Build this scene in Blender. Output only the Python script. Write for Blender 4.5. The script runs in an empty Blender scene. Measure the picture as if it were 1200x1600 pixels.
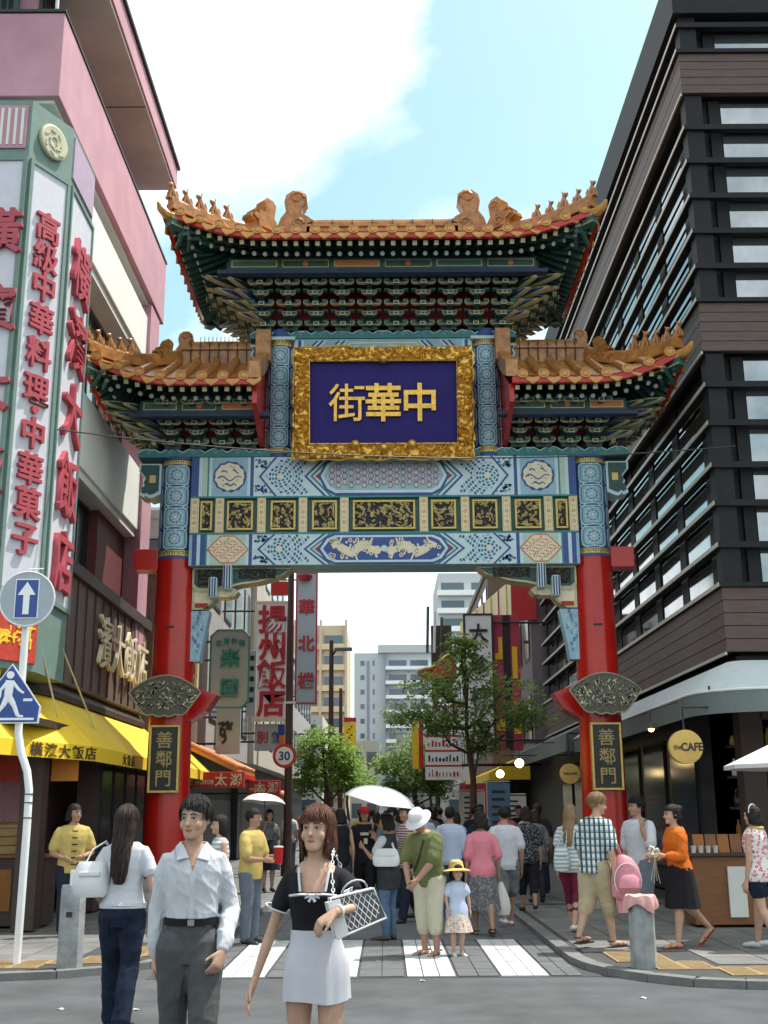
import bpy, math, random
import numpy as np
from mathutils import Vector, Matrix, Euler
sc = bpy.context.scene
COL = sc.collection
R = math.radians
PI = math.pi
# ---------------------------------------------------------------- camera
cam_d = bpy.data.cameras.new('camera')
cam = bpy.data.objects.new('camera', cam_d); COL.objects.link(cam); sc.camera = cam
cam_d.sensor_fit = 'VERTICAL'; cam_d.sensor_height = 36.0; cam_d.lens = 36.0 * 1800 / 1600
cam_d.clip_end = 3000; cam_d.clip_start = 0.05
cam.matrix_world = (Matrix.Translation((0, 0, 1.6)) @ Matrix.Rotation(PI / 2 + math.atan(468 / 1800.0), 4, 'X')
                    @ Matrix.Rotation(R(-0.35), 4, 'Z'))
# ---------------------------------------------------------------- world and sun
SUN_EL, SUN_AZ = R(66), R(66)          # azimuth measured from +Y (street axis) towards +X (right)
w = bpy.data.worlds.new('World'); sc.world = w; w.use_nodes = True
nt = w.node_tree; nt.nodes.clear()
def N(t, **k):
    n = nt.nodes.new(t)
    for a, v in k.items(): setattr(n, a, v)
    return n
out = N('ShaderNodeOutputWorld'); bg = N('ShaderNodeBackground'); bg.inputs['Strength'].default_value = 0.115
sky = N('ShaderNodeTexSky', sky_type='NISHITA'); sky.sun_disc = False
sky.sun_elevation = SUN_EL; sky.sun_rotation = SUN_AZ; sky.air_density = 1.0; sky.dust_density = 1.6; sky.ozone_density = 1.0
tc = N('ShaderNodeTexCoord')
# cumulus layer: direction projected on a cloud deck
sep = N('ShaderNodeSeparateXYZ'); nt.links.new(tc.outputs['Generated'], sep.inputs[0])
zz = N('ShaderNodeMath', operation='MAXIMUM'); nt.links.new(sep.outputs['Z'], zz.inputs[0]); zz.inputs[1].default_value = 0.0
za = N('ShaderNodeMath', operation='ADD'); nt.links.new(zz.outputs[0], za.inputs[0]); za.inputs[1].default_value = 0.16
dx = N('ShaderNodeMath', operation='DIVIDE'); dy = N('ShaderNodeMath', operation='DIVIDE')
nt.links.new(sep.outputs['X'], dx.inputs[0]); nt.links.new(za.outputs[0], dx.inputs[1])
nt.links.new(sep.outputs['Y'], dy.inputs[0]); nt.links.new(za.outputs[0], dy.inputs[1])
cmb = N('ShaderNodeCombineXYZ'); nt.links.new(dx.outputs[0], cmb.inputs[0]); nt.links.new(dy.outputs[0], cmb.inputs[1])
mp = N('ShaderNodeMapping'); mp.inputs['Location'].default_value = (3.18, 1.06, 0.0); nt.links.new(cmb.outputs[0], mp.inputs[0])
nz = N('ShaderNodeTexNoise'); nz.inputs['Scale'].default_value = 1.15; nz.inputs['Detail'].default_value = 9.0
nz.inputs['Roughness'].default_value = 0.56; nz.inputs['Distortion'].default_value = 0.35
nt.links.new(mp.outputs[0], nz.inputs['Vector'])
rmp = N('ShaderNodeValToRGB'); rmp.color_ramp.elements[0].position = 0.455; rmp.color_ramp.elements[1].position = 0.565
nt.links.new(nz.outputs['Fac'], rmp.inputs[0])
sat = N('ShaderNodeMix', data_type='RGBA', blend_type='MULTIPLY'); sat.inputs[0].default_value = 1.0
nt.links.new(sky.outputs[0], sat.inputs[6]); sat.inputs[7].default_value = (2.15, 2.4, 1.75, 1)
mx = N('ShaderNodeMix', data_type='RGBA'); nt.links.new(rmp.outputs[0], mx.inputs[0])
nt.links.new(sat.outputs[2], mx.inputs[6]); mx.inputs[7].default_value = (12.5, 12.8, 13.0, 1)
nt.links.new(mx.outputs[2], bg.inputs['Color']); nt.links.new(bg.outputs[0], out.inputs['Surface'])
sun_d = bpy.data.lights.new('sun', 'SUN'); sun_d.energy = 5.0; sun_d.angle = R(0.53); sun_d.color = (1.0, 0.95, 0.87)
sun = bpy.data.objects.new('sun', sun_d); COL.objects.link(sun)
sdir = Vector((math.sin(SUN_AZ) * math.cos(SUN_EL), math.cos(SUN_AZ) * math.cos(SUN_EL), math.sin(SUN_EL)))
sun.matrix_world = Matrix.Translation((12, -10, 40)) @ sdir.to_track_quat('Z', 'Y').to_matrix().to_4x4()
vs = sc.view_settings; vs.view_transform = 'Standard'; vs.look = 'None'; vs.exposure = 0.25; vs.gamma = 1.0; vs.use_curve_mapping = False
sc.cycles.max_bounces = 6; sc.cycles.diffuse_bounces = 3; sc.cycles.glossy_bounces = 3; sc.cycles.transmission_bounces = 4
sc.cycles.transparent_max_bounces = 8; sc.cycles.caustics_reflective = False; sc.cycles.caustics_refractive = False
sc.cycles.use_denoising = True
# ---------------------------------------------------------------- materials
MATS = {}
def mat(name, c, rough=0.6, var=0.12, scale=6.0, bump=0.0, bscale=40.0, metal=0.0, emit=None, es=0.0, spec=0.5, coords='Object',
        c2=None, stretch=None, alpha=1.0, trans=0.0, dirt=0.0, sss=0.0, speck=0.0):
    if name in MATS: return MATS[name]
    m = bpy.data.materials.new(name); m.use_nodes = True
    t = m.node_tree; b = t.nodes['Principled BSDF']; L = t.links
    tcn = t.nodes.new('ShaderNodeTexCoord'); src_v = t.nodes.new('ShaderNodeNewGeometry').outputs['Position'] if coords == 'World' else tcn.outputs[coords]; vec = src_v
    if stretch:
        mpn = t.nodes.new('ShaderNodeMapping'); mpn.inputs['Scale'].default_value = stretch; L.new(vec, mpn.inputs[0]); vec = mpn.outputs[0]
    b.inputs['Roughness'].default_value = rough; b.inputs['Metallic'].default_value = metal
    b.inputs['Specular IOR Level'].default_value = spec
    if var > 0 or c2:
        n = t.nodes.new('ShaderNodeTexNoise'); n.inputs['Scale'].default_value = scale; n.inputs['Detail'].default_value = 6
        n.inputs['Roughness'].default_value = 0.62; L.new(vec, n.inputs['Vector'])
        rp = t.nodes.new('ShaderNodeValToRGB'); e = rp.color_ramp.elements
        e[0].position = 0.28; e[1].position = 0.72
        a = tuple(max(0, x * (1 - var)) for x in c); z = tuple(min(1, x * (1 + var)) for x in (c2 or c))
        e[0].color = (*a, 1); e[1].color = (*z, 1)
        L.new(n.outputs['Fac'], rp.inputs[0]); col = rp.outputs[0]
        if dirt > 0:
            n2 = t.nodes.new('ShaderNodeTexNoise'); n2.inputs['Scale'].default_value = scale * 0.35; n2.inputs['Detail'].default_value = 8
            n2.inputs['Roughness'].default_value = 0.7
            mp2 = t.nodes.new('ShaderNodeMapping'); mp2.inputs['Scale'].default_value = (1, 1, 0.25); L.new(src_v, mp2.inputs[0]); L.new(mp2.outputs[0], n2.inputs['Vector'])
            r2 = t.nodes.new('ShaderNodeValToRGB'); r2.color_ramp.elements[0].position = 0.5; r2.color_ramp.elements[1].position = 0.75
            L.new(n2.outputs['Fac'], r2.inputs[0])
            fm = t.nodes.new('ShaderNodeMath'); fm.operation = 'MULTIPLY'; L.new(r2.outputs[0], fm.inputs[0]); fm.inputs[1].default_value = dirt
            mm = t.nodes.new('ShaderNodeMix'); mm.data_type = 'RGBA'; L.new(fm.outputs[0], mm.inputs[0]); L.new(col, mm.inputs[6])
            mm.inputs[7].default_value = (c[0] * .35 + .02, c[1] * .33 + .018, c[2] * .3 + .015, 1); col = mm.outputs[2]
        if speck > 0:
            n3 = t.nodes.new('ShaderNodeTexNoise'); n3.inputs['Scale'].default_value = 95; n3.inputs['Detail'].default_value = 3; L.new(src_v, n3.inputs['Vector'])
            r3 = t.nodes.new('ShaderNodeValToRGB'); r3.color_ramp.elements[0].position = .3; r3.color_ramp.elements[1].position = .7
            r3.color_ramp.elements[0].color = (1-speck, 1-speck, 1-speck, 1); r3.color_ramp.elements[1].color = (1+speck, 1+speck, 1+speck, 1); L.new(n3.outputs['Fac'], r3.inputs[0])
            m3 = t.nodes.new('ShaderNodeMix'); m3.data_type = 'RGBA'; m3.blend_type = 'MULTIPLY'; m3.inputs[0].default_value = 1.0; L.new(col, m3.inputs[6]); L.new(r3.outputs[0], m3.inputs[7]); col = m3.outputs[2]
        L.new(col, b.inputs['Base Color'])
    else:
        b.inputs['Base Color'].default_value = (*c, 1)
    if bump > 0:
        bn = t.nodes.new('ShaderNodeTexNoise'); bn.inputs['Scale'].default_value = bscale; bn.inputs['Detail'].default_value = 5; L.new(vec, bn.inputs['Vector'])
        bp = t.nodes.new('ShaderNodeBump'); bp.inputs['Strength'].default_value = bump; bp.inputs['Distance'].default_value = 0.02
        L.new(bn.outputs['Fac'], bp.inputs['Height']); L.new(bp.outputs[0], b.inputs['Normal'])
    if emit: b.inputs['Emission Color'].default_value = (*emit, 1); b.inputs['Emission Strength'].default_value = es
    if alpha < 1: b.inputs['Alpha'].default_value = alpha
    if trans: b.inputs['Transmission Weight'].default_value = trans
    if sss:
        b.inputs['Subsurface Weight'].default_value = sss; b.inputs['Subsurface Radius'].default_value = (0.03, 0.012, 0.006)
    MATS[name] = m
    return m
def glass_mat(name, c, rough=0.05):
    return mat(name, c, rough=rough, var=0.0, spec=0.8)
# ---------------------------------------------------------------- mesh builder
class MB:
    def __init__(s): s.v = []; s.f = []; s.m = []
    def add(s, vs, fs, m=0):
        o = len(s.v); s.v += [tuple(p) for p in vs]
        for f in fs: s.f.append(tuple(i + o for i in f)); s.m.append(m)
        return s
    def box(s, x0, x1, y0, y1, z0, z1, m=0):
        return s.add([(x0,y0,z0),(x1,y0,z0),(x1,y1,z0),(x0,y1,z0),(x0,y0,z1),(x1,y0,z1),(x1,y1,z1),(x0,y1,z1)],
                     [(0,3,2,1),(4,5,6,7),(0,1,5,4),(1,2,6,5),(2,3,7,6),(3,0,4,7)], m)
    def obox(s, c, u, v, w_, m=0):
        c, u, v, w_ = map(Vector, (c, u, v, w_))
        p = [c + u*a + v*b + w_*d for d in (-1, 1) for (a, b) in ((-1,-1),(1,-1),(1,1),(-1,1))]
        return s.add(p, [(0,3,2,1),(4,5,6,7),(0,1,5,4),(1,2,6,5),(2,3,7,6),(3,0,4,7)], m)
    def beam(s, a, b, wd, ht, m=0, up=(0,0,1)):
        a, b = Vector(a), Vector(b); d = (b - a); side = d.cross(Vector(up)).normalized(); u2 = side.cross(d).normalized()
        return s.obox((a + b) / 2, d / 2, side * wd / 2, u2 * ht / 2, m)
    def prism(s, poly, mp, d0, d1, m=0, cap=True, mside=None):
        """poly 2d list CCW; mp(u,v,d)->xyz"""
        n = len(poly); a = [mp(u, v, d0) for u, v in poly]; b = [mp(u, v, d1) for u, v in poly]
        s.add(a + b, [(i, (i+1) % n, n + (i+1) % n, n + i) for i in range(n)], m if mside is None else mside)
        if cap: s.add(a, [tuple(range(n))[::-1]], m); s.add(b, [tuple(range(n))], m)
        return s
    def tube(s, pts, rad, n=10, m=0, cap=True, up=None, flat=1.0):
        pts = [Vector(p) for p in pts]; k = len(pts)
        if not hasattr(rad, '__len__'): rad = [rad] * k
        rings = []; pu = Vector(up) if up else None
        for i in range(k):
            t = (pts[min(i+1, k-1)] - pts[max(i-1, 0)]).normalized()
            if pu is None: pu = Vector((0,0,1)) if abs(t.z) < 0.9 else Vector((1,0,0))
            a = t.cross(pu)
            if a.length < 1e-5: a = t.cross(Vector((0.3, 1, 0.2)))
            a.normalize(); b = a.cross(t).normalized(); pu = b
            rings.append([pts[i] + (a * math.cos(2*PI*j/n) + b * math.sin(2*PI*j/n) * flat) * rad[i] for j in range(n)])
        o = []
        for r in rings: o += r
        fs = [(i*n+j, i*n+(j+1) % n, (i+1)*n+(j+1) % n, (i+1)*n+j) for i in range(k-1) for j in range(n)]
        s.add(o, fs, m)
        if cap: s.add(rings[0], [tuple(range(n))[::-1]], m); s.add(rings[-1], [tuple(range(n))], m)
        return s
    def lathe(s, prof, c=(0,0,0), n=20, m=0, ax='z', cap=True, a0=0, a1=2*PI):
        k = len(prof); full = abs(a1 - a0 - 2*PI) < 1e-6; nn = n if full else n + 1
        vs = []
        for r, h in prof:
            for j in range(nn):
                a = a0 + (a1 - a0) * j / n; x, y = r*math.cos(a), r*math.sin(a)
                vs.append((c[0]+x, c[1]+y, c[2]+h) if ax == 'z' else (c[0]+x, c[1]-h, c[2]+y))
        fs = []
        for i in range(k-1):
            for j in range(n):
                j2 = (j+1) % nn
                fs.append((i*nn+j, i*nn+j2, (i+1)*nn+j2, (i+1)*nn+j))
        s.add(vs, fs, m)
        if cap and full:
            s.add(vs[:nn], [tuple(range(nn))[::-1]], m); s.add(vs[-nn:], [tuple(range(nn))], m)
        return s
    def grid(s, f, nu, nv, m=0):
        vs = [f(i / nu, j / nv) for j in range(nv+1) for i in range(nu+1)]
        return s.add(vs, [(j*(nu+1)+i, j*(nu+1)+i+1, (j+1)*(nu+1)+i+1, (j+1)*(nu+1)+i) for j in range(nv) for i in range(nu)], m)
    def mesh(s, name, mats, smooth=False):
        me = bpy.data.meshes.new(name); me.from_pydata(s.v, [], s.f)
        for q in (mats if isinstance(mats, (list, tuple)) else [mats]): me.materials.append(q)
        me.polygons.foreach_set('material_index', s.m)
        if smooth: me.polygons.foreach_set('use_smooth', [True] * len(s.f))
        me.update()
        if smooth:
            try: me.set_sharp_from_angle(angle=R(42))
            except Exception: pass
        return me
    def build(s, name, mats, parent=None, smooth=False, bevel=0, loc=None, **tags):
        o = obj(name, s.mesh(name, mats, smooth), parent, **tags)
        if bevel:
            b = o.modifiers.new('bevel', 'BEVEL'); b.width = bevel; b.segments = 2; b.limit_method = 'ANGLE'; b.angle_limit = R(40)
        if loc: o.location = loc
        return o
def obj(name, data, parent=None, mw=None, label=None, cat=None, group=None, kind=None):
    o = bpy.data.objects.new(name, data); COL.objects.link(o)
    if parent is not None:
        o.parent = parent
        o.matrix_parent_inverse = parent_inv(parent)
    if mw is not None: o.matrix_basis = mw
    if label: o['label'] = label
    if cat: o['category'] = cat
    if group: o['group'] = group
    if kind: o['kind'] = kind
    return o
def parent_inv(p):
    """parts are written in world space, so cancel the parents' own placement"""
    m = Matrix.Identity(4); q = p; chain = []
    while q is not None: chain.append(q); q = q.parent
    for q in reversed(chain): m = m @ q.matrix_parent_inverse @ q.matrix_basis
    return m.inverted()
def thing(name, loc, label, cat, group=None, rz=0.0):
    o = obj(name, None, label=label, cat=cat, group=group); o.empty_display_size = 0.2
    o.matrix_basis = Matrix.Translation(loc) @ Matrix.Rotation(rz, 4, 'Z')
    return o
def local_part(name, data, parent, mw=None):
    o = bpy.data.objects.new(name, data); COL.objects.link(o); o.parent = parent
    if mw is not None: o.matrix_basis = mw
    return o
def copy_tree(o, parent=None):
    c = o.copy(); COL.objects.link(c); c.parent = parent
    for ch in list(o.children): copy_tree(ch, c)
    return c
def frame(o, ux, uy, uz):
    m = Matrix((Vector(ux), Vector(uy), Vector(uz))).transposed().to_4x4(); m.translation = Vector(o); return m
# ---------------------------------------------------------------- evaluation scene for text, remesh
TMP = bpy.data.scenes.new('tmp_eval')
def evaluate(objs):
    for o in objs: TMP.collection.objects.link(o)
    with bpy.context.temp_override(scene=TMP, view_layer=TMP.view_layers[0]):
        dg = bpy.context.evaluated_depsgraph_get()
    dg.update()
    res = [bpy.data.meshes.new_from_object(o.evaluated_get(dg)) for o in objs]
    for o in objs:
        d = o.data; bpy.data.objects.remove(o)
        (bpy.data.meshes if isinstance(d, bpy.types.Mesh) else bpy.data.curves).remove(d)
    return res
TXT = {}
def text_mesh(txt, size, material, depth=0.01, bold=0.0, sx=1.0):
    """characters centred on the origin, in the XZ plane, facing -Y"""
    key = (txt, size, material.name, depth, bold, sx)
    if key in TXT: return TXT[key]
    cu = bpy.data.curves.new('txt', 'FONT'); cu.body = txt; cu.size = size; cu.extrude = depth / 2; cu.offset = bold; cu.resolution_u = 3
    cu.align_x = 'CENTER'; cu.align_y = 'CENTER'
    me = evaluate([bpy.data.objects.new('txt', cu)])[0]
    n = len(me.vertices); co = np.empty(n * 3); me.vertices.foreach_get('co', co); co = co.reshape(-1, 3)
    if n:
        c = (co.max(0) + co.min(0)) / 2; co = co - c
        co = np.stack([co[:, 0] * sx, -co[:, 2], co[:, 1]], 1)
        me.vertices.foreach_set('co', co.ravel())
    me.name = 'lettering'; me.materials.clear(); me.materials.append(material); me.update()
    TXT[key] = me
    return me
def leaf_mat(name, c, c2):
    m = mat(name, c, rough=0.5, var=0.35, scale=2.5, c2=c2, spec=0.3); t = m.node_tree; b = t.nodes['Principled BSDF']; o = t.nodes['Material Output']
    tr = t.nodes.new('ShaderNodeBsdfTranslucent'); mx_ = t.nodes.new('ShaderNodeMixShader'); mx_.inputs[0].default_value = 0.55
    tr.inputs['Color'].default_value = (c2[0]*2.0, c2[1]*2.1, c2[2]*1.3, 1)
    t.links.new(b.outputs[0], mx_.inputs[1]); t.links.new(tr.outputs[0], mx_.inputs[2]); t.links.new(mx_.outputs[0], o.inputs['Surface']); return m
def smesh(me, mats):
    me.materials.clear()
    for q in (mats if isinstance(mats, (list, tuple)) else [mats]): me.materials.append(q)
    return me
def char(txt, pos, size, material, parent, face=(0, -1, 0), depth=0.02, bold=0.0, sx=1.0, name='character', up=(0,0,1)):
    """pos: centre of the lettering; face: outward normal"""
    f = Vector(face).normalized(); u = Vector(up); ux = u.cross(-f).normalized() * -1
    ux = (-f).cross(u).normalized()
    m = frame(pos, ux, -f, ux.cross(-f))
    return obj(name, text_mesh(txt, size, material, depth, bold, sx), parent, mw=m)
# ================================================================ GATE
random.seed(7)
GX, GY = 3.68, 20.0
m_tile = mat('glazed_tile', (0.35, 0.145, 0.035), rough=0.28, var=0.4, scale=6, bump=0.25, bscale=40, c2=(0.44, 0.2, 0.06), dirt=0.75)
m_tile2 = mat('glazed_tile_end', (0.47, 0.22, 0.045), rough=0.26, var=0.3, scale=9, bump=0.25, bscale=60, dirt=0.45)
m_red = mat('red_lacquer', (0.46, 0.011, 0.007), rough=0.24, var=0.14, scale=2.2, dirt=0.3, bump=0.05, bscale=9)
m_redd = mat('red_board', (0.36, 0.015, 0.01), rough=0.5, var=0.15)
m_grn = mat('paint_green', (0.035, 0.12, 0.1), rough=0.55, var=0.25)
m_dgrn = mat('paint_dark_green', (0.024, 0.08, 0.078), rough=0.55, var=0.25)
m_edge = mat('paint_pale_edge', (0.5, 0.47, 0.28), rough=0.55, var=0.2)
m_blue = mat('paint_blue', (0.025, 0.07, 0.25), rough=0.5, var=0.15)
m_lblue = mat('paint_light_blue', (0.27, 0.45, 0.55), rough=0.5, var=0.12)
m_white = mat('paint_white', (0.52, 0.65, 0.69), rough=0.5, var=0.08)
m_cream = mat('paint_cream', (0.72, 0.64, 0.45), rough=0.5, var=0.1)
m_teal = mat('paint_teal', (0.03, 0.2, 0.2), rough=0.5, var=0.15)
m_pgreen = mat('paint_pale_green', (0.42, 0.55, 0.47), rough=0.5, var=0.1)
m_gold = mat('gold_leaf', (0.72, 0.43, 0.09), rough=0.32, var=0.3, scale=14, metal=0.75, bump=0.3, bscale=40)
m_goldp = mat('gold_paint', (0.6, 0.44, 0.12), rough=0.42, var=0.2, scale=20, metal=0.2)
m_indigo = mat('indigo_board', (0.024, 0.016, 0.14), rough=0.6, var=0.1, bump=0.12, bscale=25, spec=0.2)
m_orange = mat('paint_orange_red', (0.55, 0.16, 0.07), rough=0.5, var=0.15)
m_black = mat('black_board', (0.012, 0.012, 0.012), rough=0.4, var=0.2)
m_bronze = mat('aged_bronze', (0.085, 0.08, 0.06), rough=0.5, var=0.35, scale=20, bump=0.3, metal=0.25)
m_stone = mat('pale_stone', (0.42, 0.4, 0.36), rough=0.7, var=0.15, scale=8, bump=0.2)
m_dark = mat('dark_void', (0.02, 0.02, 0.022), rough=0.7, var=0.2)
GATE = thing('chinatown_gate', (0, GY, 0), 'towering painted gate with two tiers of golden tiled roofs on two red columns', 'gate')

# ---- pattern helper: coloured polygons laid on a surface, each layer a little prouder
class Pat:
    mats = [m_blue, m_lblue, m_white, m_cream, m_teal, m_pgreen, m_redd, m_orange, m_goldp, m_grn, m_black]
    K = dict(blue=0, lblue=1, white=2, cream=3, teal=4, pgreen=5, red=6, orange=7, gold=8, green=9, black=10)
    def __init__(s, mp): s.b = MB(); s.mp = mp
    def poly(s, pts, c, h):
        n = len(pts); s.b.add([s.mp(u, v, h) for u, v in pts], [tuple(range(n))], s.K[c])
    def rect(s, u0, u1, v0, v1, c, h, n=1):
        for i in range(n):
            a = u0 + (u1-u0)*i/n; b = u0 + (u1-u0)*(i+1)/n
            s.poly([(a,v0),(b,v0),(b,v1),(a,v1)], c, h)
    def line(s, pts, w_, c, h, closed=False):
        k = len(pts)
        for i in range(k if closed else k-1):
            (a, b), (d, e) = pts[i], pts[(i+1) % k]; l = math.hypot(d-a, e-b) or 1; nx, ny = -(e-b)/l*w_/2, (d-a)/l*w_/2
            s.poly([(a-nx,b-ny),(d-nx,e-ny),(d+nx,e+ny),(a+nx,b+ny)], c, h + (i % 2) * 0.0006)
    def disc(s, u, v, r, c, h, n=14, sy=1.0, rot=0):
        s.poly([(u + r*math.cos(2*PI*i/n+rot), v + sy*r*math.sin(2*PI*i/n+rot)) for i in range(n)], c, h)
    def ring(s, u, v, r0, r1, c, h, n=24, sy=1.0):
        for i in range(n):
            a, b = 2*PI*i/n, 2*PI*(i+1)/n
            s.poly([(u+r0*math.cos(a), v+sy*r0*math.sin(a)), (u+r1*math.cos(a), v+sy*r1*math.sin(a)),
                    (u+r1*math.cos(b), v+sy*r1*math.sin(b)), (u+r0*math.cos(b), v+sy*r0*math.sin(b))], c, h)
    def build(s, name, parent):
        bm = s.b; vs = bm.v
        # orient faces towards the viewer side (-Y)
        o = bm.build(name, s.mats, parent); return o
def rosette(p, u, v, rmax, h, clip=None, cols=('white', 'teal', 'white', 'blue'), step=0.052):
    p.disc(u, v, 0.048, 'cream', h + .004)
    r = 0.085; k = 0
    while r < rmax:
        n = max(7, int(2*PI*r / 0.085)); c = cols[k % len(cols)]
        for i in range(n):
            a = 2*PI*(i + .5*(k % 2)) / n; hw = PI/n*0.8; r0, r1 = r - step*.43, r + step*.43
            q = [(u+r0*math.cos(a-hw*.5), v+r0*math.sin(a-hw*.5)), (u+r*math.cos(a-hw), v+r*math.sin(a-hw)), (u+r1*math.cos(a), v+r1*math.sin(a)),
                 (u+r*math.cos(a+hw), v+r*math.sin(a+hw)), (u+r0*math.cos(a+hw*.5), v+r0*math.sin(a+hw*.5))]
            if clip is None or all(clip(*t) for t in q): p.poly(q, c, h)
        r += step; k += 1
YF = 19.65
def front(y): return lambda u, v, h: (u, y - h, v)
def swirl_dragon(p, u, v, sx, sy, c, h, flip=1):
    pts = []
    for i in range(33):
        t = i / 32; pts.append((u + flip*sx*((t*2-1)*.85 + .1*math.sin(t*PI*6)), v + sy*.5*math.sin(t*PI*3.1+.4) * (1 - .25*t)))
    for i in range(32):
        wd = sy * (.5 + .34*math.sin(i/32*PI)); p.line([pts[i], pts[i+1]], wd, c, h + .0003*(i % 3))
    p.disc(pts[-1][0], pts[-1][1] + sy*.1, sy*.42, c, h + .0012, n=9)
    for i in range(3, 32, 4):
        a = pts[i]; p.line([a, (a[0] + flip*sx*.12, a[1] + (sy*.7 if i % 8 < 4 else -sy*.7))], sy*.16, c, h+.0015)
    for i in range(16):
        cu_, cv_ = u + random.uniform(-1, 1)*sx, v + random.uniform(-.95, .95)*sy; p.ring(cu_, cv_, sy*.1, sy*.2, c, h + .0022, n=7)
    for i in range(14):
        p.disc(u + random.uniform(-.95, .95)*sx, v + random.uniform(-.9, .9)*sy, sy*.13, c, h + .0018, n=6)
def medallion_dragon(p, u, v, r, h):
    rnd = random.Random(int(abs(u)*100)); n = 26
    p.poly([(u + r*(1.1+.05*math.sin(i*2.9))*math.cos(2*PI*i/n), v + r*(1.06+.05*math.sin(i*2.9))*math.sin(2*PI*i/n)) for i in range(n)], 'blue', h)
    p.poly([(u + r*(.97+.05*math.sin(i*3.7))*math.cos(2*PI*i/n), v + r*(.93+.06*math.sin(i*3.7))*math.sin(2*PI*i/n)) for i in range(n)], 'cream', h + .003)
    def curve(pts, w_):
        for i in range(len(pts)-1): p.line([(u+r*pts[i][0], v+r*pts[i][1]), (u+r*pts[i+1][0], v+r*pts[i+1][1])], r*w_*(1-.5*i/len(pts)), 'blue', h + .006 + .0003*i)
    curve([(-.8+.13*i, -.12+.16*math.sin(i*.75)) for i in range(13)], .1)
    curve([(-.55+.1*i, .32+.1*math.sin(i*.9)) for i in range(5)], .1); curve([(.18+.1*i, .34+.12*math.sin(i*.9+1)) for i in range(5)], .1)
    curve([(-.3+.1*i, -.55+.08*math.sin(i*1.3)) for i in range(7)], .13)
    for k in range(9): a = rnd.uniform(0, 6.28); q = rnd.uniform(.45, .8); p.disc(u + r*q*math.cos(a), v + r*q*math.sin(a), r*.05, 'blue', h + .0065, n=6)
def beam_paint(name, z0, z1, kind, parent, y=YF):
    zc = (z0+z1)/2; hh = (z1-z0)/2
    p = Pat(front(y)); h = .006
    for s in (-1, 1):
        f = lambda a: s * a
        # order from column inwards: stripes, square field, stripes, rosette field with chevrons, centre cartouche
        for a, b, c in ((3.36, 3.28, 'blue'), (3.28, 3.22, 'white'), (3.22, 3.13, 'blue' if kind == 'lower' else 'pgreen'), (3.13, 3.10, 'teal'), (3.10, 3.05, 'white')):
            p.rect(min(f(a), f(b)), max(f(a), f(b)), z0+.01, z1-.01, c, h)
        a, b = sorted((f(3.05), f(2.42)))
        p.rect(a, b, z0+.01, z1-.01, 'lblue' if kind == 'upper' else 'pgreen', h)
        u = f(2.735)
        if kind == 'upper': medallion_dragon(p, u, zc, .27, h + .004)
        else:
            p.poly([(u-.36, zc), (u-.12, zc-.24), (u+.12, zc-.24), (u+.36, zc), (u+.12, zc+.24), (u-.12, zc+.24)], 'cream', h + .003)
            for i in range(-5, 6):
                for j in range(-4, 5):
                    if abs(i)/6 + abs(j)/5 < .95:
                        x_, z_ = u + i*.06, zc + j*.05; k_ = (i*3+j*5) % 4
                        p.line([(x_-.022, z_-.016), (x_+.022, z_-.016), (x_+.022, z_+.016)] if k_ == 0 else ([(x_-.022, z_+.016), (x_-.022, z_-.016), (x_+.022, z_-.016)] if k_ == 1 else ([(x_-.025, z_), (x_+.025, z_)] if k_ == 2 else [(x_, z_-.02), (x_, z_+.02)])), .014, 'orange', h + .006)
            p.line([(u-.36, zc), (u-.12, zc-.24), (u+.12, zc-.24), (u+.36, zc), (u+.12, zc+.24), (u-.12, zc+.24)], .02, 'orange', h + .007, closed=True)
        for a, b, c in ((2.42, 2.37, 'white'), (2.37, 2.31, 'blue'), (2.31, 2.28, 'white')):
            p.rect(min(f(a), f(b)), max(f(a), f(b)), z0+.01, z1-.01, c, h)
        a, b = sorted((f(2.28), f(.9)))
        p.rect(a, b, z0+.01, z1-.01, 'white', h)
        def clip(uu, vv):
            d = abs(vv - zc) / hh * .36
            return 2.24 - abs(uu) > d * .0 and abs(uu) < 2.12 - d * .8 and abs(uu) > 1.49 - d * .97 and abs(vv - zc) < hh - .02
        rosette(p, f(1.84), zc, .62, h + .004, clip, ('blue', 'teal', 'blue', 'lblue'))
        for k, (cc, dd) in enumerate((('white', 0), ('blue', .055), ('white', .11), ('teal', .16), ('white', .21))):   # inner chevrons
            ap = 1.47 - dd
            for sg in (-1, 1):
                p.poly([(f(ap), zc), (f(ap - .052), zc), (f(ap - .40), zc + sg*(hh-.01)), (f(ap - .348), zc + sg*(hh-.01))], cc, h + .004)
        for k, (cc, dd) in enumerate((('white', 0), ('blue', .05), ('white', .09))):                                  # outer chevrons
            ap = 2.27 - dd
            for sg in (-1, 1):
                p.poly([(f(ap), zc), (f(ap - .045), zc), (f(ap - .33), zc + sg*(hh-.01)), (f(ap - .285), zc + sg*(hh-.01))], cc, h + .007)
                for q in range(7):
                    tt = random.uniform(.5, .95); p.disc(f(ap + .01 - random.uniform(0, .22)*tt + .0), zc + sg*(hh-.04)*tt, .022, 'teal' if q % 2 else 'blue', h + .0085, n=6)
        p.poly([(f(1.22), zc), (f(1.06), zc + .13), (f(1.06), zc - .13)], 'red', h + .0085)
    # centre cartouche
    L1 = 1.12
    o1 = [(-L1, zc), (-L1+.12, zc-hh*.62), (-.86, zc-hh*.84), (.86, zc-hh*.84), (L1-.12, zc-hh*.62), (L1, zc), (L1-.12, zc+hh*.62), (.86, zc+hh*.84), (-.86, zc+hh*.84), (-L1+.12, zc+hh*.62)]
    p.rect(-.9, .9, z0+.01, z1-.01, 'blue', h + .001)
    p.poly([(x*1.04, zc + (z-zc)*1.12) for x, z in o1], 'blue', h + .011)
    p.poly(o1, 'white', h + .014)
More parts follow.
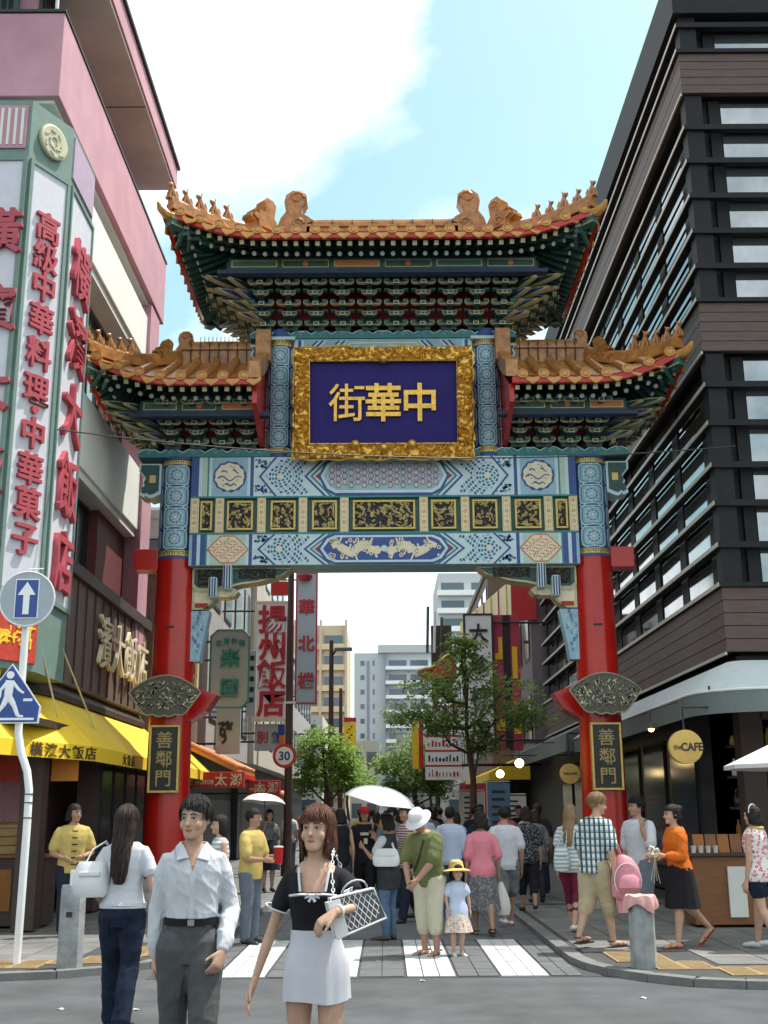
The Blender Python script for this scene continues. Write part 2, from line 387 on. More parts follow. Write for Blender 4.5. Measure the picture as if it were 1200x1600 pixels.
    o2 = [(x*.955, zc + (z-zc)*.84) for x, z in o1]
    if kind == 'upper':
        p.poly(o2, 'lblue', h + .017)
        for i in range(-8, 9):
            for j in range(-2, 3):
                x = i*.115; z = zc + j*.115 + (.0575 if i % 2 else 0)
                if abs(z-zc) < hh*.62 and abs(x) < 1.0 - abs(z-zc)*.6:
                    p.ring(x, z, .043, .056, 'red', h + .02, n=6, sy=1.15)
                    p.disc(x, z, .03, 'pgreen' if (i+j) % 2 else 'lblue', h + .021, n=6, sy=1.15)
                    p.disc(x + .0575, z + .0575, .014, 'cream', h + .022, n=4)
    else:
        p.poly(o2, 'blue', h + .017)
        for s in (-1, 1): swirl_dragon(p, s*.52, zc, .46, hh*.66, 'cream', h + .02, flip=-s)
        p.disc(0, zc, .06, 'white', h + .024, n=10)
    return p.build(name, parent)
def beam(name, z0, z1, mats, x=3.42, y0=YF, y1=20.35): 
    return MB().box(-x, x, y0, y1, z0, z1).build(name, mats, GATE, bevel=.012)
ub = beam('upper_beam', 7.0, 7.74, m_blue); beam_paint('painted_pattern', 7.0, 7.74, 'upper', ub)
lb = beam('lower_beam', 5.76, 6.335, m_lblue); beam_paint('painted_pattern', 5.76, 6.335, 'lower', lb)
mb_ = beam('panel_beam', 6.34, 6.995, m_dgrn, y0=YF + .05, y1=20.3)
# carved panels with gilt frames, gilt dividing strips
def relief(u0, u1, v0, v1, y, seed, fine=False, amp=.05):
    rnd = random.Random(seed); bumps = []
    W_, H_ = u1-u0, v1-v0
    for k in range(int(10 + W_*26) if not fine else int(W_*H_*420)):
        bumps.append((rnd.uniform(u0, u1), rnd.uniform(v0, v1), rnd.uniform(.02, .055) * (.75 if fine else 1), rnd.uniform(.5, 1), rnd.uniform(0, PI), rnd.uniform(.35, 1)))
    nu = max(8, int(W_/.015)); nv = max(8, int(H_/.015))
    def f(a, b):
        u = u0 + W_*a; v = v0 + H_*b; hgt = 0
        for (bu, bv, br, bh, an, ec) in bumps:
            du, dv = u-bu, v-bv; e = du*math.cos(an)+dv*math.sin(an); g = -du*math.sin(an)+dv*math.cos(an)
            d2 = (e/br)**2*ec + (g/(br*.5))**2
            if d2 < 4: hgt = max(hgt, bh*math.exp(-d2))
        return (u, y - hgt*amp, v)
    return f, nu, nv
def carved(name, u0, u1, v0, v1, y, parent, seed, bg_=None, gold=None):
    f, nu, nv = relief(u0, u1, v0, v1, y, seed, True, amp=.06); b = MB(); b.grid(f, nu, nv)
    for i, fc in enumerate(b.f):
        dep = y - sum(b.v[k][1] for k in fc)/4
        b.m[i] = 1 if dep > .02 else 0
    o = b.build(name, [bg_ or m_dark, gold or mat('carved_gilt', (0.46, 0.36, 0.16), rough=0.5, var=0.35, scale=25, metal=0.1)], parent, smooth=True); return o
def rframe(name, u0, u1, v0, v1, w_, y0, y1, material, parent):
    b = MB(); 
    b.box(u0, u1, y0, y1, v0, v0+w_); b.box(u0, u1, y0, y1, v1-w_, v1); b.box(u0, u0+w_, y0+.001, y1, v0+w_, v1-w_); b.box(u1-w_, u1, y0+.001, y1, v0+w_, v1-w_)
    return b.build(name, material, parent, bevel=.006)
sd = 1
for s in (-1, 1):
    for (a, b) in ((3.24, 3.03), (2.77, 2.31), (2.0, 1.56), (1.27, .83)):
        u0, u1 = sorted((s*a, s*b)); 
        carved('carved_panel', u0+.03, u1-.03, 6.43, 6.9, YF+.035, mb_, sd); sd += 1
        rframe('panel_frame', u0, u1, 6.40, 6.93, .035, YF+.0, YF+.06, m_goldp, mb_)
    for a in (3.34, 2.9, 2.16, 1.43, .70):
        pp = MB().box(s*a-.075, s*a+.075, YF-.01, YF+.06, 6.345, 6.99).build('divider_strip', m_cream, mb_, bevel=.008)
        q = Pat(front(YF-.01)); 
        rr = [(s*a-.055, 6.37), (s*a+.055, 6.37), (s*a+.055, 6.965), (s*a-.055, 6.965)]; q.line(rr, .012, 'gold', .004, closed=True)
        for k in range(6): q.ring(s*a, 6.43 + k*.095, .018, .034, 'orange' if k % 2 else 'gold', .005, n=6)
        q.build('strip_pattern', pp)
carved('carved_panel', -.52, .52, 6.43, 6.9, YF+.035, mb_, 77); rframe('panel_frame', -.55, .55, 6.40, 6.93, .035, YF, YF+.06, m_goldp, mb_)
# thin gilt lines between the beams
for z in (6.99, 6.33): MB().box(-3.4, 3.4, YF-.014, YF+.1, z-.012, z+.02).build('beam_moulding', m_teal, GATE)
# ---- columns
def sleeve(cx, cy, r, z0, z1, n, parent, half=PI*.62):
    """painted sleeve: pattern wrapped round the column front"""
    def mp(u, v, h):
        a = -PI/2 + u / r
        return (cx + (r+h)*math.cos(a), cy + (r+h)*math.sin(a), v)
    p = Pat(mp); H_ = (z1-z0-.22)/n
    for zb in (z0, z1-.1):
        for i in range(14):
            u = -half*r + 2*half*r*i/14; w_ = 2*half*r/14
            p.rect(u, u+w_, zb, zb+.1, 'gold', .004); p.line([(u+.015, zb+.02), (u+.015, zb+.08), (u+w_-.015, zb+.08), (u+w_-.015, zb+.045), (u+w_*.5, zb+.045)], .011, 'black', .006)
    for k in range(n):
        zc = z0 + .11 + H_*(k+.5)
        for uu in (-1.5*r, 0, 1.5*r):
            c0 = uu; e = H_*.47; hw = min(.21, r*.62)
            pts = [(c0-hw, zc-e*.75), (c0-hw*.7, zc-e*.98), (c0, zc-e*.9), (c0+hw*.7, zc-e*.98), (c0+hw, zc-e*.75), (c0+hw*1.05, zc), (c0+hw, zc+e*.75), (c0+hw*.7, zc+e*.98), (c0, zc+e*.9), (c0-hw*.7, zc+e*.98), (c0-hw, zc+e*.75), (c0-hw*1.05, zc)]
            # split in strips so it follows the curve
            for i in range(6):
                ua, ub_ = c0 - hw + 2*hw*i/6, c0 - hw + 2*hw*(i+1)/6
                ea = e*(.97 if 0 < i < 5 else .85); p.rect(ua, ub_, zc-ea, zc+ea, 'lblue', .004)
            p.line(pts, .02, 'white', .008, closed=True)
            p.line([(c0 + (a-c0)*.84, zc + (b-zc)*.86) for a, b in pts], .012, 'teal', .009, closed=True)
            for r_, c_, m_ in ((.13, 'white', 10), (.095, 'blue', 9), (.062, 'white', 6)):
                if r_ < hw*.85:
                    for q in range(m_):
                        a, b = 2*PI*q/m_, 2*PI*(q+.6)/m_
                        p.line([(c0+r_*math.cos(a), zc+r_*math.sin(a)), (c0+r_*math.cos(b), zc+r_*math.sin(b))], .017, c_, .01)
            p.disc(c0, zc, .026, 'cream', .012, n=8)
        for uu in (-.3*r*1.75*1.0, .3*r*1.75*1.0):
            zb = zc + H_*.5
            if k < n-1: p.ring(uu, zb, .028, .05, 'white', .009, n=8, sy=.75); p.disc(uu, zb, .028, 'blue', .01, n=8, sy=.75)
    return p.build('sleeve_pattern', parent)
def gate_column(s):
    x = s*GX
    c = MB().lathe([(.40, 0), (.395, .3), (.375, 1.2), (.36, 3.2), (.345, 5.92)], (x, GY, .0), 36).build('column', m_red, GATE, smooth=True)
    MB().lathe([(.58, 0), (.6, .05), (.6, .3), (.55, .36), (.56, .42), (.5, .52), (.43, .56)], (x, GY, .0), 32).build('column_base', m_stone, c, smooth=True)
    sl = MB().lathe([(.355, 5.9), (.355, 5.95), (.335, 5.96), (.335, 7.7), (.355, 7.71), (.355, 7.76)], (x, GY, 0), 32).build('column_sleeve', m_blue, c, smooth=True)
    sleeve(x, GY, .335, 5.95, 7.72, 4, sl)
    # red beam stub and cloud-ended beam head on the outer side
    MB().box(*sorted((x + s*.30, x + s*.72)), 19.8, 20.2, 5.73, 6.1).build('beam_stub', m_red, GATE, bevel=.015)
    z0, z1 = 7.02, 7.66
    o = [(.3, z0+.08), (.42, z0+.02), (.5, z0+.0), (.56, z0+.05), (.60, z0+.02), (.68, z0+.06), (.66, z0+.16), (.6, z0+.2), (.63, z0+.28), (.58, z0+.36), (.64, z0+.44), (.7, z0+.5), (.7, z1), (.3, z1)]
    o = [(x + s*a, b) for a, b in o]; b = MB(); b.prism(o, lambda u, v, d: (u, d, v), 19.78, 20.22, 1)
    cx, cz = x + s*.5, (z0+z1)/2
    b.prism([(cx + (u-cx)*.82, cz + (v-cz)*.86 + .02) for u, v in o], lambda u, v, d: (u, d, v), 19.77, 20.23, 0)
    b.box(x+s*.45-.055, x+s*.45+.055, 19.755, 19.8, z0+.28, z0+.42, 2)
    b.build('beam_head', [m_dgrn, m_white, m_goldp], GATE)
    # fan ornament in front
    zc = 3.55; yc = GY-.62; nn = 22; fp = []
    A = R(56); rt, rb = .72, .26; c0 = zc - .42
    for i in range(nn+1):
        a = -A + 2*A*i/nn; fp.append((x + .6*a/A, c0 + .41 + .29*math.cos(a/A*PI/2)**.8))
    low = []
    for i in range(13):
        t = 1 - 2*i/12; low.append((x + t*.37, c0 + .09 - .05*math.cos(t*PI*.5) - .03*abs(math.sin(t*PI*2))))
    op = fp + low
    mpf = lambda u, v, d: (u, d, v)
    fan = MB(); fan.prism(op[::-1], mpf, yc, yc+.07, 0); fo = fan.build('fan_ornament', m_bronze, c)
    fc = [(x + (u-x)*.86, c0+.42 + (v-c0-.42)*.82) for u, v in op]
    tr = MB(); tr.tube([(u, yc-.004, v) for u, v in op + [op[0]]], .013, 6); tr.build('fan_rim', mat('fan_rim_grey', (0.3, 0.28, 0.2), rough=0.5, var=0.2), fo, smooth=True)
    rl = MB(); rnd = random.Random(5+s)
    for k in range(150):
        a = rnd.uniform(-1, 1); t = rnd.uniform(.12, .92); u = x + a*.5*(.62+.38*math.sin(t*PI*.75)); v = c0 + .1 + .55*t*(1 - .3*a*a)
        an = rnd.uniform(0, PI); L_ = rnd.uniform(.018, .05)
        rl.obox((u, yc-.008, v), (L_*math.cos(an), 0, L_*math.sin(an)), (0, .014, 0), (-.011*math.sin(an), 0, .011*math.cos(an)), 0 if k % 4 else 1)
    rl.build('fan_tracery', [mat('bronze_tracery', (0.2, 0.19, 0.14), rough=0.5, var=0.3), m_edge], fo)  # raised tracery bars in a paler bronze than the fan body
    # red bracket that holds the fan, showing beside the column
    b = MB(); b.prism([(x - s*.25, 3.05), (x - s*.62, 3.28), (x - s*.80, 3.55), (x - s*.25, 3.75)], lambda u, v, d: (u, d, v), GY-.15, GY+.35); b.build('fan_bracket', m_red, c)
    b = MB().box(x-.06, x+.06, yc+.06, GY-.3, zc-.2, zc-.05).build('fan_mount', m_red, c)
    # name plaque
    px, pz0, pz1, py = x, 1.92, 3.02, GY-.46
    bo = MB().box(px-.21, px+.21, py, py+.12, pz0+.04, pz1-.04).build('name_plaque', m_black, c)
    rframe('plaque_frame', px-.255, px+.255, pz0, pz1, .036, py-.03, py+.1, m_goldp, bo)
    MB().box(px-.12, px+.12, py+.1, GY-.3, pz0+.3, pz0+.5).build('plaque_mount', m_red, bo)
    for k, ch in enumerate('善鄰門'): char(ch, (px, py-.012, 2.78 - k*.315), .29, mat('dull_gold', (0.34, 0.26, 0.1), rough=0.5, var=0.3, scale=20), bo, bold=.003, depth=.03)
    # small metal bolt on the shaft
    MB().box(x-.09, x+.06, GY-.365, GY-.34, 4.68, 4.71).build('bolt_bar', m_dark, c)
    return c
for s in (-1, 1): gate_column(s)
# ---- corbel brackets under the lower beam
def corbel(s):
    f = lambda a: s*a
    mpz = lambda u, v, d: (u, d, v)
    b = MB()
    o = [(3.36, 5.755), (3.36, 5.42), (3.28, 5.33), (3.0, 5.33), (2.72, 5.40), (2.5, 5.46), (2.2, 5.50), (1.95, 5.57), (1.78, 5.62), (1.62, 5.755)]
    o = [(f(a), b_) for a, b_ in o]
    b.prism(o, mpz, 19.8, 20.2, 1)
    cx, cz = f(2.62), 5.62
    b.prism([(cx + (u-cx)*.955, cz + (v-cz)*.76) for u, v in o], mpz, 19.79, 20.21, 0)
    co = b.build('corbel', [m_dgrn, m_edge], GATE)
    carved('corbel_carving', *sorted((f(3.26), f(2.85))), 5.44, 5.72, 19.788, co, 31, bg_=m_dark, gold=m_bronze)
    carved('corbel_carving', *sorted((f(2.55), f(1.9))), 5.56, 5.73, 19.788, co, 32, bg_=m_dark, gold=m_bronze)
    # scroll blocks
    for (xx, z0, z1, yy) in ((2.98, 5.2, 5.56, 19.62), (2.73, 5.34, 5.78, 19.6)):
        q = MB().box(f(xx)-.075, f(xx)+.075, yy, 19.85, z0, z1).build('scroll_block', m_white, co, bevel=.03)
        for k in (-1, 0, 1): MB().box(f(xx)+k*.045-.011, f(xx)+k*.045+.011, yy-.008, yy+.02, z0+.02, z1-.02).build('scroll_groove', m_dark if k else m_blue, q)
    # stepped pendant below and the painted hanging leg on the column side
    b = MB(); o = [(3.36, 5.42), (3.36, 5.02), (3.18, 5.02), (3.02, 5.12), (2.92, 5.25), (2.62, 5.25), (2.55, 5.34), (2.7, 5.44)]
    b.prism([(f(u), v) for u, v in o], mpz, 19.83, 20.17, 0); b.prism([(f(3.12 + (u-3.12)*.8), 5.2 + (v-5.2)*.75) for u, v in o], mpz, 19.82, 20.18, 1)
    b.box(*sorted((f(3.3), f(3.08))), 19.808, 19.9, 5.06, 5.13, 2)
    b.build('corbel_step', [m_edge, m_cream, m_redd], GATE)
    b = MB(); o = [(3.37, 5.0), (3.37, 4.12), (3.2, 4.12), (3.16, 4.4), (3.10, 4.7), (3.05, 5.0)]
    b.prism([(f(u), v) for u, v in o], mpz, 19.85, 20.15, 0)
    leg = b.build('hanging_leg', m_lblue, GATE)
    p = Pat(front(19.85)); rnd = random.Random(3)
    for k in range(34):
        z = rnd.uniform(4.16, 4.96); x1 = 3.36 - .02; x0 = 3.2 - (z-4.12)*.16 + .02; u = rnd.uniform(x0, x1 - .03)
        p.line([(f(u), z), (f(u+.035), z), (f(u+.035), z+.04), (f(u+.005), z+.04)], .011, 'blue' if k % 3 else 'white', .004 + k*.0001)
    p.build('leg_pattern', leg)['kind'] = 'stuff'
for s in (-1, 1): corbel(s)
# ---- upper storey: small columns, beam, cloud trims
for s in (-1, 1):
    c = MB().lathe([(.25, 7.74), (.25, 10.2)], (s*1.88, GY-.1, 0), 28).build('upper_column', m_blue, GATE, smooth=True)
    sl = sleeve(s*1.88, GY-.1, .252, 7.82, 9.98, 5, c)
    MB().box(s*1.88-.27, s*1.88+.27, GY-.37, GY+.1, 9.98, 10.04).build('column_cap', m_white, c)
    # cloud-ended head outside the small column
    o = [(2.1, 9.5), (2.3, 9.48), (2.42, 9.55), (2.38, 9.65), (2.44, 9.75), (2.4, 9.85), (2.46, 9.95), (2.1, 9.97)]
    b = MB(); b.prism([(s*u, v) for u, v in o], lambda u, v, d: (u, d, v), 19.8, 20.1, 1)
    b.prism([(s*(2.27 + (u-2.27)*.78), 9.73 + (v-9.73)*.78) for u, v in o], lambda u, v, d: (u, d, v), 19.79, 20.11, 0); b.build('beam_head', [m_dgrn, m_white], GATE)
ubm = MB().box(-1.64, 1.64, 19.72, 20.25, 9.5, 10.02).build('top_beam', m_lblue, GATE)
p = Pat(front(19.72))
for s in (-1, 1):
    for a, b, c in ((1.62, 1.56, 'white'), (1.56, 1.5, 'blue'), (1.5, 1.45, 'white')): p.rect(min(s*a, s*b), max(s*a, s*b), 9.52, 10.0, c, .004)
    for k, cc in enumerate(('blue', 'white', 'blue', 'white')):
        for base in (1.38, .98):
            ap = base - k*.05
            for sg in (-1, 1): p.poly([(s*ap, 9.82), (s*(ap-.045), 9.82), (s*(ap-.2), 9.82+sg*.17), (s*(ap-.155), 9.82+sg*.17)], cc, .006)
    swirl_dragon(p, s*.3, 9.83, .26, .085, 'cream', .008, -s)
p.line([(-.72, 9.82), (-.6, 9.94), (.6, 9.94), (.72, 9.82), (.6, 9.68), (-.6, 9.68)], .03, 'cream', .006, closed=True)
p.build('painted_pattern', ubm)
MB().box(-1.64, 1.64, 19.85, 20.15, 7.74, 9.5).build('plaque_backing', m_redd, GATE)
def cloud_trim(x0, x1, z0, z1, y, n, parent):
    b = MB(); pts = [(x0, z0), (x1, z0)]; top = []
    k = n*10
    for i in range(k+1):
        t = i/k; ph = t*n % 1
        top.append((x1 + (x0-x1)*t, z0 + (z1-z0)*(.55 + .45*abs(math.sin(ph*PI)) - (.12 if .4 < ph < .6 else 0))))
    b.prism(pts + top, lambda u, v, d: (u, d, v), y, y+.6, 1)
    o = b.build('cloud_trim', [m_white, m_teal], parent)
    q = MB(); q.tube([(u, y-.004, v-.012) for u, v in top], .011, 5); q.build('trim_outline', m_white, o)
    q = MB()
    for i in range(n):
        u = x0 + (x1-x0)*(i+.5)/n; q.tube([(u + .075*math.cos(a*.7)*(1-a/11), y-.006, z0 + (z1-z0)*.5 + .04*math.sin(a*.7)*(1-a/11)) for a in range(10)], .009, 5)
    q.build('trim_scrolls', m_lblue, o); o.children[-1]['kind'] = 'stuff' if False else 'part'; del o.children[-1]['kind']
    return o
cloud_trim(-4.4, 4.4, 7.76, 7.93, 19.7, 22, GATE)
cloud_trim(-2.45, 2.45, 10.03, 10.2, 19.7, 13, GATE)
MB().box(-4.38, -2.0, 19.75, 20.25, 7.745, 7.77).build('bracket_plate', m_dgrn, GATE); MB().box(2.0, 4.38, 19.75, 20.25, 7.745, 7.77).build('bracket_plate', m_dgrn, GATE)
# ---- plaque (leans forward at the top)
PT = Matrix.Translation((0, 19.42, 7.62)) @ Matrix.Rotation(R(8), 4, 'X')
pl = obj('name_board', MB().box(-1.33, 1.33, -.02, .08, .22, 1.78).mesh('name_board', m_indigo), GATE, mw=PT)
fw = MB()
def frame_relief(u0, u1, v0, v1, seed):
    f, nu, nv = relief(u0, u1, v0, v1, 0, seed, True, amp=.085); return f, nu, nv
for k, (u0, u1, v0, v1) in enumerate(((-1.56, 1.56, .01, .26), (-1.56, 1.56, 1.74, 1.99), (-1.56, -1.30, .26, 1.74), (1.30, 1.56, .26, 1.74))):
    b = MB(); f, nu, nv = frame_relief(u0, u1, v0, v1, 100+k)
    b.grid(lambda a, c: (lambda q: (q[0], q[1]-.07, q[2]))(f(a, c)), nu, nv)
    b.box(u0, u1, -.055, .1, v0, v1)
    obj('plaque_frame', b.mesh('plaque_frame', m_gold, True), pl, mw=PT)
b = MB(); b.tube([(-1.31, -.09, .25), (1.31, -.09, .25), (1.31, -.09, 1.75), (-1.31, -.09, 1.75), (-1.31, -.09, .25)], .02, 6); obj('frame_bead', b.mesh('frame_bead', m_gold, True), pl, mw=PT)
b = MB()
rnd = random.Random(9); edge = []
for k in range(120):
    t = k/120*4; sd_ = int(t); q = t - sd_; u, v = ((-1.58+3.16*q, 0), (1.58, 2*q), (1.58-3.16*q, 2), (-1.58, 2-2*q))[sd_]
    edge.append((u + rnd.uniform(-.025, .025), -.03, v + rnd.uniform(-.025, .025)))
b.tube(edge + [edge[0]], [rnd.uniform(.02, .04) for _ in range(121)], 7); obj('frame_scroll_edge', b.mesh('frame_scroll_edge', m_gold, True), pl, mw=PT)
for k, ch in enumerate('街華中'):
    me = text_mesh(ch, .72, m_gold, .05, .004 if ch == '街' else .014, .93)
    obj('character', me, pl, mw=PT @ Matrix.Translation(((k-1)*.645, -.045, 1.0)))
# the lion-head bosses on the frame
for (u, v) in ((0, .18), (0, 1.78), (-.5, .24), (.5, .24)):
    b = MB().lathe([(.09, 0), (.085, .05), (.06, .09), (.02, .11)], (u, -.08, v), 12, ax='y'); obj('frame_boss', b.mesh('frame_boss', m_gold, True), pl, mw=PT)
# ---------------------------------------------------------------- bracket sets
def dougong_mesh(name, outw, hgt, tiers=4, wide=.56):
    b = MB()   # local: x along, -y outward, z up
    for k in range(tiers+1):
        t = k/tiers; o = outw*t; z = hgt*(k+.1)/(tiers+1); hh = hgt/(tiers+1)*.62
        b.box(-.045, .045, -o-.10, .05, z, z+hh*.8, 0)                      # projecting arm
        b.box(-.052, .052, -o-.106, -o-.09, z-.004, z+hh*.8+.006, 1)
        b.box(-.033, .033, -o-.112, -o-.1, z+.012, z+hh*.8-.01, 0)
        for L_, zz, oo in ((wide*(.62 if k % 2 else 1.0), z + hh*.35, o),):
            pr = [(-L_/2, zz+hh*.95), (-L_/2, zz+hh*.45), (-L_/2+.05, zz), (L_/2-.05, zz), (L_/2, zz+hh*.45), (L_/2, zz+hh*.95), (L_/2-.085, zz+hh*.95), (L_/2-.1, zz+hh*.5), (-L_/2+.1, zz+hh*.5), (-L_/2+.085, zz+hh*.95)]
            mpf = lambda u, v, d: (u, d, v)
            b.prism(pr, mpf, -oo-.05, -oo+.03, 1)
            q = [(u*.93, zz + hh*.42 + (v-zz-hh*.42)*.62) for u, v in pr]
            b.prism(q, mpf, -oo-.056, -oo+.036, 0)
        for u in (-wide*.38, 0, wide*.38):
            b.box(u-.05, u+.05, -o-.06, -o+.05, z+hh*1.25, z+hh*1.62, 2 if u else 0)
    return b.mesh(name, [m_dgrn, m_edge, m_grn])
DG_M = dougong_mesh('bracket_set', .88, .74, 5, .44); DG_S = dougong_mesh('bracket_set', .74, .62, 4, .4)
def nose_mesh():
    b = MB(); mpf = lambda u, v, d: (d, u, v)
    for k in range(4):
        o = .3 + .24*k; z = .1 + .16*k
        pr = [(.1, z), (-o, z), (-o-.3, z+.02), (-o-.36, z+.05), (-o, z+.13), (.1, z+.13)]
        b.prism(pr, mpf, -.05, .05, 1); b.prism([(.0 + (u)*.93, z+.06 + (v-z-.06)*.7) for u, v in pr], mpf, -.056, .056, 0 if k % 2 else 2)
    return b.mesh('corner_bracket', [m_dgrn, m_edge, m_blue])
NOSE = nose_mesh()
# ---------------------------------------------------------------- roofs
m_rend = mat('rafter_end', (0.4, 0.46, 0.4), rough=0.6, var=0.15); m_tie = mat('dark_blue_tie', (0.012, 0.03, 0.085), rough=0.5, var=0.2)
RAFT_R = MB().tube([(0, 0, 0), (0, 1, 0)], .04, 10).mesh('round_rafter', [m_grn, m_rend]); 
RAFT_R.polygons[10].material_index = 1
RAFT_S = MB().box(-.038, .038, 0, 1, -.038, .038).mesh('square_rafter', [m_grn, m_edge]); RAFT_S.polygons[2].material_index = 1
TEND = MB().lathe([(0.0, .035), (.05, .035), (.062, .022), (.075, .03), (.092, .03), (.095, 0), (.09, -.08)], (0, 0, 0), 16, ax='y', cap=False).mesh('tile_end', m_tile2, True)
_dp = [(-.13, .05), (-.125, -.02), (-.07, -.07), (0, -.12), (.07, -.07), (.125, -.02), (.13, .05), (.06, .015), (0, .0), (-.06, .015)]
DRIP = MB().prism(_dp, lambda u, v, d: (u, d, v), -.015, .02).mesh('drip_tile', m_tile2)
def figure_mesh():
    b = MB()
    def ell(c, r, n=8):
        b.lathe([(max(.002, r[0]*math.cos(a)), r[2]*math.sin(a)) for a in [(-90+180*i/6)*PI/180 for i in range(7)]], c, n)
    b.tube([(0, .06, 0), (0, .02, .1), (0, -.01, .19), (0, -.03, .25)], [.075, .07, .055, .04], 8)
    b.tube([(0, -.01, .25), (0, -.06, .29), (0, -.11, .285)], [.05, .055, .03], 8)
    for s in (-1, 1):
        b.tube([(s*.04, -.04, .17), (s*.045, -.08, .08), (s*.045, -.085, 0)], [.03, .024, .028], 6)
        b.tube([(s*.03, -.02, .31), (s*.05, 0, .36)], [.02, .006], 5)
    b.tube([(0, .1, .02), (0, .14, .1), (0, .11, .2)], [.03, .03, .012], 6)
    b.box(-.07, .07, -.12, .13, -.05, .01)
    return b.mesh('ridge_figure', m_tile, True)
FIG = figure_mesh()
def beast_mesh(name, outline, th, sc_, curl):
    b = MB(); o = [(u*sc_, v*sc_) for u, v in outline]
    b.prism(o, lambda u, v, d: (u, d, v), -th/2, th/2); cu = sum(u for u, v in o)/len(o); cv = sum(v for u, v in o)/len(o)
    b.prism([(cu+(u-cu)*.8, cv+(v-cv)*.82) for u, v in o], lambda u, v, d: (u, d, v), -th*.68, th*.68)
    for (u, v, r) in curl:
        b.tube([((u + r*(1-a/14)*math.cos(a*.62))*sc_, -th*.68, (v + r*(1-a/14)*math.sin(a*.62))*sc_) for a in range(13)], .035*sc_, 6)
    return b.mesh(name, m_tile, False)
CHIWEN = beast_mesh('ridge_dragon', [(-.3, 0), (.34, 0), (.36, .25), (.5, .3), (.42, .42), (.28, .5), (.16, .55), (.2, .72), (.3, .85), (.28, 1.02), (.16, 1.12), (-.02, 1.12), (-.16, 1.02), (-.2, .85), (-.16, .62), (-.28, .45), (-.34, .25)], .26, .88,
                    [(.08, .92, .16), (.1, .3, .14)])
BEAST = beast_mesh('ridge_beast', [(-.42, 0), (.4, 0), (.42, .2), (.62, .3), (.58, .42), (.36, .46), (.46, .56), (.22, .55), (.12, .6), (.12, .95), (.02, 1.06), (-.2, 1.02), (-.3, .9), (-.24, .5), (-.4, .3)], .24, .68, [(-.05, .8, .13), (.1, .25, .15)])
